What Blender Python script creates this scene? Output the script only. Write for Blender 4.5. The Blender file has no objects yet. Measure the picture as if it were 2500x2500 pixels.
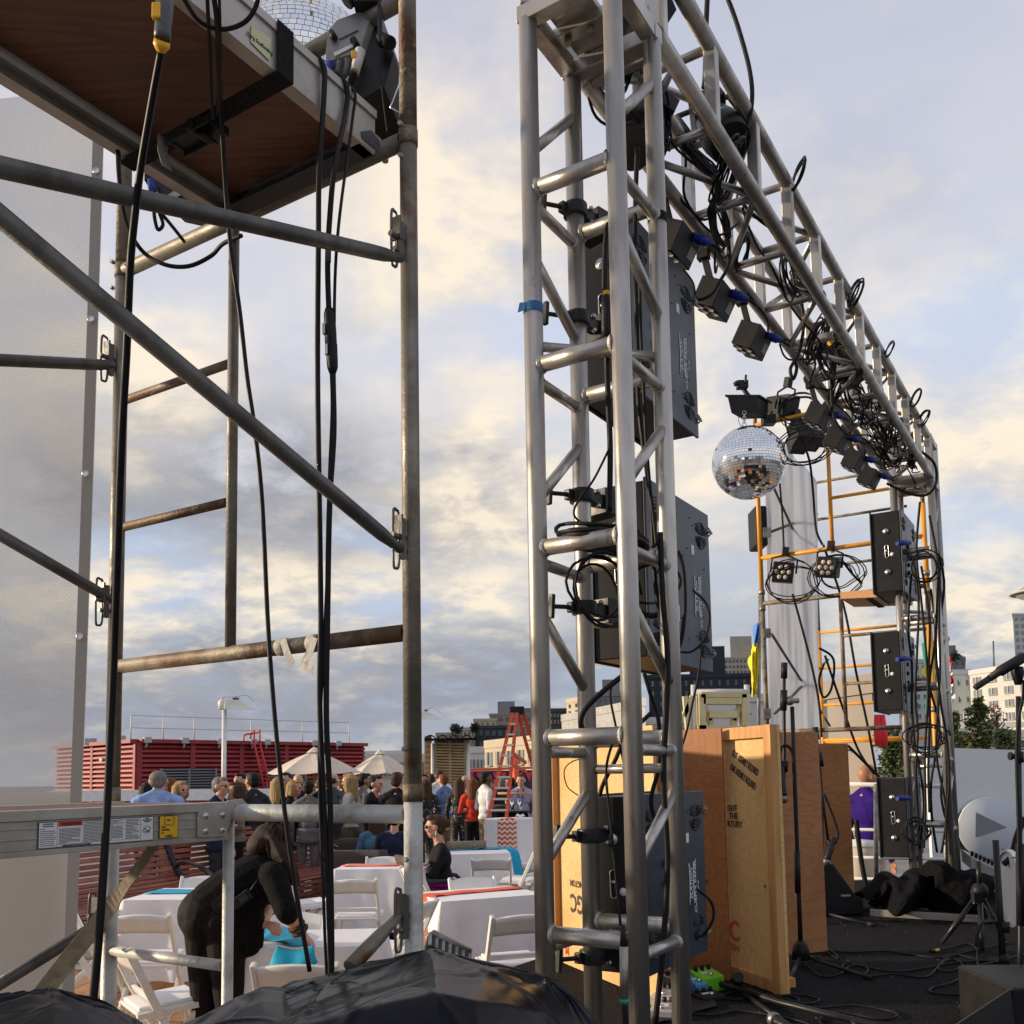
import bpy, bmesh, math, random
from math import sin, cos, pi, radians as R, sqrt, atan2
from mathutils import Vector as V, Matrix, Quaternion, noise as mnoise
random.seed(7)
sc = bpy.context.scene
COL = sc.collection

# ------------------------------------------------------------------ camera
EYE = 1.70
FPX, CX, CY, PITCH, ROLL = 2319.0, 1250.0, 1690.0, R(4.94), R(0.94)
_F = V((0, cos(PITCH), sin(PITCH))); _R0 = V((1, 0, 0)); _U0 = V((0, -sin(PITCH), cos(PITCH)))
_R = _R0*cos(ROLL) - _U0*sin(ROLL); _U = _U0*cos(ROLL) + _R0*sin(ROLL)
CAM = V((0, 0, EYE))
cd = bpy.data.cameras.new('camera'); cam = bpy.data.objects.new('camera', cd); COL.objects.link(cam)
cam.matrix_world = Matrix(((_R.x, _U.x, -_F.x, CAM.x), (_R.y, _U.y, -_F.y, CAM.y), (_R.z, _U.z, -_F.z, CAM.z), (0, 0, 0, 1)))
cd.sensor_width = 36; cd.lens = 36*FPX/2500; cd.shift_x = 0; cd.shift_y = (CY-1250)/2500
cd.clip_start = .05; cd.clip_end = 4000
sc.camera = cam

# ------------------------------------------------------------------ light
SUN_AZ, SUN_EL = R(-86), R(13)           # azimuth measured from the view direction, negative = to the left
sd = V((sin(SUN_AZ)*cos(SUN_EL), cos(SUN_AZ)*cos(SUN_EL), sin(SUN_EL)))
sl = bpy.data.lights.new('sun', 'SUN'); sun = bpy.data.objects.new('sun', sl); COL.objects.link(sun)
sl.energy = 3.6; sl.angle = R(2.5); sl.color = (1, .80, .56)
sun.rotation_euler = sd.to_track_quat('Z', 'Y').to_euler()
sc.view_settings.view_transform = 'Standard'; sc.view_settings.look = 'None'
sc.view_settings.exposure = 0.48; sc.view_settings.gamma = 1; sc.view_settings.use_curve_mapping = False
SKY_STRENGTH = .1

wd = bpy.data.worlds.new('World'); sc.world = wd; wd.use_nodes = True
nt = wd.node_tree; nt.nodes.clear()
class NG:
    """small node-graph writer"""
    def __init__(s, nt): s.nt = nt
    def n(s, t, ins=None, **kw):
        nd = s.nt.nodes.new(t)
        for k, v in kw.items(): setattr(nd, k, v)
        for k, v in (ins or {}).items():
            if isinstance(v, bpy.types.NodeSocket): s.nt.links.new(v, nd.inputs[k])
            else: nd.inputs[k].default_value = v
        return nd
    def math(s, op, a, b=0.0, c=None, clamp=False):
        d = {0: a, 1: b}
        if c is not None: d[2] = c
        return s.n('ShaderNodeMath', d, operation=op, use_clamp=clamp).outputs[0]
    def noise(s, vec, scale, detail=4, rough=.5, dist=0):
        return s.n('ShaderNodeTexNoise', {'Vector': vec, 'Scale': scale, 'Detail': detail, 'Roughness': rough, 'Distortion': dist})
    def mix(s, f, a, b):
        nd = s.n('ShaderNodeMix', data_type='RGBA')
        for k, v in ((0, f), (6, a), (7, b)):
            if isinstance(v, bpy.types.NodeSocket): s.nt.links.new(v, nd.inputs[k])
            else: nd.inputs[k].default_value = v if k == 0 else (*v, 1)[:4]
        return nd.outputs[2]
    def step(s, x, lo, hi):
        return s.n('ShaderNodeMapRange', {0: x, 1: lo, 2: hi, 3: 0.0, 4: 1.0}, interpolation_type='SMOOTHSTEP', clamp=True).outputs[0]

def srgb(r, g, b):
    f = lambda c: (c/255/12.92 if c/255 <= .04045 else ((c/255+.055)/1.055)**2.4)
    return (f(r), f(g), f(b))

def build_world():
    g = NG(nt)
    tc = g.n('ShaderNodeTexCoord').outputs['Generated']
    sky = g.n('ShaderNodeTexSky', sky_type='NISHITA', sun_disc=False, sun_elevation=SUN_EL, sun_rotation=SUN_AZ)
    sky.air_density = 1.0; sky.dust_density = 1.2; sky.ozone_density = 1.5
    sep = g.n('ShaderNodeSeparateXYZ', {0: tc})
    x, y, z = sep.outputs
    zc = g.math('MAXIMUM', z, 0.0)
    den = g.math('ADD', zc, .30)
    px = g.math('DIVIDE', x, den); py = g.math('DIVIDE', y, den)
    cv = g.n('ShaderNodeCombineXYZ', {0: px, 1: py, 2: 0.0}).outputs[0]
    # the cloud deck: a broad veil with holes, lumps on it lit cream from the low sun, grey bellies below
    big = g.noise(g.n('ShaderNodeMapping', {'Vector': cv, 'Location': (3.1, 1.7, 0.4), 'Scale': (1, 1.25, 1)}).outputs[0], 1.3, 7, .55, .3).outputs[0]
    lump = g.noise(g.n('ShaderNodeMapping', {'Vector': cv, 'Location': (7.3, 4.9, 2.2), 'Scale': (1, 1.5, 1)}).outputs[0], 2.9, 8, .58, .25).outputs[0]
    fine = g.noise(g.n('ShaderNodeMapping', {'Vector': cv, 'Location': (1.3, 9.9, 5.2)}).outputs[0], 6.5, 6, .6, .2).outputs[0]
    # large cloud bodies where they stand in the sky (direction, angular size)
    def body(dx, dy, dz, r0, r1, sx=1, sz=1):
        d = V((dx, dy, dz)).normalized()
        ax = g.math('MULTIPLY', g.math('SUBTRACT', x, d.x), sx)
        az = g.math('MULTIPLY', g.math('SUBTRACT', z, d.z), sz)
        ay = g.math('SUBTRACT', y, d.y)
        q = g.math('ADD', g.math('ADD', g.math('MULTIPLY', ax, ax), g.math('MULTIPLY', az, az)), g.math('MULTIPLY', ay, ay))
        wob = g.math('MULTIPLY', g.math('SUBTRACT', lump, .5), .16)
        q = g.math('ADD', g.math('SQRT', q), wob)
        return g.math('SUBTRACT', 1.0, g.step(q, r0, r1))
    def dirpx(X, Y): return (_F + _R*((X-CX)/FPX) - _U*((Y-CY)/FPX))
    el = g.math('ARCSINE', zc)
    veil = g.step(big, .30, .56)
    blue = sky.outputs[0]
    bl = g.n('ShaderNodeHueSaturation', {'Saturation': .95, 'Value': 1.0, 'Color': blue}).outputs[0]
    k = 1/SKY_STRENGTH
    S = lambda r, gg, b: tuple(c*k for c in srgb(r, gg, b))
    # veil colour by height: pale blue-grey low, milky in the middle, lavender grey above
    vr = g.n('ShaderNodeValToRGB', {0: g.math('DIVIDE', el, 1.571)})
    e = vr.color_ramp.elements
    stops = [(0, (152, 158, 168)), (.06, (146, 154, 166)), (.11, (168, 172, 178)), (.18, (190, 189, 191)), (.28, (194, 193, 198)), (.38, (182, 181, 191)), (.48, (170, 170, 182)), (1, (170, 171, 182))]
    while len(e) < len(stops): e.new(.5)
    for i, (p, c) in enumerate(stops): e[i].position = p; e[i].color = (*srgb(*c), 1)
    vc = g.n('ShaderNodeVectorMath', {0: vr.outputs[0], 3: k}, operation='SCALE').outputs[0]
    colr = g.mix(g.math('ADD', .56, g.math('MULTIPLY', veil, .40)), g.mix(.8, bl, S(164, 178, 202)), vc)
    grey = g.math('MULTIPLY', g.step(lump, .50, .66), g.step(el, .78, .42))
    greyb = [body(*dirpx(640, 1230), .10, .24, 1, 1.7), body(*dirpx(1000, 1240), .05, .18, 1, 1.6), body(*dirpx(330, 1130), .07, .16, 1, 1.5), body(*dirpx(500, 1700), .06, .22, .6, 2.2), body(*dirpx(980, 1640), .05, .2, .7, 2.4)]
    gb = greyb[0]
    for q in greyb[1:]: gb = g.math('MAXIMUM', gb, q)
    gm = g.math('MULTIPLY', g.math('MULTIPLY', gb, g.step(fine, .22, .54)), .9)
    colr = g.mix(g.math('MULTIPLY', grey, .35), colr, S(154, 155, 165))
    colr = g.mix(gm, colr, S(132, 135, 145))
    # cream, sun-touched parts
    cream = g.step(g.math('ADD', g.math('MULTIPLY', lump, .55), g.math('MULTIPLY', fine, .45)), .50, .63)
    cb = [body(*dirpx(1120, 600), .05, .22, 1.2, .8), body(*dirpx(620, 1500), .06, .24, .6, 2.4), body(*dirpx(1180, 1180), .03, .16), body(*dirpx(2420, 960), .06, .22, 1, 1.3), body(*dirpx(1120, 1460), .03, .16, 1, 2), body(*dirpx(330, 850), .03, .16), body(*dirpx(2380, 1480), .04, .2, 1, 1.6), body(*dirpx(1700, 1000), .03, .18), body(*dirpx(330, 650), .03, .15)]
    cm = cb[0]
    for q in cb[1:]: cm = g.math('MAXIMUM', cm, q)
    cmask = g.math('ADD', g.math('MULTIPLY', cm, g.step(g.math('ADD', g.math('MULTIPLY', lump, .5), g.math('MULTIPLY', fine, .5)), .40, .60)), g.math('MULTIPLY', cream, .30), clamp=True)
    colr = g.mix(g.math('MULTIPLY', cmask, .82), colr, S(228, 214, 191))
    # blue gaps
    bb = [body(*dirpx(360, 1400), .02, .10, .8, 1.6), body(*dirpx(930, 1400), .01, .08), body(*dirpx(2450, 1250), .04, .19, .8, 2.2), body(*dirpx(1330, 640), .02, .14, 1.5, .7), body(*dirpx(2380, 800), .02, .15, 1, 2)]
    bm = bb[0]
    for q in bb[1:]: bm = g.math('MAXIMUM', bm, q)
    bm = g.math('MULTIPLY', bm, g.step(lump, .62, .44))
    colr = g.mix(g.math('MULTIPLY', bm, .5), colr, S(166, 184, 212))
    # below the horizon the air is the same grey-blue as the low sky
    colr = g.mix(g.step(z, 0.0, -.05), colr, S(120, 122, 124))
    bg = g.n('ShaderNodeBackground', {'Color': colr, 'Strength': SKY_STRENGTH})
    g.n('ShaderNodeOutputWorld', {'Surface': bg.outputs[0]})
build_world()

# ------------------------------------------------------------------ where things are
def ray(px, py): return _F + _R*((px-CX)/FPX) - _U*((py-CY)/FPX)
def at(px, py, Y):
    d = ray(px, py); return CAM + d*(Y/d.y)
def on(px, py, Z):
    d = ray(px, py); return CAM + d*((Z-EYE)/d.z)
def onplane(px, py, P, D):
    """point of the vertical plane through P along the horizontal direction D that stands at this sight line"""
    d = ray(px, py); n = V((-D.y, D.x, 0)); return CAM + d*(n.dot(P-CAM)/n.dot(d))
def proj(P):
    q = P-CAM; w = q.dot(_F); return (CX+FPX*q.dot(_R)/w, CY-FPX*q.dot(_U)/w)
def px2m(n, Y): return n*Y/FPX
AL = R(32.05)
UU = V((sin(AL), cos(AL), 0)); VV = V((-cos(AL), sin(AL), 0)); ZZ = V((0, 0, 1))
TO = V((.288, 2.29, 0))                                  # foot of the near tower's nearest leg
def W(a, b, z): return TO + UU*a + VV*b + V((0, 0, EYE+z))   # along the beam, across it, above the eye
STG = .74                                                # stage top

# ------------------------------------------------------------------ materials
MAT = {}
def mat(name, c, rough=.6, metal=0.0, c2=None, scale=8, lo=.4, hi=.65, bump=0.0, bscale=None, stretch=(1, 1, 1), spec=.5, rvar=0.0, trans=0, sss=0, detail=5, c3=None, s3=3, lo3=.55, hi3=.7, coat=0, alpha=None):
    m = bpy.data.materials.new(name); m.use_nodes = True; t = m.node_tree; t.nodes.clear(); g = NG(t)
    tc = g.n('ShaderNodeTexCoord').outputs['Object']
    mp = g.n('ShaderNodeMapping', {'Vector': tc, 'Scale': stretch}).outputs[0]
    b = g.n('ShaderNodeBsdfPrincipled', {'Base Color': (*c, 1), 'Roughness': rough, 'Metallic': metal, 'Specular IOR Level': spec, 'Coat Weight': coat})
    nz = g.noise(mp, scale, detail, .6)
    f = g.step(nz.outputs[0], lo, hi)
    colr = None
    if c2: colr = g.mix(f, c, c2)
    if c3:
        n3 = g.noise(mp, s3, 6, .65)
        f3 = g.step(n3.outputs[0], lo3, hi3)
        colr = g.mix(f3, colr if colr is not None else c, c3)
    if colr is not None: t.links.new(colr, b.inputs['Base Color'])
    if rvar: t.links.new(g.math('ADD', rough-rvar/2, g.math('MULTIPLY', f, rvar)), b.inputs['Roughness'])
    if bump:
        bn = g.noise(mp, bscale or scale*3, 5, .6)
        bp = g.n('ShaderNodeBump', {'Height': bn.outputs[0], 'Strength': bump, 'Distance': .01})
        t.links.new(bp.outputs[0], b.inputs['Normal'])
    if alpha is not None: b.inputs['Alpha'].default_value = alpha
    g.n('ShaderNodeOutputMaterial', {0: b.outputs[0]})
    MAT[name] = m
    return m
mat('truss_aluminium', (.50, .475, .445), .40, .8, (.32, .30, .275), 9, .35, .7, .12, 60, (1, 1, .25), rvar=.16, c3=(.15, .135, .12), s3=22, lo3=.62, hi3=.74)
mat('weld', (.42, .41, .40), .5, .7, (.6, .58, .55), 60, bump=.5, bscale=160)
mat('scaffold_steel', (.235, .215, .18), .5, .4, (.135, .12, .095), 7, .35, .65, .25, 50, c3=(.16, .075, .03), s3=5, lo3=.56, hi3=.68, rvar=.2)
mat('scaffold_rusty', (.21, .18, .135), .6, .3, (.105, .055, .028), 6, .42, .6, .5, 40, c3=(.36, .28, .13), s3=11, lo3=.6, hi3=.66)
mat('scaffold_pale', (.50, .51, .49), .5, .25, (.30, .29, .27), 9, .45, .68, .3, 50, c3=(.15, .12, .09), s3=20, lo3=.63, hi3=.72)
mat('brace_steel', (.125, .12, .112), .45, .45, (.075, .07, .064), 14, .35, .7, .2, 60, (1, 1, .4), rvar=.15)
mat('walkboard_alu', (.47, .445, .41), .48, .45, (.33, .30, .26), 6, .35, .7, .12, 40, c3=(.19, .15, .115), s3=7, lo3=.6, hi3=.75)
mat('black_plastic', (.010, .010, .011), .5, 0, (.016, .016, .017), 12, spec=.25)
mat('black_metal', (.012, .012, .013), .42, 0, (.020, .020, .022), 10, rvar=.15, spec=.3)
mat('black_webbing', (.010, .010, .013), .8, 0, (.017, .017, .02), 90, bump=.4, bscale=300, spec=.15)
mat('cable_rubber', (.007, .007, .008), .55, 0, (.012, .012, .014), 15, rvar=.15, spec=.22)
mat('cable_grey', (.08, .085, .10), .45, 0, (.05, .05, .06), 20)
mat('panel_face', (.020, .027, .048), .38, .0, (.030, .039, .064), 4, rvar=.12, spec=.34)
mat('panel_side', (.012, .0115, .012), .5, 0, (.018, .017, .018), 9, spec=.3)
mat('print_white', (.72, .73, .74), .6)
mat('print_black', (.03, .03, .03), .6)
mat('print_red', (.62, .05, .03), .6)
mat('steel_bright', (.62, .62, .62), .28, .9, (.45, .45, .45), 20)
mat('steel_dull', (.34, .33, .31), .45, .7, (.22, .2, .18), 20, bump=.2)
mat('plug_blue', (.008, .032, .24), .45, spec=.3)
mat('plug_yellow', (.80, .42, .01), .45)
mat('plug_white', (.62, .60, .55), .45)
mat('tape_blue', (.012, .13, .33), .6, bump=.3)
mat('tape_white', (.40, .39, .36), .6, 0, (.28, .27, .25), 18, bump=.4)
mat('yellow_paint', (.78, .33, .016), .42, 0, (.62, .24, .014), 7, .4, .7, .1, c3=(.30, .14, .05), s3=13, lo3=.66, hi3=.74)
mat('sticker_yellow', (.80, .46, .02), .5)
mat('white_paint', (.74, .74, .73), .45, 0, (.66, .66, .64), 5)

# ------------------------------------------------------------------ mesh writer
class MB:
    def __init__(s): s.v = []; s.f = []; s.sm = []; s.mi = []; s.m = 0
    def add(s, vs, fs, smooth=False):
        o = len(s.v); s.v += [tuple(p) for p in vs]
        for f in fs: s.f.append([i+o for i in f]); s.sm.append(smooth); s.mi.append(s.m)
        return s
    def box(s, c, d, rot=None):
        """centre c, full size d, rot = 3x3 (columns are the box axes)"""
        c = V(c); h = [d[0]/2, d[1]/2, d[2]/2]; vs = []
        for sx in (-1, 1):
            for sy in (-1, 1):
                for sz in (-1, 1):
                    p = V((sx*h[0], sy*h[1], sz*h[2]))
                    vs.append(c + (rot @ p if rot else p))
        return s.add(vs, [(0, 1, 3, 2), (4, 6, 7, 5), (0, 4, 5, 1), (2, 3, 7, 6), (0, 2, 6, 4), (1, 5, 7, 3)])
    def hexa(s, b, t):
        """four bottom points, four top points"""
        return s.add(list(b)+list(t), [(3, 2, 1, 0), (4, 5, 6, 7), (0, 1, 5, 4), (1, 2, 6, 5), (2, 3, 7, 6), (3, 0, 4, 7)])
    def beam(s, a, b, w, h, up=ZZ):
        """rectangular bar from a to b: w across, h along up"""
        a, b = V(a), V(b); t = (b-a).normalized(); sd_ = t.cross(up)
        if sd_.length < 1e-4: sd_ = t.cross(V((1, 0, 0)))
        sd_.normalize(); u2 = sd_.cross(t)
        q = [sd_*w/2+u2*h/2, -sd_*w/2+u2*h/2, -sd_*w/2-u2*h/2, sd_*w/2-u2*h/2]
        return s.hexa([a+i for i in q], [b+i for i in q])
    def tube(s, pts, r, n=10, caps=True, closed=False, flat=None):
        pts = [V(p) for p in pts]; N = len(pts); rr = r if isinstance(r, (list, tuple)) else [r]*N
        tg = []
        for i in range(N):
            a = pts[(i-1) % N] if (closed or i > 0) else pts[i]; b = pts[(i+1) % N] if (closed or i < N-1) else pts[i]
            d = b-a; tg.append(d.normalized() if d.length > 1e-9 else (tg[-1] if tg else V((0, 0, 1))))
        ref = V((0, 0, 1)) if abs(tg[0].z) < .9 else V((1, 0, 0))
        nx = tg[0].cross(ref).normalized(); vs = []
        for i in range(N):
            nx = (nx - tg[i]*nx.dot(tg[i]))
            nx = nx.normalized() if nx.length > 1e-6 else tg[i].orthogonal().normalized()
            ny = tg[i].cross(nx)
            for k in range(n):
                a = 2*pi*k/n
                vs.append(pts[i] + (nx*cos(a)+ny*sin(a)*(flat or 1))*rr[i])
        fs = []
        for i in range(N if closed else N-1):
            for k in range(n):
                a0 = i*n+k; a1 = i*n+(k+1) % n; b0 = ((i+1) % N)*n+k; b1 = ((i+1) % N)*n+(k+1) % n
                fs.append((a0, a1, b1, b0))
        s.add(vs, fs, True)
        if caps and not closed:
            o = len(s.v)-len(vs)
            s.f.append([o+k for k in range(n)][::-1]); s.sm.append(False); s.mi.append(s.m)
            s.f.append([o+(N-1)*n+k for k in range(n)]); s.sm.append(False); s.mi.append(s.m)
        return s
    def cyl(s, a, b, r, n=12, r2=None): return s.tube([a, b], [r, r if r2 is None else r2], n)
    def lathe(s, prof, n=20, M=None, smooth=True):
        vs = []; fs = []; k = len(prof)
        for (r, z) in prof:
            for j in range(n):
                a = 2*pi*j/n; p = V((r*cos(a), r*sin(a), z)); vs.append(M @ p if M else p)
        for i in range(k-1):
            for j in range(n):
                fs.append((i*n+j, i*n+(j+1) % n, (i+1)*n+(j+1) % n, (i+1)*n+j))
        return s.add(vs, fs, smooth)
    def ball(s, c, r, n=12, m=8, M=None):
        c = V(c); rr = V(r) if isinstance(r, (tuple, list, V)) else V((r, r, r)); vs = []; fs = []
        for i in range(m+1):
            t = pi*i/m
            for j in range(n):
                a = 2*pi*j/n; p = V((rr.x*sin(t)*cos(a), rr.y*sin(t)*sin(a), rr.z*cos(t))); vs.append(c + (M @ p if M else p))
        for i in range(m):
            for j in range(n): fs.append((i*n+j, (i+1)*n+j, (i+1)*n+(j+1) % n, i*n+(j+1) % n))
        return s.add(vs, fs, True)
    def prism(s, poly, ex):
        """flat polygon (3-D points) pushed by the vector ex"""
        n = len(poly); a = [V(p) for p in poly]; b = [p+V(ex) for p in a]
        return s.add(a+b, [tuple(range(n))[::-1], tuple(range(n, 2*n))]+[(i, (i+1) % n, n+(i+1) % n, n+i) for i in range(n)])
    def grid(s, fn, nu, nv, smooth=True):
        vs = [fn(i/nu, j/nv) for i in range(nu+1) for j in range(nv+1)]
        return s.add(vs, [(i*(nv+1)+j, (i+1)*(nv+1)+j, (i+1)*(nv+1)+j+1, i*(nv+1)+j+1) for i in range(nu) for j in range(nv)], smooth)
    def mesh(s, name, mats, off=None):
        me = bpy.data.meshes.new(name)
        vs = [(a-off.x, b-off.y, c-off.z) for a, b, c in s.v] if off else s.v
        me.from_pydata(vs, [], s.f); me.update()
        me.polygons.foreach_set('use_smooth', s.sm); me.polygons.foreach_set('material_index', s.mi)
        for m in (mats if isinstance(mats, (list, tuple)) else [mats]): me.materials.append(MAT[m] if isinstance(m, str) else m)
        return me

def tag(o, label=None, cat=None, group=None, kind=None):
    if label: o['label'] = label
    if cat: o['category'] = cat
    if group: o['group'] = group
    if kind: o['kind'] = kind
    return o
def thing(name, label, cat, loc=(0, 0, 0), rot=(0, 0, 0), group=None):
    o = bpy.data.objects.new(name, None); COL.objects.link(o); o.empty_display_size = .1
    o.location = loc; o.rotation_euler = rot if isinstance(rot, (tuple, list)) else (0, 0, rot)
    return tag(o, label, cat, group)
def wloc(o):
    p = V(o.location)
    if o.parent: p = p + wloc(o.parent)
    return p
def part(name, mb, m, parent=None, label=None, world=True, bev=0, kind=None, sol=0):
    """one mesh object; with world=True the points are world points and the parent is unrotated"""
    off = wloc(parent) if (parent and world) else None
    me = mb if isinstance(mb, bpy.types.Mesh) else mb.mesh(name, m, off)
    o = bpy.data.objects.new(name, me); COL.objects.link(o)
    if parent: o.parent = parent
    if label: o['label'] = label
    if kind: o['kind'] = kind
    if bev:
        b = o.modifiers.new('bevel', 'BEVEL'); b.width = bev; b.segments = 2; b.limit_method = 'ANGLE'; b.angle_limit = R(50)
    if sol:
        b = o.modifiers.new('solid', 'SOLIDIFY'); b.thickness = sol; b.offset = 0
    return o
def single(name, mb, m, label, cat, group=None, bev=0, sol=0):
    vs = mb.v; c = V((sum(p[0] for p in vs)/len(vs), sum(p[1] for p in vs)/len(vs), min(p[2] for p in vs)))
    o = bpy.data.objects.new(name, mb.mesh(name, m, c)); COL.objects.link(o); o.location = c
    if bev:
        b = o.modifiers.new('bevel', 'BEVEL'); b.width = bev; b.segments = 2; b.limit_method = 'ANGLE'; b.angle_limit = R(50)
    if sol:
        b = o.modifiers.new('solid', 'SOLIDIFY'); b.thickness = sol; b.offset = 0
    return tag(o, label, cat, group)
def dup(root, loc, rot=(0, 0, 0), label=None, scale=None, group=None):
    def cp(o, par):
        c = o.copy(); COL.objects.link(c)
        if par: c.parent = par
        for ch in list(o.children): cp(ch, c)
        return c
    r = cp(root, None); r.location = loc; r.rotation_euler = rot if isinstance(rot, (tuple, list)) else (0, 0, rot)
    if label: r['label'] = label
    if group: r['group'] = group
    if scale: r.scale = scale
    return r
def smooth_path(pts, k=6, closed=False):
    pts = [V(p) for p in pts]; n = len(pts); out = []
    g = (lambda i: pts[i % n]) if closed else (lambda i: pts[max(0, min(n-1, i))])
    for i in range(n if closed else n-1):
        a, b, c, d = g(i-1), g(i), g(i+1), g(i+2)
        for j in range(k):
            t = j/k
            out.append(.5*((2*b)+(c-a)*t+(2*a-5*b+4*c-d)*t*t+(3*b-a-3*c+d)*t**3))
    if not closed: out.append(pts[-1])
    return out
def text_mesh(body, size, depth=.0006, align='CENTER', spacing=1.0, shear=0):
    cu = bpy.data.curves.new('lettering', 'FONT'); cu.body = body; cu.size = size; cu.extrude = depth/2; cu.align_x = align; cu.align_y = 'CENTER'
    cu.space_character = spacing; cu.resolution_u = 2; cu.shear = shear; cu.offset = size*(.022 if size > .035 else .008)
    ob = bpy.data.objects.new('lettering', cu); COL.objects.link(ob)
    me = bpy.data.meshes.new_from_object(ob); bpy.data.objects.remove(ob); bpy.data.curves.remove(cu)
    return me
def lettering(body, size, P, right, up, m, parent, sx=1.0, align='CENTER', name='lettering', depth=.0008, shear=0, bold=0):
    """flat print on a surface: P world point, right/up world directions"""
    me = text_mesh(body, size, depth, align, shear=shear); rt = V(right).normalized(); u = V(up).normalized(); nn = rt.cross(u)
    off = wloc(parent) if parent else V((0, 0, 0))
    M = Matrix(((rt.x*sx, u.x, nn.x, P.x-off.x), (rt.y*sx, u.y, nn.y, P.y-off.y), (rt.z*sx, u.z, nn.z, P.z-off.z), (0, 0, 0, 1)))
    me.transform(M); me.materials.clear(); me.materials.append(MAT[m])
    o = bpy.data.objects.new(name, me); COL.objects.link(o)
    if parent: o.parent = parent
    return o
def rotm(x, y, z): return Matrix((V(x), V(y), V(z))).transposed()
RB = rotm(UU, VV, ZZ)
# ================================================================== truss goal-post
TS = .254; TR = .0254
ZB0, ZB1 = 2.045, 2.37            # corner block, above the eye
TH = [1.56, 1.072, .582, .09, -.40, -.72]     # ring heights
BL_ = 5.17
def tower(name, label, a0, base_z, rings, group):
    t = thing(name, label, 'truss tower', TO+UU*(a0+TS/2)+VV*(TS/2)+V((0, 0, base_z)), group=group)
    c = lambda i, j, z: W(a0+TS*i, TS*j, z)
    for i in (0, 1):
        for j in (0, 1):
            part('leg', MB().cyl(c(i, j, base_z-EYE), c(i, j, ZB0), TR, 20), 'truss_aluminium', t)
    sides = [((0, 1), (0, 0)), ((0, 0), (1, 0)), ((1, 0), (1, 1)), ((1, 1), (0, 1))]
    for k, z in enumerate(rings):
        for si, (p, q) in enumerate(sides):
            big = si in (0, 2); zz = z if big else z-.035; rr = .0215 if big else .0150
            A, B = c(*p, zz), c(*q, zz); d = (B-A).normalized()
            rg = part('rung', MB().cyl(A+d*.018, B-d*.018, rr, 16), 'truss_aluminium', t)
            for P_, s_ in ((A, 1), (B, -1)):
                w = MB().tube([P_+d*s_*.0215, P_+d*s_*.0265, P_+d*s_*.031], [rr+.0042, rr+.0030, rr-.0008], 14, caps=False)
                part('weld_bead', w, 'weld', rg)
    LFP, BLP = W(0, TS, 0), W(TS, TS, 0)
    zf = lambda y: at(1310, y, LFP.y).z-EYE
    zb = lambda y: at(1430, y, BLP.y).z-EYE
    for y0, y1 in ((372, 285), (622, 840), (1222, 1088), (1488, 1690), (2114, 1930)):
        for b in (1, 0):
            A, B = c(0, b, zf(y0)), c(1, b, zb(y1)); d = (B-A).normalized()
            part('diagonal_brace', MB().cyl(A+d*.02, B-d*.02, .0150, 14), 'truss_aluminium', t)
    A, B = c(0, 1, zf(845)), c(1, 0, zf(845)); d = (B-A).normalized()
    part('inner_brace', MB().cyl(A+d*.02, B-d*.02, .0130, 12), 'truss_aluminium', t)
    A, B = c(1, 1, zf(1880)), c(1, 0, zf(1880)); d = (B-A).normalized()
    part('inner_brace', MB().cyl(A+d*.02, B-d*.02, .0130, 12), 'truss_aluminium', t)
    # corner block: a frame of square tubes with a gusset plate
    for z in (ZB0+.016, ZB1):
        for p, q in sides:
            A, B = c(*p, z), c(*q, z); d = (B-A).normalized()
            part('block_rail', MB().beam(A+d*(.027 if abs(d.dot(UU)) > .5 else -.024), B-d*(.027 if abs(d.dot(UU)) > .5 else -.024), .044, .046), 'truss_aluminium', t, bev=.003)
    for i in (0, 1):
        for j in (0, 1):
            part('block_post', MB().beam(c(i, j, ZB0+.04), c(i, j, ZB1-.024), .040, .040), 'truss_aluminium', t, bev=.003)
    part('block_plate', MB().box(c(.5, .62, ZB0+.046), (.21, .13, .008), RB), 'truss_aluminium', t)
    part('block_strut', MB().beam(c(.5, -.0, ZB0+.03), c(.5, 1., ZB0+.03), .04, .03), 'truss_aluminium', t, bev=.002)
    bb = MB()
    for q in (.22, .5, .78): bb.cyl(c(.5, q, ZB0+.012), c(.5, q, ZB0-.006), .011, 6)
    part('bolt_heads', bb, 'steel_dull', t)
    return t
near = tower('truss_tower', 'near silver box truss tower with blue tape, closest to the camera', 0, STG+.02, [1.56, 1.072, .582, .09, -.40, -.83], 'towers of the truss goal-post')
far = tower('truss_tower', 'far silver box truss tower beyond the stage, beside the hanging lights', BL_, STG+.02, [1.56, 1.072, .582, .09, -.40, -.83], 'towers of the truss goal-post')
bm = thing('truss_beam', 'long silver box truss beam spanning overhead between the two towers', 'truss beam', W(BL_/2, TS/2, ZB0))
B0, B1 = TS+.03, BL_-.03
for b in (0, TS):
    for z in (ZB0+.045, ZB1):
        part('chord', MB().cyl(W(B0, b, z), W(B1, b, z), TR, 18), 'truss_aluminium', bm)
NB = 11
for k in range(NB+1):
    a = B0+.03+(B1-B0-.06)*k/NB
    flat = k in (0, 5, 6, NB)
    for b in (0, TS):
        A, B = W(a, b, ZB0+.055), W(a, b, ZB1-.014)
        part('beam_post', MB().beam(A, B, .042, .036, UU), 'truss_aluminium', bm, bev=.004)
    for z in (ZB0+.045, ZB1):
        part('beam_rung', MB().cyl(W(a, .018, z-.004), W(a, TS-.018, z-.004), .0150, 12), 'truss_aluminium', bm)
    if flat:
        part('gusset_plate', MB().box(W(a+(.02 if k in (0, 6) else -.02), TS/2, (ZB0+ZB1)/2-.13), (.03, TS-.06, .035), RB), 'truss_aluminium', bm, bev=.003)
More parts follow.
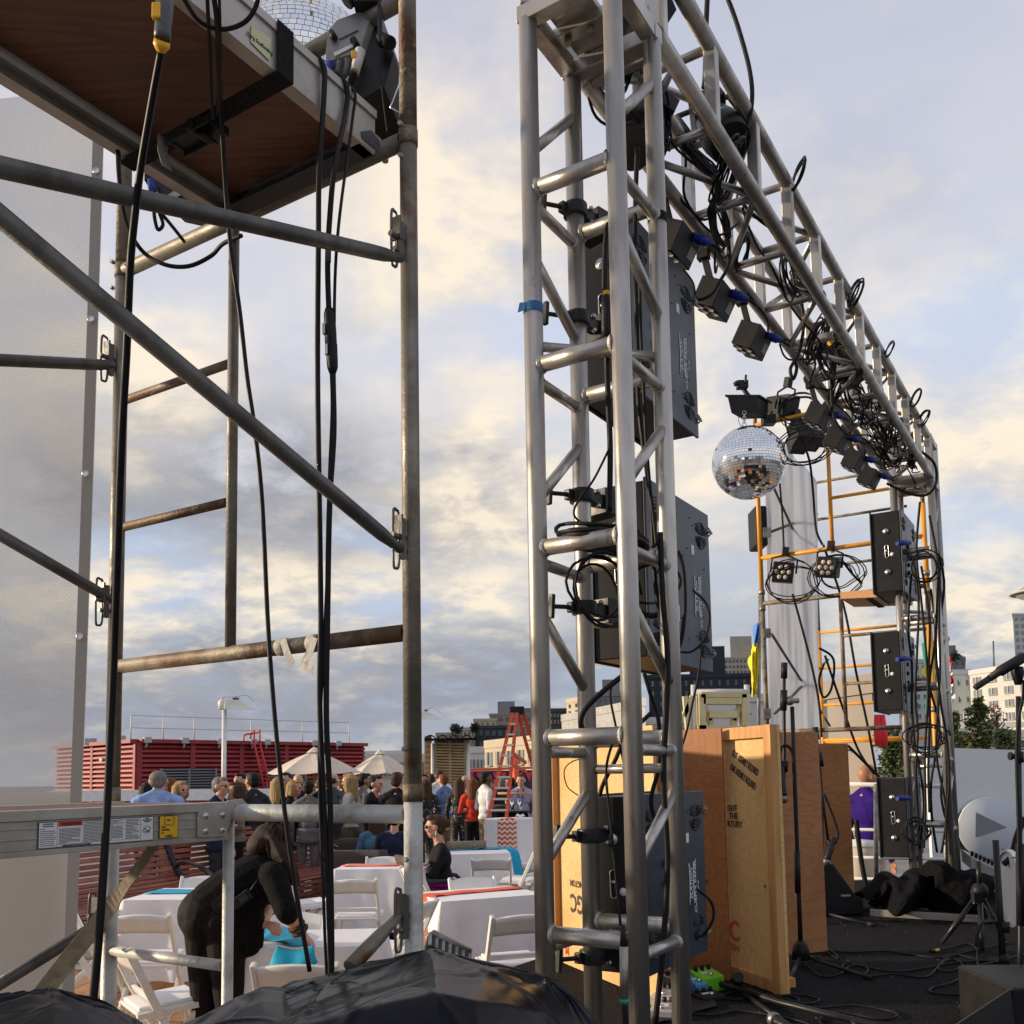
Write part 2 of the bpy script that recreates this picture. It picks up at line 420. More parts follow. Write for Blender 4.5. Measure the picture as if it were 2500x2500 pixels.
for k in range(NB):
    a0 = B0+.03+(B1-B0-.06)*k/NB; a1 = B0+.03+(B1-B0-.06)*(k+1)/NB
    s_ = k % 2
    for z in (ZB0+.045, ZB1):
        A, B = W(a0+.03, TS*.93 if s_ else TS*.07, z-.006), W(a1-.03, TS*.07 if s_ else TS*.93, z-.006)
        part('beam_diagonal', MB().cyl(A, B, .0130, 12), 'truss_aluminium', bm)
    if k % 2 == 0:
        for b in (TS,):
            A, B = W(a0+.04, b, ZB0+.07), W(a1-.04, b, ZB1-.035)
            part('beam_diagonal', MB().cyl(A, B, .0130, 12), 'truss_aluminium', bm)
# blue tape and black tape on the near tower
zt = at(1297, 755, (TO+VV*TS).y).z
tp = MB().tube([W(0, TS, zt-EYE-.012), W(0, TS, zt-EYE+.012)], TR+.0012, 20, caps=False)
P = W(0, TS, zt-EYE)
tp.prism([P+V((-.020, -.019, .008)), P+V((-.036, -.012, .010)), P+V((-.041, -.010, -.014)), P+V((-.022, -.019, -.011))], V((.0, -.001, .002)))
single('tape_band', tp, 'tape_blue', 'torn band of blue tape wrapped round the left leg of the near tower', 'tape')
tp = MB().tube([W(TS, 0, 1.51), W(TS, 0, 1.535)], TR+.0012, 18, caps=False)
single('tape_band', tp, 'black_webbing', 'narrow band of black tape round the right leg of the near tower', 'tape')
# ================================================================== near scaffold
SR = at(1003, 1200, 2.17); SR = V((SR.x, SR.y, 0))
def wcol(px, py): return (onplane(px, py, SR, VV)-SR).dot(VV)
wL = wcol(289, 1200); wS = wcol(566, 1200)
SL = SR+VV*wL; SS = SR+VV*wS
PR_ = .0215
def zr(y): return onplane(1003, y, SR, VV).z
def zl(y): return onplane(289, y, SR, VV).z
zTop, zMid, zLow = onplane(640, 505, SR, VV).z, onplane(640, 1586, SR, VV).z, onplane(800, 1986, SR, VV).z
sf = thing('scaffold', 'weathered steel scaffold frame with ladder rungs and diagonal braces, in front on the left', 'scaffold', SR+VV*(wL/2))
up = lambda P, z: V((P.x, P.y, z))
for P in (SR, SL):
    j1, j2 = zr(335), zr(1935)
    part('pole', MB().cyl(up(P, 0), up(P, j2), PR_, 18), 'scaffold_pale', sf, 'pale lower pole')
    part('pole', MB().cyl(up(P, j2), up(P, j1), PR_-.0005, 18), 'scaffold_steel', sf)
    part('pole', MB().cyl(up(P, j1), up(P, zr(-520)), PR_, 18), 'scaffold_rusty', sf, 'rusty upper pole with peeling yellow paint')
    for z in (j1, j2): part('pole_collar', MB().tube([up(P, z-.02), up(P, z+.02)], PR_+.0018, 18), 'scaffold_rusty', sf)
    for y in (328, 405, 1830, 2095):
        z = zr(y); part('pole_bolt', MB().cyl(up(P, z)-UU*.02-V((.0, .02, 0)), up(P, z)-UU*.03-V((0, .022, 0)), .006, 6), 'steel_dull', sf)
def hbar(name, P0, P1, r, m, label=None):
    d = (P1-P0).normalized()
    part(name, MB().cyl(P0+d*.018, P1-d*.018, r, 16), m, sf, label)
hbar('cross_bar', up(SL, zTop), up(SR, zTop), .0205, 'scaffold_steel')
hbar('cross_bar', up(SL, zMid), up(SR, zMid), .0205, 'scaffold_rusty')
hbar('cross_bar', up(SL, zLow), up(SR, zLow), .0215, 'scaffold_pale')
hbar('cross_bar', up(SL, zr(-12)), up(SR, zr(-12)), .0205, 'scaffold_steel')
part('ladder_stile', MB().cyl(up(SS, zMid+.015), up(SS, zTop-.015), .0145, 14), 'scaffold_steel', sf)
part('ladder_stile', MB().cyl(up(SS, .2), up(SS, zLow-.015), .0145, 14), 'scaffold_pale', sf)
for y in (983, 1290): hbar('rung', up(SL, zl(y)), up(SS, zl(y)), .0125, 'scaffold_rusty')
for y in (2323, 2560): hbar('rung', up(SL, zl(y)), up(SS, zl(y)), .0145, 'scaffold_pale')
def brace(P, pa, pb, m='brace_steel', ext=1.25):
    A = onplane(*pa, P, UU); B = onplane(*pb, P, UU); B = A+(B-A)*ext; d = (B-A).normalized()
    br = MB().tube([A+d*.01, A+d*.045, A+d*.075, A+d*.12, B], [.011, .012, .0155, .0165, .0165], 14)
    part('cross_brace', br, m, sf)
def latch(P, py, side):
    z = onplane(*proj(up(P, zr(1200)))[:1], py, P, VV).z
    c = up(P, z)-UU*(PR_+.014)
    mb = MB()
    mb.beam(c+V((0, 0, .045)), c+V((0, 0, -.05)), .012, .020, UU)
    mb.beam(c-UU*.012+V((0, 0, .05)), c-UU*.012+V((0, 0, -.006)), .006, .026, VV)
    mb.cyl(c+UU*.02, c-UU*.035, .007, 8)
    mb.cyl(c+UU*.02-V((0, 0, .03)), c-UU*.02-V((0, 0, .03)), .006, 8)
    a = c-UU*.018
    mb.tube(smooth_path([a+V((0, 0, .06)), a-UU*.012+V((0, 0, .05)), a-UU*.012-V((0, 0, .06)), a-UU*.004-V((0, 0, .075)), a+UU*.008-V((0, 0, .06)), a+UU*.008+V((0, 0, .045))], 4, True), .0035, 6, closed=True)
    part('brace_latch', mb, 'brace_steel', sf)
brace(SR, (985, 632), (0, 408)); brace(SR, (985, 1348), (0, 528)); brace(SR, (975, 2235), (880, 2335), 'scaffold_steel', 1.25)
brace(SL, (300, 893), (0, 879)); brace(SL, (297, 1478), (0, 1306)); brace(SL, (290, 2225), (0, 2402))
for y in (600, 1320, 2230): latch(SR, y, 1)
for y in (890, 1470, 2230): latch(SL, y, 1)
# clip of bent wire on the upper pole
P = at(988, 200, SR.y-.03)
single('wire_clip', MB().tube([at(990, 165, P.y), at(976, 185, P.y), at(975, 205, P.y), at(958, 250, P.y), at(952, 262, P.y), at(980, 278, P.y)], .0016, 6), 'steel_bright', 'bent wire lock pin hanging from the right scaffold pole', 'lock pin')

# ------------------------------------------------------------------ upper walkboard
mat('plywood_dark', (.215, .085, .042), .7, 0, (.12, .045, .022), 5, .35, .62, .12, 50, (1, 1, 1), c3=(.30, .14, .08), s3=2.4, lo3=.5, hi3=.7)
def ply_material(name, ca, cb, along, sc_=1.0, lab=None):
    """rotary-cut plywood: long wavy grain lines along the given axis"""
    m = bpy.data.materials.new(name); m.use_nodes = True; t = m.node_tree; t.nodes.clear(); g = NG(t)
    tc = g.n('ShaderNodeTexCoord').outputs['Object']
    mp = g.n('ShaderNodeMapping', {'Vector': tc, 'Rotation': along, 'Scale': (.55*sc_, 4.2*sc_, 4.2*sc_)}).outputs[0]
    w = g.noise(mp, 1.1, 2, .45, .25).outputs[0]
    rings = g.math('FRACT', g.math('MULTIPLY', w, 15.0))
    line = g.math('MULTIPLY', g.step(rings, .35, .93), g.math('SUBTRACT', 1.0, g.step(rings, .94, 1.0)))
    fib = g.noise(g.n('ShaderNodeMapping', {'Vector': tc, 'Rotation': along, 'Scale': (3, 60, 60)}).outputs[0], 3, 4, .6).outputs[0]
    base = g.mix(g.step(fib, .35, .7), ca, tuple(c*.82 for c in ca))
    big = g.noise(tc, 2.2, 3, .5).outputs[0]
    base = g.mix(g.math('MULTIPLY', g.step(big, .4, .68), .5), base, cb)
    colr = g.mix(g.math('MULTIPLY', line, .42), base, cb)
    vo = g.n('ShaderNodeTexVoronoi', {'Vector': g.n('ShaderNodeMapping', {'Vector': tc, 'Rotation': along, 'Scale': (3.1, 5.2, 5.2)}).outputs[0], 'Scale': 1.0})
    kn = g.math('SUBTRACT', 1.0, g.step(vo.outputs['Distance'], .035, .075))
    colr = g.mix(kn, colr, tuple(c*.35 for c in cb))
    b = g.n('ShaderNodeBsdfPrincipled', {'Base Color': colr, 'Roughness': .62})
    bp = g.n('ShaderNodeBump', {'Height': fib, 'Strength': .12, 'Distance': .004}); t.links.new(bp.outputs[0], b.inputs['Normal'])
    g.n('ShaderNodeOutputMaterial', {0: b.outputs[0]}); MAT[name] = m
ply_material('plywood_deck', (.185, .085, .058), (.06, .030, .022), (0, 0, -(pi/2-AL)), 1.0)
zpb = onplane(945, 400, SR-VV*.0, VV).z                       # bottom of the rail at the frame
wb0, wb1 = wcol(945, 400), wcol(585, 535)
PL = 2.1
hr = .088
wk = thing('walkboard', 'upper scaffold walkboard seen from below, reddish plywood in an aluminium frame', 'walkboard', SR+VV*((wb0+wb1)/2)-UU*.9+V((0, 0, zpb)))
Q = lambda a, w, z: SR-UU*a+VV*w+V((0, 0, zpb+z))
e0 = .045
for w, s_ in ((wb0, 1), (wb1, -1)):
    mb = MB()
    mb.hexa([Q(e0, w, 0), Q(PL, w, 0), Q(PL, w+s_*.004, 0), Q(e0, w+s_*.004, 0)], [Q(e0, w, hr), Q(PL, w, hr), Q(PL, w+s_*.004, hr), Q(e0, w+s_*.004, hr)])
    mb.hexa([Q(e0, w+s_*.0042, .0), Q(PL, w+s_*.0042, .0), Q(PL, w+s_*.034, .0), Q(e0, w+s_*.034, .0)], [Q(e0, w+s_*.0042, .004), Q(PL, w+s_*.0042, .004), Q(PL, w+s_*.034, .004), Q(e0, w+s_*.034, .004)])
    mb.hexa([Q(e0, w-s_*.006, hr+.0002), Q(PL, w-s_*.006, hr+.0002), Q(PL, w+s_*.05, hr+.0002), Q(e0, w+s_*.05, hr+.0002)], [Q(e0, w-s_*.006, hr+.02), Q(PL, w-s_*.006, hr+.02), Q(PL, w+s_*.05, hr+.02), Q(e0, w+s_*.05, hr+.02)])
    mb.hexa([Q(e0, w+s_*.0045, .036), Q(PL, w+s_*.0045, .036), Q(PL, w+s_*.02, .036), Q(e0, w+s_*.02, .036)], [Q(e0, w+s_*.0045, .046), Q(PL, w+s_*.0045, .046), Q(PL, w+s_*.02, .046), Q(e0, w+s_*.02, .046)])
    part('side_rail', mb, 'walkboard_alu', wk)
part('deck_board', MB().hexa([Q(e0+.01, wb0+.036, .058), Q(PL, wb0+.036, .058), Q(PL, wb1-.036, .058), Q(e0+.01, wb1-.036, .058)], [Q(e0+.01, wb0+.036, .072), Q(PL, wb0+.036, .072), Q(PL, wb1-.036, .072), Q(e0+.01, wb1-.036, .072)]), 'plywood_deck', wk)
# end channel with long slots
er = MB(); wm = (wb0+wb1)/2; hw = (wb1-wb0)/2-.006
for zz in ((.0, .026), (.052, .086)):
    er.hexa([Q(e0-.004, wm-hw, zz[0]), Q(e0+.003, wm-hw, zz[0]), Q(e0+.003, wm+hw, zz[0]), Q(e0-.004, wm+hw, zz[0])], [Q(e0-.004, wm-hw, zz[1]), Q(e0+.003, wm-hw, zz[1]), Q(e0+.003, wm+hw, zz[1]), Q(e0-.004, wm+hw, zz[1])])
for a_, b_ in ((-1, -.86), (-.60, -.10), (.10, .52), (.80, 1)):
    er.hexa([Q(e0-.004, wm+hw*a_, .0261), Q(e0+.003, wm+hw*a_, .0261), Q(e0+.003, wm+hw*b_, .0261), Q(e0-.004, wm+hw*b_, .0261)], [Q(e0-.004, wm+hw*a_, .0519), Q(e0+.003, wm+hw*a_, .0519), Q(e0+.003, wm+hw*b_, .0519), Q(e0-.004, wm+hw*b_, .0519)])
er.hexa([Q(e0+.0032, wm-hw, .0), Q(e0+.05, wm-hw, .0), Q(e0+.05, wm+hw, .0), Q(e0+.0032, wm+hw, .0)], [Q(e0+.0032, wm-hw, .004), Q(e0+.05, wm-hw, .004), Q(e0+.05, wm+hw, .004), Q(e0+.0032, wm+hw, .004)])
part('end_channel', er, 'black_metal', wk)
for w in (wb0+.03, wb1-.03):
    zb = zTop-zpb
    part('hook', MB().tube(smooth_path([Q(e0-.004, w, .02), Q(.03, w, zb+.026), Q(0, w, zb+.034), Q(-.026, w, zb+.018), Q(-.030, w, zb-.006)], 5), .008, 8), 'steel_dull', wk)
def on_rail(px, py):                                          # right-hand face of the upper rail
    d = ray(px, py); P0 = Q(0, wb0-.0005, 0); return CAM+d*((P0-CAM).dot(VV)/d.dot(VV))
def label_on(pix, m, parent, name='sticker', n=-VV, th=.001, lab=None):
    return part(name, MB().prism([p+n*.0012 for p in pix], n*th), m, parent, lab)
lb = label_on([on_rail(612, 62), on_rail(660, 95), on_rail(657, 150), on_rail(611, 104)], 'sticker_yellow', wk, lab='faded yellow maker sticker')
mat('sticker_cream', (.62, .60, .36), .5, 0, (.52, .48, .25), 9)
lb.data.materials[0] = MAT['sticker_cream']
lettering('Berg Scaffolding', .011, on_rail(633, 108)-VV*.0028, UU, ZZ, 'print_black', wk)
label_on([on_rail(880, 322), on_rail(905, 318), on_rail(925, 345), on_rail(926, 360), on_rail(918, 367), on_rail(884, 338)], 'cable_grey', wk, 'scuff_plate')

# ------------------------------------------------------------------ black ratchet strap round it
rs = thing('ratchet_strap', 'black ratchet strap wrapped round the upper walkboard, with hanging paper tag', 'strap', Q(.8, wm, -.01))
a_s = (Q(0, 0, 0)-on_rail(690, 170)).dot(UU)
th = .003
mb = MB()
SW = .046
mb.hexa([Q(a_s-SW/2, wb0-.010, -.006), Q(a_s+SW/2, wb0-.010, -.006), Q(a_s+SW/2, wb0-.007, -.006), Q(a_s-SW/2, wb0-.007, -.006)], [Q(a_s-SW/2, wb0-.010, hr+.024), Q(a_s+SW/2, wb0-.010, hr+.024), Q(a_s+SW/2, wb0-.007, hr+.024), Q(a_s-SW/2, wb0-.007, hr+.024)])
mb.hexa([Q(a_s-SW/2, wb0-.0068, -.006), Q(a_s+SW/2, wb0-.0068, -.006), Q(a_s+SW/2, wb1+.006, -.006), Q(a_s-SW/2, wb1+.006, -.006)], [Q(a_s-SW/2, wb0-.0068, -.003), Q(a_s+SW/2, wb0-.0068, -.003), Q(a_s+SW/2, wb1+.006, -.003), Q(a_s-SW/2, wb1+.006, -.003)])
mb.hexa([Q(a_s-SW/2, wb1+.0062, -.006), Q(a_s+SW/2, wb1+.0062, -.006), Q(a_s+SW/2, wb1+.010, -.006), Q(a_s-SW/2, wb1+.010, -.006)], [Q(a_s-SW/2, wb1+.0062, hr+.024), Q(a_s+SW/2, wb1+.0062, hr+.024), Q(a_s+SW/2, wb1+.010, hr+.024), Q(a_s-SW/2, wb1+.010, hr+.024)])
part('webbing', mb, 'black_webbing', rs)
mb = MB(); c = Q(a_s, wm+.03, -.022)
mb.box(c, (.050, .10, .006), RB); mb.box(c+UU*.026, (.004, .12, .03), RB); mb.box(c-UU*.026, (.004, .12, .03), RB)
mb.cyl(c-UU*.034-VV*.03, c+UU*.034-VV*.03, .014, 12); mb.cyl(c-UU*.03+VV*.05, c+UU*.03+VV*.05, .008, 10)
mb.box(c-VV*.075-ZZ*.008, (.06, .035, .02), RB)
part('ratchet', mb, 'black_metal', rs, bev=.002)
part('hanging_tail', MB().grid(lambda u, v: Q(a_s-.02+.035*v+.012*u, wm-.03+.02*sin(u*5), -.03-.035*u), 6, 3), 'black_webbing', rs, sol=.003)
part('paper_tag', MB().grid(lambda u, v: Q(a_s+.01+.028*v, wm+.10-.012*u+.006*sin(u*4), -.008-.085*u), 6, 2), 'tape_white', rs, sol=.001)

# ------------------------------------------------------------------ lower walkboard
wl0 = wcol(578, 2000); wl1 = wl0+.46
zt_ = onplane(575, 1957, SR, VV).z; zb_ = onplane(570, 2044, SR, VV).z
hl = zt_-zb_
lw = thing('walkboard', 'lower scaffold walkboard edge-on with white warning label and yellow sticker', 'walkboard', SR+VV*(wl0+.2)-UU*1+V((0, 0, zb_)))
Q2 = lambda a, w, z: SR-UU*a+VV*w+V((0, 0, zb_+z))
def slab(mb, a0, a1, w0, w1, z0, z1, Qf=None):
    Qf = Qf or Q2
    return mb.hexa([Qf(a0, w0, z0), Qf(a1, w0, z0), Qf(a1, w1, z0), Qf(a0, w1, z0)], [Qf(a0, w0, z1), Qf(a1, w0, z1), Qf(a1, w1, z1), Qf(a0, w1, z1)])
g0 = .03
for w, s_ in ((wl0, 1), (wl1, -1)):
    mb = MB()
    slab(mb, g0, 2.1, w, w+s_*.004, .008, hl-.022)
    slab(mb, g0, 2.1, w-s_*.004, w+s_*.03, -.004, .0078)
    slab(mb, g0, 2.1, w-s_*.006, w+s_*.045, hl-.0218, hl)
    for zz in (.030, .052): slab(mb, g0, 2.1, w-s_*.0022, w-s_*.0002, zz, zz+.004)
    part('side_rail', mb, 'walkboard_alu', lw, bev=.0015)
part('deck_board', slab(MB(), g0, 2.1, wl0+.046, wl1-.046, hl-.014, hl-.002), 'plywood_deck', lw)
part('end_rail', slab(MB(), g0+.004, g0+.03, wl0+.046, wl1-.046, .0, hl-.016), 'walkboard_alu', lw)
# hook casting with four domed rivets
mb = MB(); z0 = zLow-zb_
poly = [Q2(.13, wl0-.0068, .008), Q2(.13, wl0-.0068, hl*.75), Q2(.05, wl0-.0068, hl-.008), Q2(.035, wl0-.0068, hl+.004), Q2(-.012, wl0-.0068, hl+.007), Q2(-.034, wl0-.0068, hl-.012), Q2(-.024, wl0-.0068, hl-.018), Q2(-.006, wl0-.0068, hl-.006), Q2(.022, wl0-.0068, hl-.012), Q2(.03, wl0-.0068, hl*.4), Q2(.045, wl0-.0068, .004)]
mb.prism([p+VV*.004 for p in poly], -VV*.006)
part('hook_casting', mb, 'walkboard_alu', lw, bev=.0012)
for a in (.055, .108):
    for z in (hl*.25, hl*.66):
        part('rivet', MB().ball(Q2(a, wl0-.0072, z), .0095, 12, 8), 'steel_bright', lw)
def on_rail2(px, py):
    d = ray(px, py); P0 = Q2(0, wl0-.0018, 0); return CAM+d*((P0-CAM).dot(VV)/d.dot(VV))
mat('label_white', (.70, .71, .72), .45)
zA, zB = .010, hl-.026
aA = (Q2(0, 0, 0)-on_rail2(92, 2025)).dot(UU); aB = (Q2(0, 0, 0)-on_rail2(374, 2015)).dot(UU)
aC = (Q2(0, 0, 0)-on_rail2(388, 2010)).dot(UU); aD = (Q2(0, 0, 0)-on_rail2(434, 2010)).dot(UU)
part('warning_label', slab(MB(), aB, aA, wl0-.0034, wl0-.0026, zA, zB), 'print_black', lw)
part('warning_label', slab(MB(), aB+.002, aA-.002, wl0-.0040, wl0-.0035, zA+.0015, zB-.0015), 'label_white', lw)
part('maker_sticker', slab(MB(), aD, aC, wl0-.0034, wl0-.0026, zA+.002, zB), 'print_black', lw)
part('maker_sticker', slab(MB(), aD+.0015, aC-.0015, wl0-.0040, wl0-.0035, zA+.0035, zB-.0015), 'sticker_yellow', lw)
LL = aA-aB; LH = zB-zA
def lp(fx, fz, o=.0044): return Q2(aA-LL*fx, wl0-o, zA+LH*fz)
slab(q := MB(), aA-LL*.155, aA-LL*.355, wl0-.0044, wl0-.0041, zA+LH*.80, zA+LH*.985)
part('warning_band', q, 'print_red', lw)
lettering('WARNING', LH*.17, lp(.262, .885, .0050), UU, ZZ, 'print_black', lw, 1.05)
lettering('CAPACITIES', LH*.085, lp(.076, .91), UU, ZZ, 'print_black', lw, .95)
lettering('(Distributed Load)', LH*.06, lp(.076, .83), UU, ZZ, 'print_black', lw, .95)
lettering('ALUMINUM FRAME PLYWOOD DECK WALKBOARD', LH*.085, lp(.31, .06), UU, ZZ, 'print_black', lw, .62)
lettering('NOTICE\nSECURE WALKBOARD\nBEFORE USE', LH*.065, lp(.935, .86), UU, ZZ, 'print_black', lw, .72)
ft = MB(); random.seed(3)
def rows(f0, f1, z0, z1, n):
    for i in range(n):
        zz = z0+(z1-z0)*i/(n-1); x = f0
        while x < f1:
            w = random.uniform(.006, .022)
            if x+w > f1 or random.random() < .03: break
            slab(ft, aA-LL*x, aA-LL*(x+w), wl0-.0044, wl0-.0041, zA+LH*(zz-.013), zA+LH*(zz+.013)); x += w+.0035
rows(.015, .14, .1, .72, 9); rows(.165, .345, .16, .70, 11); rows(.365, .58, .16, .95, 15); rows(.60, .72, .16, .92, 14); rows(.735, .865, .16, .92, 14)
for x in (.148, .872): slab(ft, aA-LL*x, aA-LL*(x+.002), wl0-.0044, wl0-.0041, zA+LH*.02, zA+LH*.98)
slab(ft, aA-LL*.15, aA-LL*.87, wl0-.0044, wl0-.0041, zA+LH*.115, zA+LH*.122)
part('fine_print', ft, 'print_black', lw)
pc = MB()
for pts in ([(.89, .40), (.93, .62), (.97, .52), (.95, .42), (.90, .36)], [(.90, .55), (.96, .34)], [(.92, .3), (.965, .44)]):
    pc.tube([lp(a, b, .0046) for a, b in pts], .0007, 4)
part('diagram', pc, 'print_black', lw)
sp = lambda fx, fz: Q2(aC-(aC-aD)*fx, wl0-.0044, zA+LH*fz)
lettering('Berg\nScaffolding\nCo.', LH*.125, sp(.10, .40), UU, ZZ, 'print_black', lw, .78, 'LEFT')
lettering('Tacoma (253) 383-2035\nSeattle (206) 624-6666', LH*.05, sp(.5, .13), UU, ZZ, 'print_black', lw, .8)
lettering('BSC', LH*.12, sp(.5, .80), UU, ZZ, 'print_black', lw)
lg = MB()
for k in range(2):
    r_ = .011+.003*k
    lg.tube([sp(.5, .80)+UU*r_*1.05+ZZ*r_*.9, sp(.5, .80)-UU*r_*1.05+ZZ*r_*.9, sp(.5, .80)-UU*r_*1.05-ZZ*r_*.9, sp(.5, .80)+UU*r_*1.05-ZZ*r_*.9], .0005, 4, closed=True)
part('sticker_emblem', lg, 'print_black', lw)

# ------------------------------------------------------------------ tan strap, white tape
mat('webbing_tan', (.34, .28, .20), .85, 0, (.24, .19, .13), 30, bump=.5, bscale=250, c3=(.33, .28, .22), s3=8)
def ribbon(mb, pts, w, side):
    pts = smooth_path(pts, 6); n = len(pts)
    vs = []
    for i, p in enumerate(pts):
        t = (pts[min(n-1, i+1)]-pts[max(0, i-1)]).normalized(); s_ = V(side); s_ = (s_-t*s_.dot(t)).normalized()
        k = w[0]+(w[1]-w[0])*i/(n-1) if isinstance(w, tuple) else w
        vs += [p-s_*k/2, p+s_*k/2]
    return mb.add(vs, [(2*i, 2*i+2, 2*i+3, 2*i+1) for i in range(n-1)], False)
yS = SL.y-.35
single('webbing_strap', ribbon(MB(), [at(380, 2058, yS), at(330, 2130, yS-.02), at(280, 2195, yS-.03), at(225, 2270, yS-.02), at(165, 2345, yS), at(105, 2425, yS+.02), at(60, 2490, yS+.03)], (.036, .048), (.8, -.1, .55)), 'webbing_tan', 'frayed tan webbing strap slanting down from the lower walkboard', 'strap', sol=.003)
for px, tail in ((692, [(690, 1560), (700, 1592), (712, 1622)]), (768, [(768, 1556), (757, 1590), (742, 1622), (765, 1635)])):
    w_ = wcol(px, 1575); c = up(SR+VV*w_, zMid); mb = MB()
    mb.tube([c-VV*.016, c-VV*.006+ZZ*.001, c+VV*.008, c+VV*.014], [.0212, .0222, .0218, .0211], 14, caps=False)
    ribbon(mb, [onplane(x, y, c-UU*.024, VV) for x, y in tail], .022, VV)
    single('tape_scrap', mb, 'tape_white', 'torn white tape end hanging from the scaffold bar, ' + ('left of the two' if px < 700 else 'right of the two, beside the cables'), 'tape', 'torn white tape on the scaffold bar', sol=.0008)
# ================================================================== lighting gear
TH_ = pi/2-AL                                              # turns local x to the beam direction, local y across it
def make_panel(label, group):
    t = thing('light_panel', label, 'light panel', group=group)
    Wd, T, H = .50, .165, .52
    part('housing', MB().box((Wd/2, .012+T/2, H/2), (Wd-.02, T, H-.012)), 'panel_side', t, world=False, bev=.004)
    part('back_plate', MB().box((Wd/2, .004, H/2), (Wd, .008, H)), 'panel_face', t, world=False, bev=.0015)
    part('front_bezel', MB().box((Wd/2, .012+T+.006, H/2), (Wd, .010, H)), 'panel_side', t, world=False, bev=.002)
    for k, fx in enumerate((.075, Wd-.075)):
        for fz in (.085, H-.085):
            f = MB()
            for r in (.012, .022, .032, .042):
                for a0 in (.25, pi+.25):
                    f.tube([(fx+r*cos(a0+i*(pi-.5)/10), -.0012, fz+r*sin(a0+i*(pi-.5)/10)) for i in range(11)], .0024, 5)
            part('fan_grille', f, 'print_black', t, world=False)
    for fz in (.06, H-.06):
        c = MB(); c.cyl((Wd-.02, -.006, fz), (Wd+.012, -.006, fz), .004, 6); c.tube([(Wd-.012, -.004, fz+.014), (Wd+.0, -.010, fz), (Wd-.012, -.004, fz-.014)], .003, 5)
        part('latch_pin', c, 'steel_dull', t, world=False)
    for fz in (.13, H-.13):
        k_ = MB(); M = Matrix.Translation((.008, .012+T/2, fz)) @ Matrix.Rotation(-pi/2, 4, 'Y')
        k_.lathe([(.0, .010), (.007, .010), (.008, .006), (.016, .007), (.018, .002), (.018, -.001)], 18, M)
        part('round_bolt', k_, 'steel_bright', t, world=False)
    s_ = MB(); s_.tube(smooth_path([(.007, .012+T/2+.011*cos(a), H/2+(.030 if sin(a) > 0 else -.030)+.011*sin(a)) for a in [i*2*pi/12+.01 for i in range(12)]], 2, True), .0022, 5, closed=True)
    s_.ball((.008, .012+T/2, H/2+.006), .007, 8, 6)
    part('slot', s_, 'steel_bright', t, world=False)
    st = MB(); M = Matrix.Translation((.009, .012+T*.32, H*.46)) @ Matrix.Rotation(-pi/2, 4, 'Y'); st.lathe([(0, .001), (.012, .001), (.012, 0)], 16, M)
    part('round_sticker', st, 'print_white', t, world=False)
    sk = MB(); sk.box((Wd*.70, -.0008, H*.72), (.022, .001, .030)); sk.box((Wd*.42, -.0008, H*.30), (.03, .001, .05))
    part('rating_sticker', sk, 'print_white', t, world=False)
    dots = MB(); random.seed(5)
    for i in range(22): dots.ball((random.uniform(.03, Wd-.03), -.0004, random.uniform(.03, H-.03)), .0028, 6, 4)
    part('screw_heads', dots, 'print_black', t, world=False)
    # sockets down the middle of the back
    for z in (.14, .19, .25, .31): part('socket', MB().cyl((.17, .002, z), (.17, -.012, z), .013, 10), 'black_plastic', t, world=False)
    for body, size, x in (('CUEPIX PANEL', .026, .405), ('W W', .014, .43)):
        me = text_mesh(body, size, .0008)
        me.transform(Matrix(((0, -1, 0, x), (0, 0, -1, -.0012), (1, 0, 0, H*.42), (0, 0, 0, 1)))); me.materials.append(MAT['print_white'])
        part('lettering', me, None, t, world=False)
    me = text_mesh('ELATION', .024, .0008, shear=.25)
    me.transform(Matrix(((0, -1, 0, .372), (0, 0, -1, -.0012), (1, 0, 0, H*.44), (0, 0, 0, 1)))); me.materials.append(MAT['print_white'])
    part('lettering', me, None, t, world=False)
    lg = MB(); lg.tube([(.354+.030*(.5-abs(.5-k/10))*.3, -.0012, H*.44-.065+.13*k/10) for k in range(11)], .002, 4)
    lg.tube([(.392-.030*(.5-abs(.5-k/10))*.3, -.0012, H*.44-.065+.13*k/10) for k in range(11)], .002, 4)
    part('logo_arc', lg, 'print_white', t, world=False)
    return t
pan = make_panel('top black light panel on the near tower, behind its upper rungs', 'light panels down the near tower')
def put_panel(px, ytop, ybot, P, lab, grp, first=False, back=0.0, shift=0.0):
    """place so that the far back edge stands at px between ytop and ybot"""
    T_ = onplane(px, (ytop+ybot)/2, P, UU); zt = onplane(px, ytop, P, UU).z; zb = onplane(px, ybot, P, UU).z
    k = (zt-zb)/.52
    loc = V((T_.x, T_.y, zb))-UU*.50*k
    o = pan if first else dup(pan, (0, 0, 0), 0, lab, group=grp)
    o.location = loc; o.rotation_euler = (0, 0, TH_); o.scale = (k, k, k)
    return o
gN = 'light panels down the near tower'; gF = 'light panels down the far tower'
PB = W(0, .245, 0)
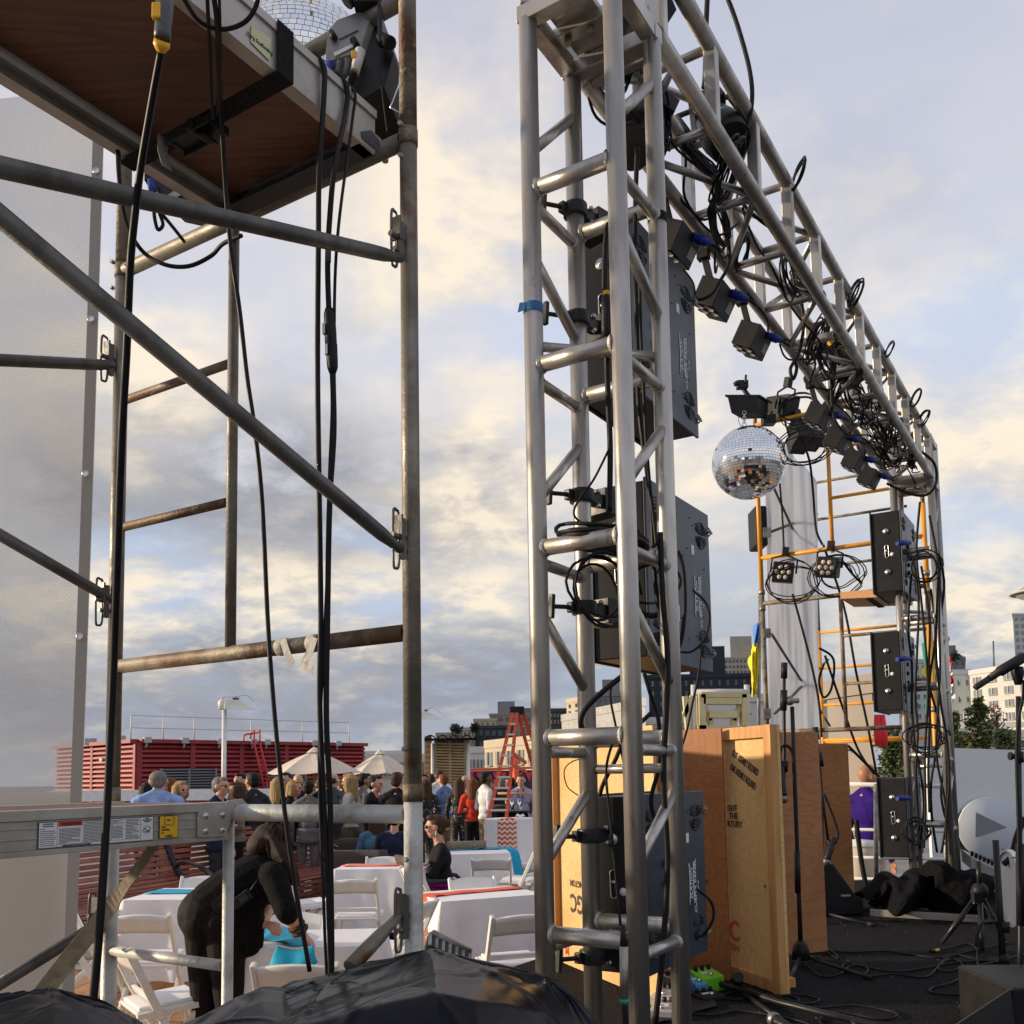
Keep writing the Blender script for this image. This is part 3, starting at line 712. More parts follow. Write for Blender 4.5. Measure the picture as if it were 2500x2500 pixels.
# keep an unscaled master for copies: place the copies first
put_panel(1735, 1262, 1640, W(0, .235, 0), 'middle black light panel on the near tower, below the top one', gN)
put_panel(1722, 1930, 2322, W(0, .12, 0), 'lowest black light panel on the near tower, in front of the brown plywood flat', gN)
def put_far(xl, yt, yb, lab):
    Y = W(BL_-.15, .5, 0).y
    A = at(xl, yt, Y); Bz = at(xl, yb, Y).z; k = (A.z-Bz)/.52
    o = dup(pan, (A.x, A.y, Bz), TH_, lab, (k, k, k), gF)
    o.location = V((A.x, A.y, Bz))-VV*.165*k*1.1
put_far(2124, 1252, 1450, 'top black light panel on the far tower, lying on a plank')
put_far(2126, 1543, 1738, 'middle black light panel on the far tower, below the plank')
put_far(2141, 1898, 2095, 'lowest black light panel on the far tower, above the black cloth')
put_panel(1700, 702, 1065, PB, '', gN, True)

def make_clamp(label):
    t = thing('truss_clamp', label, 'clamp', group='clamps on the near tower')
    b = MB(); b.tube([(0, 0, -.019), (0, 0, .019)], TR+.010, 20)
    b.box((.052, -.0, 0), (.05, .034, .034)); b.box((-.038, .012, 0), (.024, .022, .030))
    part('collar', b, 'black_metal', t, world=False, bev=.003)
    h = MB(); h.cyl((-.045, .012, 0), (-.095, .035, 0), .0065, 8)
    h.beam((-.094, .034, .034), (-.098, .036, -.034), .016, .012, V((1, 0, 0)))
    part('wing_handle', h, 'black_metal', t, world=False, bev=.002)
    part('bolt', MB().ball((.05, -.018, .02), .008, 8, 6).ball((.05, -.018, -.022), .008, 8, 6), 'steel_bright', t, world=False)
    part('mount_plate', MB().box((.105, .02, 0), (.06, .09, .075)), 'black_metal', t, world=False, bev=.002)
    return t
cl = make_clamp('black truss clamp above the top light panel, topmost on the near tower')
Pc = W(TS, TS, 0)
for i, (y, lab) in enumerate(((515, None), (780, 'black truss clamp with yellow plug beside the lower half of the top light panel'), (1212, 'black truss clamp with T handle at the upper edge of the middle light panel'), (1485, 'black truss clamp with T handle at the lower half of the middle light panel'), (2040, 'flat black truss clamp at the upper half of the lowest light panel'), (2335, 'flat black truss clamp at the bottom of the lowest light panel'))):
    o = cl if i == 0 else dup(cl, (0, 0, 0), 0, lab, group='clamps on the near tower')
    o.location = V((Pc.x, Pc.y, at(1430, y, Pc.y).z)); o.rotation_euler = (0, 0, TH_-.25)

# ------------------------------------------------------------------ cables
NC = 0
def cable(pts, r=.006, m='cable_rubber', label='', name='cable', group=None, k=6, extra=None):
    mb = MB().tube(smooth_path(pts, k), r, 7)
    if extra: extra(mb)
    return single(name, mb, m, label, 'cable', group)
yC = 2.05
def udk(x, y, Y):
    """keep a hanging cable on the near side of the upper walkboard"""
    if x < 760 and y < 620:
        d = on(x, y, zpb).y-.05
        if d < Y: return at(x, y, d)
    return at(x, y, Y)
def cab(label, pts, Y, wpx, **kw): return cable([udk(x, y, Y+(i*.004)) for i, (x, y) in enumerate(pts)], px2m(wpx, Y)/2, label=label, **kw)
# left one with the yellow ended connector
yq = lambda x, y: at(x, y, min(1.95, 1.30+max(0, y-100)*.0004))
c = thing('power_cable', 'thick black cable with grey and yellow connector hanging past the left scaffold pole', 'cable', yq(330, 900))
P = [(404, 0), (398, 60)]
part('connector', MB().tube([yq(404, -30), yq(400, 40), yq(398, 62), yq(397, 84), yq(396, 98)], [.0125, .0125, .0115, .0122, .0110], 12), 'cable_grey', c)
part('yellow_ring', MB().tube([yq(396, 98), yq(394, 112), yq(393, 126)], [.0112, .0118, .0065], 10), 'plug_yellow', c)
part('yellow_tab', MB().box(yq(389, 42)-V((0, .011, 0)), (.013, .008, .024)), 'plug_yellow', c, bev=.002)
part('lead', MB().tube(smooth_path([yq(x, y) for x, y in [(393, 124), (372, 240), (345, 400), (330, 520), (318, 650), (309, 860), (297, 1080), (286, 1400), (277, 1640), (262, 1960), (248, 2200), (238, 2330), (226, 2455), (215, 2560)]], 6), [.0052+.0032*min(1, i/60) for i in range(79)], 9), 'cable_rubber', c)
cab('thin black cable running straight down the middle of the scaffold', [(520, -20), (530, 60), (534, 170), (541, 300), (552, 480), (565, 620), (585, 760), (603, 920), (622, 1050), (640, 1230), (656, 1560), (680, 1850), (712, 2110), (756, 2372)], 1.95, 12)
cab('second thin black cable hanging from the ratchet of the upper walkboard', [(505, -20), (512, 120), (515, 230), (520, 290)], 2.0, 9)
cab('short black cable beside the thin one, tied at the ratchet', [(535, -20), (538, 110), (536, 190), (528, 280)], 2.0, 7)
cab('black cable looping over the upper walkboard at the top edge', [(440, -20), (480, 45), (520, 68), (560, 70), (600, 52), (625, 15), (632, -20)], 1.9, 11)
yR = 2.12
def overrail(px, py): return on_rail(px, py)-VV*.010
yR0 = overrail(783, 230).y-.012
def dr(x, y): return at(x, y, yR0+(2.16-yR0)*max(0, min(1, (y-350)/1700)))
cable([on_rail(762, 150)+VV*.05+ZZ*.02, on_rail(768, 145)+VV*.01+ZZ*.018, overrail(781, 165), overrail(783, 230), dr(779, 420), dr(777, 600), dr(775, 900), dr(779, 1200), dr(783, 1500), dr(780, 1700), dr(790, 1950), dr(800, 2150), dr(806, 2330), dr(806, 2420)], .0063, label='thick black cable over the rail of the upper walkboard, left of the two', group=None)
c = thing('power_cable', 'thick black cable joined by a connector pair, right of the two over the rail', 'cable', dr(805, 800))
part('lead', MB().tube(smooth_path([on_rail(815, 190)+VV*.05+ZZ*.022, on_rail(823, 192)+VV*.01+ZZ*.018, overrail(838, 215), overrail(836, 280), dr(818, 400), dr(806, 520), dr(800, 640), dr(803, 760)], 6), .0062, 9), 'cable_rubber', c)
part('connector', MB().tube([dr(803, 752), dr(804, 766), dr(805, 790), dr(806, 800), dr(808, 840), dr(810, 842), dr(811, 880), dr(812, 898), dr(812, 912)], [.008, .0125, .0125, .0135, .0135, .0125, .0128, .0120, .0075], 12), 'black_plastic', c)
part('metal_latch', MB().box(dr(793, 808)-V((0, .008, 0)), (.006, .012, .024)), 'steel_bright', c, bev=.001); part('metal_latch', MB().box(dr(799, 858)-V((0, .008, 0)), (.006, .012, .024)), 'steel_bright', c, bev=.001)
part('lead', MB().tube(smooth_path([dr(812, 908), dr(814, 1000), dr(808, 1150), dr(803, 1300), dr(800, 1500), dr(797, 1750), dr(806, 1950), dr(808, 2150), dr(810, 2330), dr(808, 2420)], 6), .0066, 9), 'cable_rubber', c)
part('cable_tag', MB().tube([dr(802, 580), dr(801, 640)], .0067, 9), 'cable_grey', c)
cable([on_rail(845, 200)+VV*.04+ZZ*.02, overrail(856, 225), overrail(852, 300), dr(830, 520), dr(818, 680), dr(816, 900), dr(818, 1060), dr(806, 1250), dr(790, 1600), dr(779, 1850), dr(790, 2200), dr(798, 2400)], .0036, label='thin black cable behind the two thick ones on the right of the scaffold')
cab('black cable drooping in a loop under the upper walkboard', [(288, 370), (292, 440), (308, 540), (345, 610), (400, 645), (460, 650), (515, 625), (545, 595), (590, 575)], 2.5, 11)
cab('short black cable from the light under the walkboard to the cross bar', [(380, 480), (376, 520), (385, 560), (398, 548), (390, 520), (410, 540), (450, 590)], 2.5, 9)

def coil(C, r, ax, ay, n, rr=.0045, seed=0, jit=.25):
    rnd = random.Random(seed); pts = []; ax, ay = V(ax).normalized(), V(ay).normalized(); az = ax.cross(ay); N = n*10
    for i in range(N+1):
        t = i/10*2*pi; k = i//10; rs = random.Random(seed*31+k); q = r*(1+rs.uniform(-jit, jit)); q2 = r*(1+rs.uniform(-jit, jit))*.85
        pts.append(V(C)+ax*(q*cos(t)+rs.uniform(-.1, .1)*r)+ay*(q2*sin(t)+rs.uniform(-.1, .1)*r)+az*(rs.uniform(-.16, .16)*r+.02*r*sin(3*t+k)))
    return MB().tube(smooth_path(pts, 2), rr, 6)
ORD = ['first', 'second', 'third', 'fourth', 'fifth', 'sixth', 'seventh', 'eighth', 'ninth', 'tenth', 'eleventh', 'twelfth', 'thirteenth', 'fourteenth', 'fifteenth']
MORE = ['sixteenth', 'seventeenth', 'eighteenth', 'nineteenth', 'twentieth', 'twenty-first', 'twenty-second', 'twenty-third', 'twenty-fourth', 'twenty-fifth', 'twenty-sixth']
coils = [(.62, .13, 2.10, .10, 7), (.84, .10, 2.08, .085, 7), (1.25, .16, 2.06, .09, 8), (1.42, .05, 2.16, .085, 6), (1.88, .07, 2.12, .09, 6), (2.48, .11, 2.08, .11, 9), (2.72, .13, 2.07, .09, 6), (3.34, .12, 2.10, .10, 6), (3.68, .10, 2.12, .10, 7), (3.95, .14, 2.10, .11, 7), (4.22, .10, 2.12, .10, 6), (4.5, .12, 2.10, .11, 7), (4.75, .08, 2.13, .10, 6)]
coils = sorted(coils+[(.5, .2, 2.2, .07, 5), (1.05, .06, 2.12, .10, 6), (1.6, .18, 2.12, .08, 6), (2.1, .05, 2.16, .08, 5), (2.95, .06, 2.14, .09, 6), (3.15, .18, 2.08, .08, 6), (3.5, .04, 2.16, .08, 6), (3.82, .2, 2.2, .07, 5), (4.05, .05, 2.08, .09, 6), (4.35, .18, 2.06, .10, 6), (4.62, .05, 2.08, .08, 6)])
for i, (a, b, z, r, n) in enumerate(coils):
    single('cable_coil', coil(W(a, b, z), r, UU+VV*(.5-(i*.37) % 1), ZZ*.8+VV*.5*((i % 3)-1), n, .0042, i+1, .4), 'cable_rubber', 'black cable bundle tied inside the truss beam, ' + (ORD+MORE)[i] + ' from the near tower', 'cable coil', 'cable bundles along the truss beam')
for i, (a, z, r, n) in enumerate([(1.62, 2.43, .06, 5), (2.62, 2.37, .07, 4), (3.45, 2.40, .045, 2), (4.30, 2.40, .055, 3), (4.62, 2.37, .06, 3)]):
    single('cable_coil', coil(W(a, -.05, z-.04), r, UU+VV*.8, ZZ-VV*.3, n, .0042, 40+i, .18), 'cable_rubber', 'small loop of black cable sticking out above the truss beam, %s from the near tower' % ORD[i], 'cable coil', 'cable loops on top of the truss beam')
rnd = random.Random(11)
for i in range(7):
    a0, a1 = [(.3, 2.3), (1.2, 3.2), (2.4, 4.6), (3.0, 5.1), (.35, 1.4), (3.2, 4.9), (3.6, 5.0)][i]; n = int((a1-a0)/.16)
    b = [.24, .1, .23, .12, .18, .06, .2][i]
    cable([W(a0+(a1-a0)*k/n, b+rnd.uniform(-.05, .05), 2.05+rnd.uniform(-.05, .09)) for k in range(n+1)], .0048, label='black cable snaking along inside the truss beam, %s of the runs' % ORD[i], group='cables run along the truss beam')
cab('thick black cable swinging down from above onto the top chord of the beam', [(1770, -20), (1800, 60), (1830, 170), (1836, 250), (1818, 330), (1790, 370), (1760, 370)], 3.2, 12)
cab('black cable dropping from the top of the picture behind the beam', [(1728, -20), (1724, 70), (1722, 180), (1718, 215)], 3.4, 14)
cab('long thin black cable looping down across the middle of the truss beam', [(1755, 440), (1775, 560), (1780, 640), (1755, 690), (1735, 720), (1700, 730), (1690, 690), (1660, 650)], 3.5, 9)
cab('thin black cable hanging from the middle of the truss beam', [(1950, 690), (1962, 790), (1950, 860), (1930, 900), (1937, 925), (1945, 900), (1938, 880)], 4.4, 9)
cab('thin black cable hanging down past the far half of the beam', [(2035, 840), (2030, 960), (2040, 1030), (2080, 1070)], 4.9, 8)
cab('black cable drooping from the far end of the beam to the corner', [(2165, 1180), (2220, 1205), (2262, 1208), (2285, 1180), (2280, 1130), (2235, 1090), (2225, 1060)], 6.4, 7)

# ------------------------------------------------------------------ blinder boxes under the beam
def make_blinder(label):
    t = thing('blinder_light', label, 'stage light', group='box lights hung under the truss beam')
    tz = V((0, -sin(.5), cos(.5))); ty = V((0, cos(.5), sin(.5))); Rm = rotm((1, 0, 0), ty, tz)
    part('housing', MB().box(V((.055, 0, 0)), (.110, .105, .115), Rm), 'panel_side', t, world=False, bev=.003)
    part('end_box', MB().box(V((.151, 0, -.004)), (.080, .095, .105), Rm), 'black_plastic', t, world=False, bev=.003)
    part('rating_label', MB().box(V((.155, 0, 0))-ty*.049-tz*.004, (.05, .002, .045), Rm), 'print_grey', t, world=False)
    d = (V((.75, -.55, -.15))).normalized(); p0 = V((.105, 0, 0))+tz*.045-ty*.052
    pl = MB(); pl.tube([p0, p0+d*.03, p0+d*.031, p0+d*.062, p0+d*.063, p0+d*.085], [.017, .017, .020, .020, .016, .014], 12)
    part('blue_plug', pl, 'plug_blue', t, world=False)
    part('tail', MB().tube(smooth_path([p0+d*.085, p0+d*.13+V((0, 0, -.01)), p0+d*.18+V((.02, .04, .02)), p0+d*.2+V((.06, .08, .07))], 4), .006, 7), 'cable_rubber', t, world=False)
    lens = MB(); q = V((.055, 0, 0))-tz*.058
    for i in range(2):
        for j in range(2): lens.lathe([(.0, 0), (.020, 0), (.024, -.006)], 10, Matrix.Translation(q+V((-.026+.052*i, 0, 0))+ty*(-.026+.052*j)) @ Rm.to_4x4())
    part('lens', lens, 'steel_bright', t, world=False)
    y = MB(); y.beam((.048, .0, .055), (.052, .03, .20), .030, .010, V((1, 0, 0))); y.cyl((.03, -.01, .06), (.085, -.01, .06), .012, 8)
    part('bracket', y, 'black_metal', t, world=False, bev=.002)
    part('clamp', MB().tube([(.03, .03, .225), (.07, .03, .225)], .036, 12).box((.05, .03, .185), (.04, .05, .03)), 'black_metal', t, world=False, bev=.002)
    return t
mat('print_grey', (.33, .33, .31), .6, 0, (.2, .2, .2), 200)
bl0 = make_blinder('black box light with blue plug under the truss beam, nearest to the near tower')
spots = [(1627, 602), (1728, 740), (1822, 842), (1990, 1030), (2036, 1088), (2079, 1138), (2116, 1178)]
for i, (px, py) in enumerate(spots):
    o = bl0 if i == 0 else dup(bl0, (0, 0, 0), 0, 'black box light with blue plug under the truss beam, %s from the near tower' % ORD[i])
    A = onplane(px, py, W(0, TS+.0, 0), UU)
    o.location = A+V((0, 0, .052)); o.rotation_euler = (0, 0, TH_); o.scale = (.92, .92, .92)
# dark spotlights lying between the chords
def make_spot(label, cat='stage light'):
    t = thing('spotlight', label, cat, group='black spotlights inside the truss beam')
    part('body', MB().tube([(0, 0, -.11), (0, 0, -.02), (0, 0, .10)], [.075, .085, .06], 14), 'black_metal', t, world=False)
    part('ballast_box', MB().box((0, .0, .14), (.12, .14, .08)), 'black_plastic', t, world=False, bev=.004)
    part('yoke', MB().tube([(-.10, 0, 0), (-.10, 0, .2), (.10, 0, .2), (.10, 0, 0)], .011, 6), 'black_metal', t, world=False)
    part('lens', MB().lathe([(0, -.105), (.068, -.105), (.075, -.112)], 14), 'cable_grey', t, world=False)
    return t
s0 = make_spot('black spotlight behind the top of the near tower')
for i, (a, b, z, lab) in enumerate(((.40, .16, 2.22, None), (.62, .20, 2.08, 'black spotlight under the beam just past the near tower'), (1.12, .10, 2.34, 'black spotlight with orange label on top of the beam'), (3.15, .12, 2.20, 'black spotlight hanging upside down at the middle of the beam'))):
    o = s0 if i == 0 else dup(s0, (0, 0, 0), 0, lab)
    o.location = W(a, b, z); o.rotation_euler = (.5, .3, TH_+i)
part('orange_label', MB().box((.064, 0, .14), (.004, .09, .03)), 'plug_yellow', o, world=False)

# ------------------------------------------------------------------ cables down the near tower
Yt = W(TS/2, TS/2, 0).y
tc = [('thick black cable with white wrapped label down the middle of the near tower', [(1486, 545), (1478, 600), (1476, 720), (1482, 820), (1482, 900), (1486, 1000), (1490, 1100), (1488, 1250)], 2.48, 15),
      ('thin black cable left inside the near tower, bending to the clamp', [(1490, 1090), (1450, 1170), (1408, 1230), (1404, 1262), (1440, 1285), (1500, 1295)], 2.5, 6),
      ('black cable on the right inside the near tower, top to middle', [(1556, 360), (1552, 480), (1550, 640), (1556, 800), (1558, 960), (1570, 1080), (1580, 1150), (1592, 1260), (1600, 1420), (1625, 1600), (1628, 1760)], 2.52, 13),
      ('second black cable on the right inside the near tower', [(1562, 640), (1564, 800), (1574, 1000), (1578, 1080), (1588, 1200), (1600, 1300), (1608, 1400)], 2.50, 9),
      ('long black cable down the right legs of the near tower', [(1612, 1300), (1618, 1450), (1630, 1600), (1628, 1720), (1620, 1900), (1630, 2100), (1620, 2300), (1600, 2500)], 2.42, 15),
      ('black cable curving out of the left of the near tower', [(1520, 1650), (1470, 1690), (1430, 1730), (1418, 1760), (1425, 1785), (1440, 1790)], 2.45, 14),
      ('black cable swinging from the lower tower to the right', [(1572, 1640), (1590, 1700), (1608, 1760), (1612, 1860), (1590, 1950), (1605, 2020)], 2.6, 11),
      ('thin black cable inside the lower half of the near tower', [(1500, 1800), (1480, 1880), (1490, 2000), (1505, 2150), (1515, 2260)], 2.5, 7),
      ('black cable crossing behind the lower tower', [(1590, 1740), (1530, 1800), (1500, 1860), (1470, 1920), (1462, 1960)], 2.75, 11),
      ('thin grey cable arching left of the lower tower', [(1440, 1850), (1400, 1858), (1378, 1880), (1385, 1920), (1412, 1942)], 2.7, 3),
      ('black cable looping at the right of the lowest light panel', [(1700, 2170), (1735, 2200), (1742, 2240), (1720, 2280), (1695, 2290)], 2.85, 7),
      ('black cable looped across the back of the middle light panel', [(1655, 1345), (1668, 1390), (1672, 1480), (1664, 1560), (1650, 1590)], 2.72, 11),
      ('thin black cable looped on the back of the middle light panel', [(1690, 1440), (1722, 1470), (1732, 1510), (1720, 1560), (1690, 1590), (1660, 1592)], 2.8, 6),
      ('thin black cable hanging under the middle light panel', [(1712, 1580), (1705, 1650), (1690, 1720), (1675, 1790), (1655, 1850)], 2.8, 6),
      ('pair of thin black cables down past the lower rungs', [(1498, 1660), (1490, 1700), (1505, 1780), (1520, 1850), (1530, 1900)], 2.5, 6)]
for lab, pts, Y, w_ in tc: cab(lab, pts, Y, w_)
# connector barrel on the thick cable and a grey inline box at the tower foot
c = thing('inline_connector', 'black cable connector with yellow ring inside the near tower', 'connector', at(1481, 760, 2.47))
part('barrel', MB().tube([at(1480, 722, 2.47), at(1480, 738, 2.47), at(1480, 800, 2.47), at(1480, 825, 2.47)], [.010, .0135, .0135, .010], 10), 'black_plastic', c)
part('ring', MB().tube([at(1480, 712, 2.47), at(1480, 723, 2.47)], .0098, 10), 'plug_yellow', c)
c = thing('inline_box', 'silver inline cable adapter hanging at the foot of the near tower', 'connector', at(1525, 2400, 2.16))
part('barrel', MB().tube([at(1523, 2310, 2.16), at(1524, 2440, 2.16)], [.0098, .0098], 12), 'steel_dull', c)
part('boot', MB().tube([at(1521, 2258, 2.16), at(1523, 2312, 2.16)], [.005, .0095], 10), 'black_plastic', c)
mat('tape_green', (.02, .22, .15), .5)
part('green_band', MB().tube([at(1524, 2438, 2.16), at(1524, 2450, 2.16)], .0102, 12), 'tape_green', c)
part('lead', MB().tube(smooth_path([at(1524, 2448, 2.16), at(1527, 2520, 2.16), at(1530, 2600, 2.16)], 4), .0075, 8), 'cable_rubber', c)
for i, (y, z) in enumerate(((1300, .0),)):
    single('cable_coil', coil(at(1470, 1318, Yt), .125, UU, VV+ZZ*.12, 9, .0055, 77, .12), 'cable_rubber', 'thick coil of black cable lying on a rung of the near tower', 'cable coil')
single('cable_coil', coil(at(1470, 1440, Yt), .11, UU-VV*.3, ZZ, 4, .0038, 78, .25), 'cable_rubber', 'loose black cable loops dangling below the coil in the near tower', 'cable coil')
single('cable_coil', coil(at(1585, 1430, 2.6), .085, VV, ZZ*1.6, 5, .004, 79, .35), 'cable_rubber', 'tangle of thin black cable on the right side of the near tower', 'cable coil')

# ------------------------------------------------------------------ mirror balls
def mirror_mat():
    m = bpy.data.materials.new('mirror_tiles'); m.use_nodes = True; t = m.node_tree; t.nodes.clear(); g = NG(t)
    b = g.n('ShaderNodeBsdfPrincipled', {'Base Color': (.86, .87, .88, 1), 'Roughness': .06, 'Metallic': 1.0})
    g.n('ShaderNodeOutputMaterial', {0: b.outputs[0]}); MAT['mirror_tiles'] = m
mirror_mat()
def mirror_ball(t, C, r, rows, seed, miss=()):
    rnd = random.Random(seed)
    part('core', MB().ball(C, r*.982, 32, 20), 'print_black', t)
    mb = MB()
    for i in range(rows):
        t0, t1 = pi*i/rows, pi*(i+1)/rows; n = max(4, int(2*rows*sin((t0+t1)/2)*.78)); ph = rnd.random()
        for j in range(n):
            a0, a1 = 2*pi*(j+ph+.03)/n, 2*pi*(j+ph+.97)/n
            if any(abs(i-mi) <= mh and ((j/n-mj+.5) % 1-.5)**2 < mw*mw for mi, mj, mh, mw in miss): continue
            if rnd.random() < .004: continue
            g0, g1 = t0+(t1-t0)*.05, t1-(t1-t0)*.05
            ps = [V((sin(a)*0+sin(tt)*cos(a), sin(tt)*sin(a), cos(tt)))*r for tt, a in ((g0, a0), (g1, a0), (g1, a1), (g0, a1))]
            n0 = (ps[2]-ps[0]).cross(ps[3]-ps[1]).normalized(); jx = rnd.gauss(0, .022); jy = rnd.gauss(0, .022)
            ux = (ps[3]-ps[0]).normalized(); uy = n0.cross(ux); cc = (ps[0]+ps[2])/2
            mb.add([V(C)+p+n0*((p-cc).dot(ux)*jx+(p-cc).dot(uy)*jy) for p in ps], [(0, 1, 2, 3)])
    part('mirror_tiles', mb, 'mirror_tiles', t, kind='stuff')
YS = 8.55
bc = at(1828, 1130, YS)
t = thing('mirror_ball', 'mirror ball with round motor box hanging left of the yellow scaffold', 'mirror ball', bc)
mirror_ball(t, bc, px2m(91, YS), 42, 3, [(2, .55, 1, .12), (4, .30, 0, .08)])
ch = MB()
for k in range(5): ch.tube([at(1817+5*sin(a)*(.3 if k % 2 else 1), 1008+k*7+5*cos(a), YS) for a in [i*pi/4 for i in range(8)]], .004, 5, closed=True)
part('chain', ch, 'steel_bright', t)
part('safety_wire', MB().tube(smooth_path([at(1812, 1000, YS), at(1803, 1020, YS), at(1806, 1036, YS), at(1812, 1042, YS)], 4), .003, 5), 'cable_rubber', t)
mo = thing('motor_box', 'black motor box on a boom pole above the mirror ball', 'motor', at(1817, 970, YS))
a, b = at(1768, 968, YS), at(1866, 958, YS); d = V((.10, .12, 0))
def quadbox(mb, f0, f1, top, bot, dep):
    A, B = V(f0), V(f1); A2 = A+V(dep); B2 = B+V(dep)
    return mb.hexa([A+V(bot[0]), B+V(bot[1]), B2+V(bot[1]), A2+V(bot[0])], [A+V(top), B+V(top), B2+V(top), A2+V(top)])
part('box', quadbox(MB(), at(1776, 968, YS), at(1850, 968, YS), (0, 0, 0), ((.03, 0, -.16), (-.01, 0, -.15)), (.14, .16, 0)), 'black_plastic', mo, bev=.004)
part('lid', quadbox(MB(), at(1770, 968, YS), at(1856, 968, YS), (0, 0, .018), ((0, 0, .001), (0, 0, .001)), (.16, .18, 0)), 'black_metal', mo)
part('boom_pole', MB().cyl(at(1805, 936, YS+.1), at(1868, 1022, YS+.2), .022, 10), 'black_metal', mo)
part('coupler', MB().box(at(1812, 940, YS+.05), (.10, .08, .07)).cyl(at(1820, 935, YS), at(1821, 915, YS), .012, 6).cyl(at(1800, 940, YS), at(1796, 932, YS), .03, 8), 'black_metal', mo, bev=.004)
part('coupler', MB().box(at(1876, 1026, YS+.2), (.12, .1, .09)).cyl(at(1882, 1022, YS+.1), at(1885, 1004, YS+.1), .012, 6), 'black_metal', mo, bev=.004)
Y2 = 3.3; bc = at(741, 202, Y2)
t = thing('mirror_ball', 'large mirror ball half hidden behind the upper walkboard', 'mirror ball', bc)
mirror_ball(t, bc, px2m(196, Y2), 44, 9, [(9, .62, 0, .03), (12, .66, 0, .02), (7, .60, 1, .012)])
part('hanger', MB().cyl(bc+ZZ*px2m(194, Y2), bc+ZZ*.9, .006, 6), 'steel_dull', t)
bo = MB(); bo.cyl(bc+ZZ*.86-VV*.2, bc+ZZ*.86+VV*.9, .021, 12)
single('boom_pole', MB().cyl(V((bc.x, bc.y, bc.z+.92)), V((SR.x, SR.y, bc.z+.92)), .021, 12), 'scaffold_steel', 'boom pole above the frame carrying the large mirror ball', 'pole')

# ------------------------------------------------------------------ flood light clamped to the scaffold above the walkboard
YP = 2.22
fl = thing('flood_light', 'black stage light with blue and white plugs clamped beside the scaffold pole', 'stage light', at(900, 130, YP))
mat('plate_grey', (.26, .26, .265), .4, .3, (.2, .2, .2), 12)
P_ = lambda x, y, o=0: at(x, y, YP+o)
part('back_plate', MB().prism([P_(803, 70), P_(822, 48), P_(885, 24), P_(905, 40), P_(880, 118), P_(862, 130), P_(795, 152), P_(794, 132)], V((.02, .05, -.01))), 'plate_grey', fl, bev=.002)
part('housing', MB().prism([P_(884, 40, .02), P_(930, 30, .02), P_(940, 100, .02), P_(962, 128, .02), P_(938, 212, .02), P_(876, 245, .02), P_(850, 205, .02), P_(890, 150, .02)], V((.03, .16, -.02))), 'black_metal', fl, bev=.003)
part('yoke', MB().beam(P_(928, -20, -.02), P_(930, 110, -.02), .024, .012).beam(P_(850, 5, .0), P_(935, -22, .0), .03, .012), 'black_metal', fl, bev=.002)
part('yoke_knob', MB().cyl(P_(930, 95, -.01), P_(955, 106, -.03), .016, 10), 'black_plastic', fl)
for x, y in ((812, 86), (866, 104)): part('foot', MB().tube([P_(x-4, y-7, -.004), P_(x+6, y+8, -.012)], [.0085, .0075], 10), 'black_plastic', fl)
part('label_strip', MB().prism([P_(815, 130, -.003), P_(868, 104, -.003), P_(872, 110, -.003), P_(818, 138, -.003)], V((0, -.002, 0))), 'print_white', fl)
part('label_strip', MB().prism([P_(826, 90, -.003), P_(873, 68, -.003), P_(875, 73, -.003), P_(828, 96, -.003)], V((0, -.002, 0))), 'print_grey', fl)
for nm, x0, y0, x1, y1, r_, m in (('blue_plug', 806, 158, 800, 180, .012, 'plug_blue'), ('grey_plug', 830, 152, 822, 184, .0075, 'cable_grey'), ('grey_plug', 849, 146, 842, 186, .0075, 'cable_grey'), ('white_plug', 880, 125, 866, 176, .0135, 'plug_white')):
    part(nm, MB().tube([P_(x0, y0, -.01), P_(x1, y1, -.02)], [r_, r_*.86], 12), m, fl)
part('yellow_latch', MB().box(P_(864, 133, -.026), (.012, .006, .018)), 'plug_yellow', fl, bev=.001)
part('lead', MB().tube(smooth_path([P_(866, 176, -.02), P_(858, 196, -.01), P_(848, 215, 0), P_(842, 235, .02)], 4), .008, 8), 'cable_rubber', fl)
part('clamp', MB().box(P_(895, 0, -.01), (.06, .05, .05)).cyl(P_(860, -10, -.02), P_(846, 8, -.02), .018, 10), 'black_metal', fl, bev=.003)
part('safety_wire', MB().tube(smooth_path([P_(925, 150, -.02), P_(936, 250, -.02), P_(946, 325, -.02)], 4), .0016, 5), 'cable_rubber', fl)
# small light hidden under the left rail
f2 = thing('flood_light', 'small black stage light with blue plug peeking under the left rail of the upper walkboard', 'stage light', at(410, 470, 2.62))
q = lambda x, y, o=0: at(x, y, 2.62+o)
part('housing', MB().prism([q(372, 428), q(386, 424), q(470, 478), q(455, 500), q(392, 486), q(380, 462)], V((.03, .12, 0))), 'black_metal', f2, bev=.003)
part('label_plate', MB().prism([q(398, 484, -.004), q(430, 464, -.004), q(446, 474, -.004), q(420, 490, -.004)], V((0, -.002, 0))), 'tape_white', f2)
part('blue_plug', MB().tube([q(370, 440, -.02), q(370, 478, -.02)], .011, 10), 'plug_blue', f2)
part('clamp', MB().box(q(382, 420, .04), (.05, .06, .09)), 'black_plastic', f2, bev=.003)
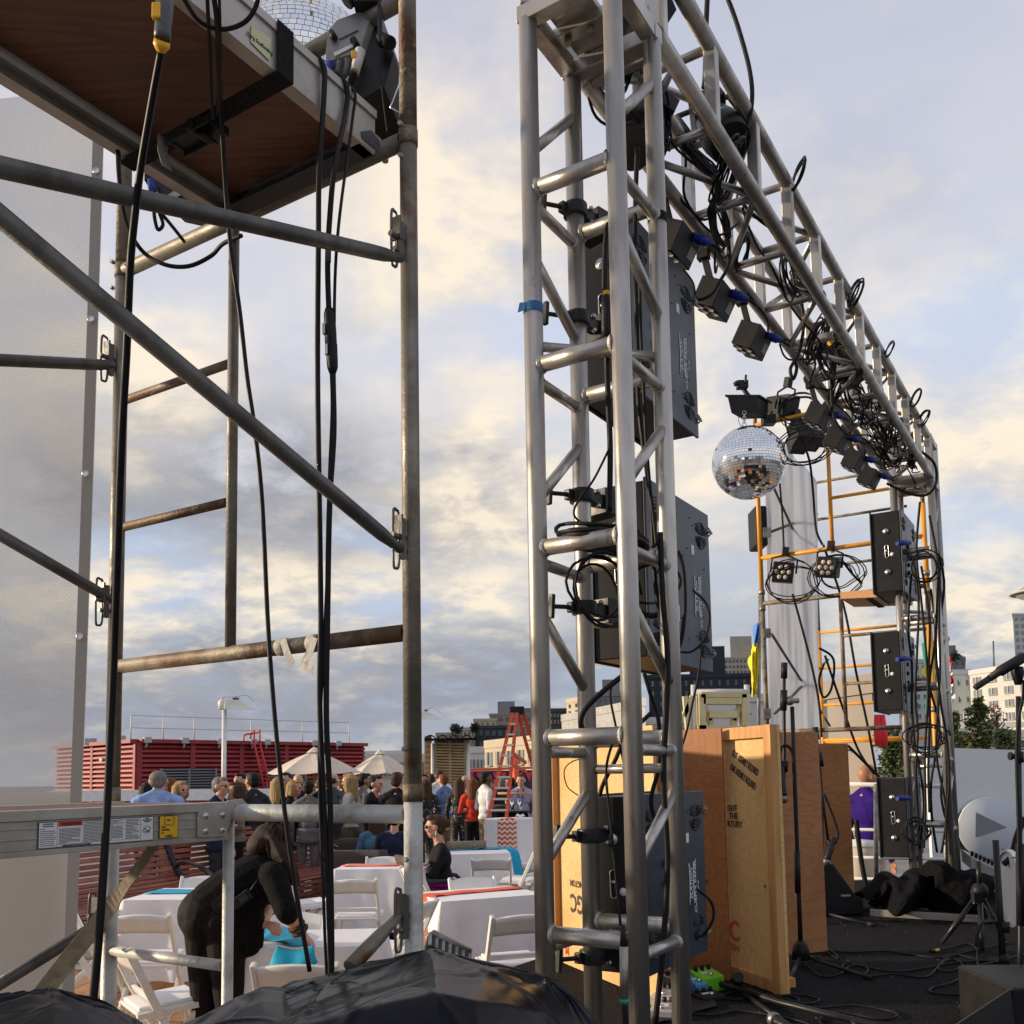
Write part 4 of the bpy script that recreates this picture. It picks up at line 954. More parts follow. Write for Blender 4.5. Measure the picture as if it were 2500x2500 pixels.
# ================================================================== stage
mat('carpet', (.007, .0065, .0075), .95, 0, (.030, .028, .032), 95, .38, .72, 1.0, 120, c3=(.020, .019, .021), s3=4, spec=.1)
mat('skirt_black', (.012, .012, .013), .9)
SA0, SA1, SB0, SB1 = -.35, 6.6, -5.2, 1.62
def Wz(a, b, z): p = W(a, b, 0); p.z = z; return p
def wslab(a0, a1, b0, b1, z0, z1): return MB().hexa([Wz(a0, b0, z0), Wz(a1, b0, z0), Wz(a1, b1, z0), Wz(a0, b1, z0)], [Wz(a0, b0, z1), Wz(a1, b0, z1), Wz(a1, b1, z1), Wz(a0, b1, z1)])
st = part('stage_floor', wslab(SA0, SA1, SB0, SB1, STG-.04, STG), 'carpet'); tag(st, kind='structure')
sk = part('stage_base', wslab(SA0+.03, SA1-.03, SB0+.03, SB1-.03, .01, STG-.042), 'skirt_black'); tag(sk, kind='structure')
fl_ = lambda x, y, o=0.0: on(x, y, STG+o)

# ------------------------------------------------------------------ plywood flats
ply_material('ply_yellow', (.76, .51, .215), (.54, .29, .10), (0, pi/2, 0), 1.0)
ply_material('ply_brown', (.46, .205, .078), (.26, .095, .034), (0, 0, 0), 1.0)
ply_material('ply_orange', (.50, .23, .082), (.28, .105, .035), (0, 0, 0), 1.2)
mat('pine', (.58, .31, .11), .6, 0, (.46, .22, .075), 5, stretch=(4, 4, .6), bump=.1, c3=(.30, .13, .05), s3=9, lo3=.68, hi3=.74)
FH = 1.155
def flat(label, A, B, m, frame=(), th=.016, front=1):
    """upright plywood sheet from foot A to foot B with pine battens on the face towards the viewer"""
    A, B = V(A), V(B); A.z = B.z = STG+.004; L = (B-A).length; x = (B-A).normalized(); n = V((x.y, -x.x, 0))*front
    t = thing('plywood_flat', label, 'plywood flat', (A+B)/2, group='plywood crate flats standing on the stage')
    P = lambda s, z, o=0: A+x*s+V((0, 0, z))+n*o
    bx = lambda s0, s1, z0, z1, o0, o1: MB().hexa([P(s0, z0, o0), P(s1, z0, o0), P(s1, z0, o1), P(s0, z0, o1)], [P(s0, z1, o0), P(s1, z1, o0), P(s1, z1, o1), P(s0, z1, o1)])
    part('plywood_sheet', bx(0, L, 0, FH, -th, 0), m, t, bev=.001)
    w = .055
    if 'r' in frame: part('batten', bx(L-w, L+.0, .0, FH, .0005, .034), 'pine', t, bev=.002)
    if 'l' in frame: part('batten', bx(.0, w*.6, .0, FH, .0005, .034), 'pine', t, bev=.002)
    if 't' in frame: part('batten', bx(.0 if 'l' not in frame else w*.6+.001, L-w-.001 if 'r' in frame else L, FH-w, FH, .0005, .022), 'pine', t, bev=.002)
    if 'b' in frame: part('batten', bx(.0 if 'l' not in frame else w*.6+.001, L-w-.001 if 'r' in frame else L, 0, w, .0005, .022), 'pine', t, bev=.002)
    for s in (.3, .7): part('foot_brace', MB().beam(P(L*s, .03, -th-.05), P(L*s, .22, -th-.02), .03, .03).beam(P(L*s, .02, -.13), P(L*s, .02, -th-.02), .03, .04), 'pine', t)
    return t, P, x, n, L
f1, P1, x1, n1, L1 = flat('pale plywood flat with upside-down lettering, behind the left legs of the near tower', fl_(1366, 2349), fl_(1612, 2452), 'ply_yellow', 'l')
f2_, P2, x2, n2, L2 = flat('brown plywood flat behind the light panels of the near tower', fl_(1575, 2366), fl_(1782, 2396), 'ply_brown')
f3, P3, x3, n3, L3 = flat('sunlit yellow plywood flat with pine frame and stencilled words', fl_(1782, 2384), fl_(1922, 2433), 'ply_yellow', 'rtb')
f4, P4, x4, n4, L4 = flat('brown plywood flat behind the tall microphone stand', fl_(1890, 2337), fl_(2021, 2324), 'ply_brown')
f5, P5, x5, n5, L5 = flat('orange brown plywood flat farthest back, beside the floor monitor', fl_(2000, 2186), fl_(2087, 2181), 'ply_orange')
mat('stencil_black', (.05, .035, .02), .7); mat('stencil_red', (.62, .07, .02), .7); mat('ply_pale', (.68, .43, .19), .65, 0, (.58, .35, .14), 6)
def onflat(P, n, px, py):
    d = ray(px, py); P0 = P(0, 0, .0008); return CAM+d*((P0-CAM).dot(n)/d.dot(n))
pl = MB().prism([onflat(P3, n3, *q) for q in ((1780, 1822), (1865, 1890), (1862, 1930), (1853, 1945), (1774, 1860))], n3*.0006)
part('pale_mask_patch', pl, 'ply_pale', f3)
dirv = (onflat(P3, n3, 1857, 1893)-onflat(P3, n3, 1784, 1834)).normalized(); upv = (V((0, 0, 1))-dirv*dirv.z).normalized()
for a, b in (((1784, 1834), (1857, 1893)), ((1779, 1866), (1850, 1928))):
    p0, p1 = onflat(P3, n3, *a), onflat(P3, n3, *b)
    lettering('SOME ASSEMBLY REQUIRED', .045, (p0+p1)/2+n3*.002, dirv, upv, 'stencil_black', f3, (p1-p0).length/.64)
for i, (w_, y) in enumerate((('GHT', 1973), ('THE', 1992), ('RTURY', 2011))):
    lettering(w_, .040, onflat(P3, n3, 1775+(5 if i == 1 else 1), y)+n3*.001, x3, ZZ, 'stencil_black', f3, 1.0, 'LEFT')
lettering('C', .13, onflat(P3, n3, 1779, 2271)+n3*.001, x3, ZZ, 'stencil_red', f3, 1.0, 'LEFT')
lettering('TON', .040, onflat(P3, n3, 1779, 2310)+n3*.001, x3, ZZ, 'stencil_red', f3, 1.0, 'LEFT')
lettering('GC', .125, onflat(P1, n1, 1409, 2205)+n1*.001, -x1, -ZZ, 'stencil_black', f1, .85)
lettering('HINGTON', .044, onflat(P1, n1, 1411, 2158)+n1*.001, -x1, -ZZ, 'stencil_black', f1, .85)
lettering('SOME ASSEM', .040, onflat(P1, n1, 1500, 2440)+n1*.001, -x1, -ZZ+x1*.12, 'stencil_black', f1, 1.0)
lettering('M', .06, onflat(P1, n1, 1385, 2322)+n1*.001, x1, ZZ, 'stencil_red', f1, 1.0)

# ------------------------------------------------------------------ microphone stands
def mic(parent, a, b, r=.018, m='black_metal'):
    """hand microphone with its grille at a and tail towards b"""
    a, b = V(a), V(b); d = (b-a).normalized()
    part('microphone_grille', MB().ball(a, r*1.35, 12, 8), 'grille_steel', parent)
    part('microphone_body', MB().tube([a+d*r*.9, a+d*r*1.6, a+d*.05, a+d*.16], [r*1.2, r*1.05, r*.95, r*.62], 12), m, parent)
mat('grille_steel', (.30, .30, .31), .4, .7, (.12, .12, .12), 220, .4, .6)
def stand(label, base, legs, pole, r=.010, boom=None, knob=None):
    t = thing('microphone_stand', label, 'microphone stand', base)
    hub = V(base)+ZZ*.06
    part('base_hub', MB().tube([hub+ZZ*.07, hub+ZZ*.05, hub-ZZ*.02], [.016, .034, .05], 12), 'black_plastic', t)
    for q in legs:
        e = V(q); part('leg', MB().cyl(hub, e+ZZ*.008, .009, 8), 'black_metal', t)
        d = (e-hub).normalized(); part('foot', MB().cyl(e-d*.05+ZZ*.010, e+ZZ*.010, .013, 8), 'black_plastic', t)
    part('pole', MB().tube([hub+ZZ*.02]+[V(p) for p in pole], [r*1.15]+[r]*len(pole), 10), 'black_metal', t)
    if boom:
        part('boom', MB().tube([V(p) for p in boom], r*.8, 8), 'black_metal', t)
    if knob:
        k = V(knob); part('clutch', MB().ball(k, .024, 10, 8).cyl(k-V((.04, 0, 0)), k+V((.045, 0, 0)), .013, 8), 'steel_dull', t)
    return t
b1 = fl_(1957, 2362); d1 = b1.y
q1 = lambda x, y, o=0: at(x, y, d1+o)
s1 = stand('tall black microphone stand with folded boom in front of the sunlit flat', b1, [fl_(2130, 2394), fl_(1925, 2405), fl_(2000, 2345)], [q1(1950, 2180), q1(1940, 1900), q1(1934, 1725)], .0105, [q1(1915, 1620), q1(1914, 1720), q1(1915, 1800), q1(1914, 1900), q1(1912, 1930)], q1(1928, 1711))
part('boom_grip', MB().tube([q1(1915, 1618), q1(1914, 1656)], .016, 10), 'black_plastic', s1)
part('boom_grip', MB().tube([q1(1914, 1685), q1(1912, 1735)], .017, 10), 'black_plastic', s1)
part('sleeve', MB().tube([q1(1946, 2080), q1(1948, 2180)], .015, 10), 'black_plastic', s1)
part('clip', MB().tube([q1(1914, 1858), q1(1912, 1885)], .022, 10), 'black_plastic', s1)
ma = thing('microphone', 'hand microphone hanging head down from the tall stand', 'microphone', q1(1912, 1945, -.03)); mic(ma, q1(1912, 1950, -.03), q1(1908, 1870, -.03))
cab('black cable wound down the tall microphone stand', [(1908, 1872), (1904, 1850), (1908, 1825), (1924, 1822), (1936, 1850), (1940, 1950), (1947, 2100), (1953, 2250), (1958, 2330)], d1-.03, 7)
d2 = 6.0; q2 = lambda x, y, o=0: at(x, y, d2+o)
b2 = fl_(2005, 2250)
s2 = stand('second black microphone stand between the two rear flats', b2, [fl_(2137, 2264), fl_(1960, 2262), fl_(2010, 2215)], [q2(2006, 2200), q2(2007, 1940)], .010, [q2(1991, 1778), q2(1999, 1840), q2(2006, 1925), q2(2013, 1985), q2(2022, 2052)])
part('boom_grip', MB().tube([q2(1990, 1775), q2(1995, 1806)], .018, 10), 'black_plastic', s2)
part('boom_grip', MB().tube([q2(1999, 1838), q2(2004, 1872)], .020, 10), 'black_plastic', s2)
part('clip', MB().tube([q2(2022, 2050), q2(2029, 2066), q2(2024, 2082)], .021, 10).cyl(q2(2029, 2066), q2(2042, 2052), .012, 8), 'black_plastic', s2)
mb_ = thing('microphone', 'hand microphone tilted down on the second stand', 'microphone', q2(2017, 2105, -.02)); mic(mb_, q2(2017, 2104, -.02), q2(2030, 2062, -.02), .02)
cab('thin black cable hanging in a bow from the second microphone', [(2036, 2058), (2046, 2040), (2040, 2010), (2027, 1975), (2012, 1938)], d2-.04, 6)
d3 = 3.8; q3 = lambda x, y, o=0: at(x, y, d3+o)
b3 = fl_(2492, 2482)
s3 = stand('black microphone stand at the right edge of the picture', b3, [fl_(2600, 2480), fl_(2430, 2560), fl_(2520, 2420)], [q3(2491, 2300), q3(2489, 2000), q3(2486, 1700)], .0098, None, None)
part('sleeve', MB().tube([q3(2488, 1835), q3(2489, 1862)], .017, 10).cyl(q3(2489, 1848), q3(2468, 1846), .010, 8).cyl(q3(2470, 1846), q3(2464, 1846), .016, 8), 'black_plastic', s3)
part('sleeve', MB().tube([q3(2490, 2060), q3(2492, 2260)], .016, 10), 'black_plastic', s3)
part('clip', MB().tube([q3(2486, 1672), q3(2484, 1640), q3(2484, 1628)], [.013, .026, .022], 10), 'black_plastic', s3)
mc = thing('microphone', 'long black microphone pointing left at the right edge of the picture', 'microphone', q3(2440, 1645, -.03))
part('microphone_body', MB().tube([q3(2500, 1604, -.04), q3(2440, 1640, -.03), q3(2438, 1641, -.03), q3(2416, 1656, -.03)], [.021, .021, .016, .014], 12), 'black_plastic', mc)
part('microphone_nose', MB().tube([q3(2418, 1655, -.03), q3(2384, 1677, -.03), q3(2380, 1680, -.03)], [.013, .013, .011], 12), 'black_metal', mc)
cab('black cable down the microphone stand at the right edge', [(2500, 1660), (2498, 1700), (2486, 1760), (2482, 1850), (2486, 2000), (2487, 2100), (2490, 2200)], d3-.03, 8)
cab('thick black cable swinging in from the right edge to the stand', [(2500, 1995), (2482, 2045), (2470, 2090), (2450, 2110)], 4.6, 15)
fs = thing('microphone_stand', 'black boom arm of a microphone stand lying on the carpet', 'microphone stand', fl_(1900, 2440))
part('boom', MB().tube([fl_(1690, 2384, .03), fl_(1808, 2415, .03), fl_(1900, 2446, .03), fl_(2180, 2515, .03)], .013, 10), 'black_metal', fs)
part('knob', MB().cyl(fl_(1800, 2400, .02), fl_(1803, 2385, .10), .022, 10), 'black_plastic', fs)
part('leg', MB().cyl(fl_(1806, 2418, .02), fl_(1905, 2490, .012), .009, 8), 'black_metal', fs)
part('foot', MB().tube([fl_(2085, 2492, .03), fl_(2094, 2510, .01)], .016, 8), 'black_plastic', fs)
mm = thing('microphone', 'silver headed hand microphone lying on the carpet at the bottom of the picture', 'microphone', fl_(1888, 2490)); mic(mm, fl_(1890, 2489, .03), fl_(1945, 2520, .02), .021)

# ------------------------------------------------------------------ floor clutter
rnd = random.Random(4)
lint = MB()
for k in range(70):
    p = fl_(rnd.uniform(1650, 2480), rnd.uniform(2235, 2500), .002); s = rnd.uniform(.003, .009); a = rnd.uniform(0, 6.3)
    lint.prism([p, p+V((s*cos(a), s*sin(a), 0)), p+V((s*.5*cos(a+1.3), s*.5*sin(a+1.3), 0))], V((0, 0, .002)))
o = single('lint', lint, 'plate_grey', 'scattered pale lint and debris on the black carpet', 'debris'); o['kind'] = 'stuff'
fc = [('cable looping across the carpet from the tall stand', [(1960, 2345), (1985, 2370), (2010, 2385), (2050, 2378), (2070, 2362), (2100, 2355), (2120, 2368), (2100, 2378), (2060, 2370), (2065, 2352), (2120, 2362), (2180, 2372), (2250, 2365), (2330, 2350), (2420, 2345), (2470, 2338)]),
      ('cable lying along the middle of the carpet', [(2020, 2315), (2040, 2330), (2045, 2340), (2020, 2322), (2080, 2325), (2160, 2322), (2220, 2330), (2290, 2338), (2330, 2330), (2400, 2345), (2460, 2352)]),
      ('cable in wide loops in front of the drum stand', [(2460, 2300), (2380, 2320), (2320, 2335), (2290, 2360), (2310, 2372), (2350, 2360), (2330, 2342), (2300, 2350), (2260, 2385), (2180, 2378), (2120, 2385)]),
      ('cable curving round the base of the drum stand', [(2500, 2330), (2420, 2350), (2360, 2370), (2400, 2390), (2440, 2384), (2400, 2360), (2370, 2375), (2320, 2400), (2275, 2412), (2285, 2425), (2400, 2432), (2480, 2440)]),
      ('cable looping near the bottom middle of the carpet', [(1700, 2440), (1780, 2425), (1860, 2425), (1960, 2450), (2000, 2440), (1940, 2428), (1880, 2438), (1900, 2452), (2000, 2460), (2090, 2455), (2170, 2468), (2190, 2480), (2150, 2488), (2050, 2472), (2000, 2490), (2030, 2515)]),
      ('cable from the tower foot across the carpet', [(1640, 2470), (1740, 2478), (1800, 2468), (1880, 2478), (1960, 2495), (2020, 2520)]),
      ('cable bundle at the foot of the yellow flat', [(1690, 2405), (1760, 2395), (1800, 2405), (1850, 2420), (1920, 2445), (1950, 2442), (1930, 2432), (1870, 2430), (1800, 2440), (1740, 2432)]),
      ('cable ending in a gold plug on the carpet', [(2272, 2322), (2300, 2318), (2340, 2308), (2370, 2305), (2384, 2320), (2386, 2350), (2400, 2395), (2430, 2415), (2480, 2420)]),
      ('cable loop at the lower right of the carpet', [(2480, 2445), (2400, 2450), (2350, 2452), (2345, 2462), (2380, 2465)])]
for lab, pts in fc:
    cable([fl_(x, y, .006+.003*(i % 2)) for i, (x, y) in enumerate(pts)], .0048, 'cable_floor' if 'cable_floor' in MAT else 'cable_rubber', 'black '+lab, group=None, k=7)
gp = thing('jack_plug', 'gold tipped jack plug lying on the carpet', 'plug', fl_(2274, 2322)); part('sleeve', MB().tube([fl_(2292, 2319, .009), fl_(2281, 2321, .009)], .008, 8), 'plug_yellow', gp); part('barrel', MB().tube([fl_(2281, 2321, .009), fl_(2272, 2323, .009)], .009, 8), 'black_plastic', gp)
mat('pedal_green', (.18, .55, .03), .45); mat('pedal_blue', (.08, .28, .60), .45); mat('pedal_cream', (.55, .47, .40), .5, 0, (.45, .38, .32), 9); mat('pedal_silver', (.45, .42, .42), .4, .4); mat('pedal_red', (.40, .09, .05), .45)
def pedal(label, px, py, w, d_, h, m, rz, z0=0.0, knobs=3):
    p = fl_(px, py, z0); t = thing('effects_pedal', label, 'effects pedal', p, rz, group='effects pedals at the foot of the near tower')
    part('case', MB().hexa([V((-w/2, -d_/2, 0)), V((w/2, -d_/2, 0)), V((w/2, d_/2, 0)), V((-w/2, d_/2, 0))], [V((-w/2, -d_/2, h*.7)), V((w/2, -d_/2, h*.7)), V((w/2, d_/2, h)), V((-w/2, d_/2, h))]), m, t, world=False, bev=.004)
    for k in range(knobs): part('knob', MB().cyl((w*(-.3+.3*k), d_*.28, h*.9), (w*(-.3+.3*k), d_*.28, h+.014), .009, 8), 'black_plastic', t, world=False)
    part('name_plate', MB().box((0, 0, h*.86), (w*.5, d_*.16, .004)), 'print_white', t, world=False); part('foot_switch', MB().cyl((0, -d_*.28, h*.7), (0, -d_*.28, h*.8+.012), .010, 8), 'steel_bright', t, world=False)
    return t
pedal('bright green effects pedal by the foot of the yellow flat', 1726, 2418, .13, .09, .09, 'pedal_green', .6)
pedal('small blue effects pedal beside the green one', 1697, 2424, .06, .11, .07, 'pedal_blue', .4, knobs=1)
pedal('black and white effects pedal in front of the green one', 1728, 2440, .12, .09, .03, 'black_plastic', .5)
pedal('cream effects pedal behind the right leg of the near tower', 1630, 2448, .10, .16, .055, 'pedal_cream', -.5)
pedal('silver effects pedal under the cream one', 1620, 2480, .09, .14, .05, 'pedal_silver', -.3)
pedal('dark red effects pedal at the back of the pedals', 1640, 2392, .08, .12, .06, 'pedal_red', .3)
pedal('grey effects pedal behind the cream one', 1655, 2408, .09, .12, .05, 'pedal_silver', .7)
single('pedal_board', MB().hexa([fl_(1590, 2500, .002), fl_(1750, 2455, .002), fl_(1730, 2385, .002), fl_(1600, 2385, .002)], [fl_(1590, 2500, .012), fl_(1750, 2455, .012), fl_(1730, 2385, .012), fl_(1600, 2385, .012)]), 'black_plastic', 'flat black board carrying the effects pedals', 'pedal board')
# floor monitor
mon = thing('floor_monitor', 'black wedge floor monitor beside the orange brown flat', 'speaker', fl_(2060, 2240))
g0, g1 = fl_(1985, 2240), fl_(2112, 2236); hx = (g1-g0).normalized(); hy = V((-hx.y, hx.x, 0)); Lm = (g1-g0).length
part('cabinet', MB().prism([g0+ZZ*.01, g1+ZZ*.01, g1+ZZ*.11-hx*.01, g1+ZZ*.13-hx*.05, g0+hx*(Lm*.42)+ZZ*.34, g0+hx*.02+ZZ*.36], hy*.42), 'black_plastic', mon, bev=.008)
mat('grille_cloth', (.035, .034, .036), .75, .2, (.012, .012, .012), 300, .45, .55, .5, 500)
sl = [g0+hx*(Lm*.44)+ZZ*.335, g1+ZZ*.132-hx*.055]; nn = V((.36*hx.x, .36*hx.y, .93))
part('grille', MB().prism([sl[0]+hy*.03, sl[1]+hy*.03, sl[1]+hy*.39, sl[0]+hy*.39], nn*.012), 'grille_cloth', mon, bev=.003)
part('logo_strip', MB().box(g1+ZZ*.135-hx*.13+hy*.0-hy*.001, (.07, .003, .012)), 'print_grey', mon)
part('handle', MB().beam(g0+hx*.12+ZZ*.06-hy*.004, g0+hx*.3+ZZ*.06-hy*.004, .006, .03), 'black_metal', mon)
# riser with black cloth on it
r0, r1 = fl_(2124, 2237), fl_(2445, 2256); rx = (r1-r0).normalized(); ry = V((-rx.y, rx.x, 0))
rz_ = thing('riser', 'low white edged riser under the black cloths', 'riser', (r0+r1)/2)
part('front_edge', MB().hexa([r0, r1, r1+ry*.03, r0+ry*.03], [p+ZZ*.045 for p in (r0, r1, r1+ry*.03, r0+ry*.03)]), 'walkboard_alu', rz_, bev=.003)
part('top', MB().hexa([p+ry*.031+ZZ*.005 for p in (r0, r1, r1+ry*.8, r0+ry*.8)], [p+ry*.031+ZZ*.042 for p in (r0, r1, r1+ry*.8, r0+ry*.8)]), 'black_plastic', rz_)
mat('cloth_black', (.005, .005, .006), .95, 0, (.009, .009, .010), 30, bump=.5, bscale=60, spec=.08)
def heap(label, pts, dd, seed, depth=.35, cat='cloth'):
    """crumpled cloth: an uneven mound over a foot outline with given crest points (px, py of the crest, px, py of its foot)"""
    n = len(pts); mb = MB(); C = [at(a, b, dd) for a, b, _, _ in pts]; F = [fl_(c_, d_, .05) for _, _, c_, d_ in pts]
    C = smooth_path(C, 5); F = smooth_path(F, 5); m = len(C)
    def fn(u, v):
        i = u*(m-1); k = min(m-2, int(i)); f = i-k; c = C[k].lerp(C[k+1], f); g = F[k].lerp(F[k+1], f)
        back = V((c.x, c.y+depth, g.z))
        if v < .62:
            t = v/.62; p = g.lerp(c, t); bulge = sin(t*pi)*.10; p = p+V((0, -bulge, bulge*.3))
        else:
            t = (v-.62)/.38; p = c.lerp(back, t)+V((0, 0, sin(t*pi)*.05))
        fo = mnoise.noise(V((p.x*7+seed, p.y*4, p.z*6)))*.06+(.5-abs(mnoise.noise(V((p.x*11, seed+p.y*7, p.z*5)))))*.07
        e = min(1, v*5)
        return p+V((.3*fo, -fo, fo*.6))*e
    mb.grid(fn, 44, 26)
    return single('black_cloth', mb, 'cloth_black', label, cat, 'black cloths heaped on the riser')
heap('heap of black cloth on the left of the riser, spilling over its edge', [(2118, 2196, 2118, 2205), (2145, 2150, 2130, 2214), (2160, 2125, 2160, 2216), (2200, 2150, 2185, 2238), (2225, 2120, 2215, 2230), (2250, 2135, 2240, 2218), (2272, 2180, 2268, 2218)], 6.35, 3)
heap('larger heap of black cloth on the right of the riser, peaked beside the tower', [(2262, 2150, 2266, 2220), (2264, 2100, 2280, 2222), (2300, 2115, 2310, 2226), (2330, 2132, 2340, 2230), (2370, 2126, 2370, 2230), (2420, 2140, 2410, 2236), (2455, 2165, 2445, 2240), (2470, 2220, 2462, 2244)], 6.15, 8)
# drum and its stands
dd = 4.6; ax = V((.985, -.17, 0)); dc = at(2468, 2168, dd); Rr = px2m(90, dd)
ty_ = ax.cross(ZZ).normalized(); Md = Matrix(((ty_.x, ZZ.x, ax.x, dc.x), (ty_.y, ZZ.y, ax.y, dc.y), (ty_.z, ZZ.z, ax.z, dc.z), (0, 0, 0, 1)))
dr = thing('drum', 'grey sparkle drum turned edge-on at the right edge of the picture', 'drum', dc-ZZ*Rr)
mat('drum_sparkle', (.20, .19, .22), .25, .3, (.34, .33, .36), 240, .35, .65, coat=.6)
part('shell', MB().lathe([(Rr*.97, .015), (Rr*.97, .30)], 36, Md), 'drum_sparkle', dr)
for z in (.0, .30): part('hoop', MB().lathe([(Rr*.96, z-.012), (Rr*1.02, z-.012), (Rr*1.02, z+.014), (Rr*.96, z+.014)], 36, Md, False), 'white_paint', dr)
part('drum_head', MB().lathe([(0, .0), (Rr*.96, -.002)], 36, Md), 'white_paint', dr)
for k in range(8):
    a = k*pi/4+.2; part('lug', MB().box(Md @ V((Rr*cos(a), Rr*sin(a), .06)), (.03, .03, .04)).cyl(Md @ V((Rr*1.03*cos(a), Rr*1.03*sin(a), -.02)), Md @ V((Rr*1.03*cos(a), Rr*1.03*sin(a), .08)), .004, 6), 'steel_dull', dr)
ds = thing('drum_stand', 'black drum stand with round metal base at the right of the stage', 'drum stand', fl_(2452, 2408))
bb = fl_(2452, 2408); part('round_base', MB().lathe([(0, .05), (.03, .045), (.10, .015), (.115, .0)], 24, Matrix.Translation(bb)), 'steel_dull', ds)
part('pole', MB().cyl(bb+ZZ*.03, V((bb.x, bb.y, at(2452, 2050, bb.y).z)), .014, 10), 'black_metal', ds)
for y in (2250, 2330): part('collar', MB().cyl(at(2452, y, bb.y), at(2452, y+26, bb.y), .022, 10), 'black_plastic', ds)
part('arm', MB().tube(smooth_path([at(2452, 2252, bb.y), at(2420, 2250, bb.y), at(2396, 2256, bb.y), at(2386, 2285, bb.y), at(2384, 2310, bb.y)], 4), .008, 8), 'black_metal', ds)
tp_ = thing('tripod', 'black folding tripod with silver knuckles left of the drum', 'tripod', fl_(2395, 2300))
hub = at(2392, 2175, 5.2)
for e in (fl_(2300, 2306), fl_(2398, 2325), fl_(2452, 2300), fl_(2405, 2250)):
    part('leg', MB().tube([hub, hub.lerp(e, .45), hub.lerp(e, .46), e+ZZ*.01], [.013, .013, .017, .011], 8), 'black_metal', tp_)
part('hub', MB().ball(hub, .045, 10, 8).box(hub+V((-.03, -.03, -.03)), (.05, .04, .05)), 'black_plastic', tp_)
part('knuckle', MB().box(hub.lerp(fl_(2300, 2306), .12), (.035, .03, .07)), 'steel_bright', tp_, bev=.004)
part('column', MB().cyl(hub, hub+ZZ*.16, .014, 8), 'black_metal', tp_)
# speaker at the corner
sp_ = thing('stage_speaker', 'black stage speaker with mesh grille at the bottom right corner', 'speaker', fl_(2440, 2520))
A, B, C_, D = at(2318, 2505, 3.15), at(2468, 2412, 3.35), at(2540, 2412, 3.35), at(2540, 2510, 3.1)
lo = V((0, 0, -.45))
part('cabinet', MB().hexa([B+lo, C_+lo+V((.3, 0, 0)), C_+lo+V((.3, .4, 0)), B+lo+V((0, .4, 0))], [B, C_+V((.3, 0, 0)), C_+V((.3, .4, .0)), B+V((0, .4, 0))]), 'black_plastic', sp_, bev=.01)
part('grille', MB().prism([A+V((0, -.02, 0)), B+V((-.012, -.02, 0)), B+V((.02, -.02, -.5)), A+V((.05, -.02, -.4))], V((.01, .04, -.01))), 'grille_cloth', sp_)

# ------------------------------------------------------------------ white wall with play sign, synth, rail, man's rail
wy = 8.1
wb = thing('display_board', 'white display board with grey play button behind the far tower', 'display board', at(2415, 2180, wy))
wd_ = V((1, .02, 0)); A = at(2262, 1824, wy); B = at(2640, 1836, wy+.05); lo = V((0, 0, -1.9))
mat('board_white', (.78, .79, .80), .5); mat('disc_grey', (.58, .62, .67), .4); mat('tri_grey', (.24, .25, .27), .4)
part('board', MB().hexa([A+lo, B+lo, B+lo+V((0, .05, 0)), A+lo+V((0, .05, 0))], [A, B, B+V((0, .05, 0)), A+V((0, .05, 0))]), 'board_white', wb)
dc_ = at(2415, 2022, wy-.03); rd = px2m(75, wy); Mx = Matrix.Translation(dc_) @ Matrix.Rotation(pi/2, 4, 'X')
part('disc', MB().lathe([(0, .0), (rd*.97, .0), (rd, -.008), (rd, -.028)], 48, Mx), 'disc_grey', wb)
part('disc_rim', MB().lathe([(rd*1.0, -.03), (rd*1.045, -.03), (rd*1.045, -.008), (rd*1.002, -.008)], 48, Matrix.Translation(V((.0, .0, -.02))) @ Mx, False), 'black_plastic', wb)
tri = [at(x, y, wy-.034) for x, y in ((2383, 1983), (2459, 2020), (2382, 2045))]
part('play_triangle', MB().prism(tri, V((0, .003, 0))), 'tri_grey', wb, bev=.001)
sy = thing('synthesizer', 'tilted silver synthesizer with a row of knobs below the play button', 'synthesizer', at(2400, 2130, 6.9))
s0_, s1_ = at(2346, 2072, 6.9), at(2455, 2122, 6.75); e_ = V((.02, -.10, -.05))
part('case', MB().hexa([s0_+V((0, 0, -.09)), s1_+V((0, 0, -.09)), s1_+e_+V((0, 0, -.09)), s0_+e_+V((0, 0, -.09))], [s0_, s1_, s1_+e_, s0_+e_]), 'pedal_silver', sy, bev=.004)
for k in range(7): p = s0_.lerp(s1_, .14+.09*k)+e_*.5; part('knob', MB().cyl(p, p+V((.0, -.01, .03)), .012, 8), 'black_plastic', sy)
part('key_strip', MB().beam(s0_.lerp(s1_, .62)+e_*.5+V((0, 0, .004)), s0_.lerp(s1_, .95)+e_*.5+V((0, 0, .004)), .05, .006), 'white_paint', sy)
part('stand', MB().beam(s0_.lerp(s1_, .3)+V((0, 0, -.09)), s0_.lerp(s1_, .3)+V((0, .1, -.9)), .03, .03).beam(s0_.lerp(s1_, .8)+V((0, 0, -.09)), s0_.lerp(s1_, .8)+V((0, .1, -.85)), .03, .03), 'black_metal', sy)
gr = thing('guard_rail', 'pale pipe guard rail behind the stage, before the man in purple', 'railing', at(2110, 2230, 7.6))
for y in (1914, 2024, 2092, 2144): part('rail', MB().cyl(at(2030, y, 7.75), at(2330, y+6, 7.5), .019 if y < 1950 else .013, 10), 'white_paint', gr)
for x in (2040, 2139, 2310): part('post', MB().cyl(at(x, 1914, 7.62), at(x, 2225, 7.62), .019, 10), 'steel_dull', gr)
cab('black cable slung from the second flat up to the far scaffold', [(2070, 1820), (2100, 1850), (2140, 1890), (2145, 1895)], 7.4, 7)
cab('black cable hanging along the left of the far panels', [(2090, 2000), (2100, 2080), (2110, 2140), (2125, 2200)], 7.0, 12)
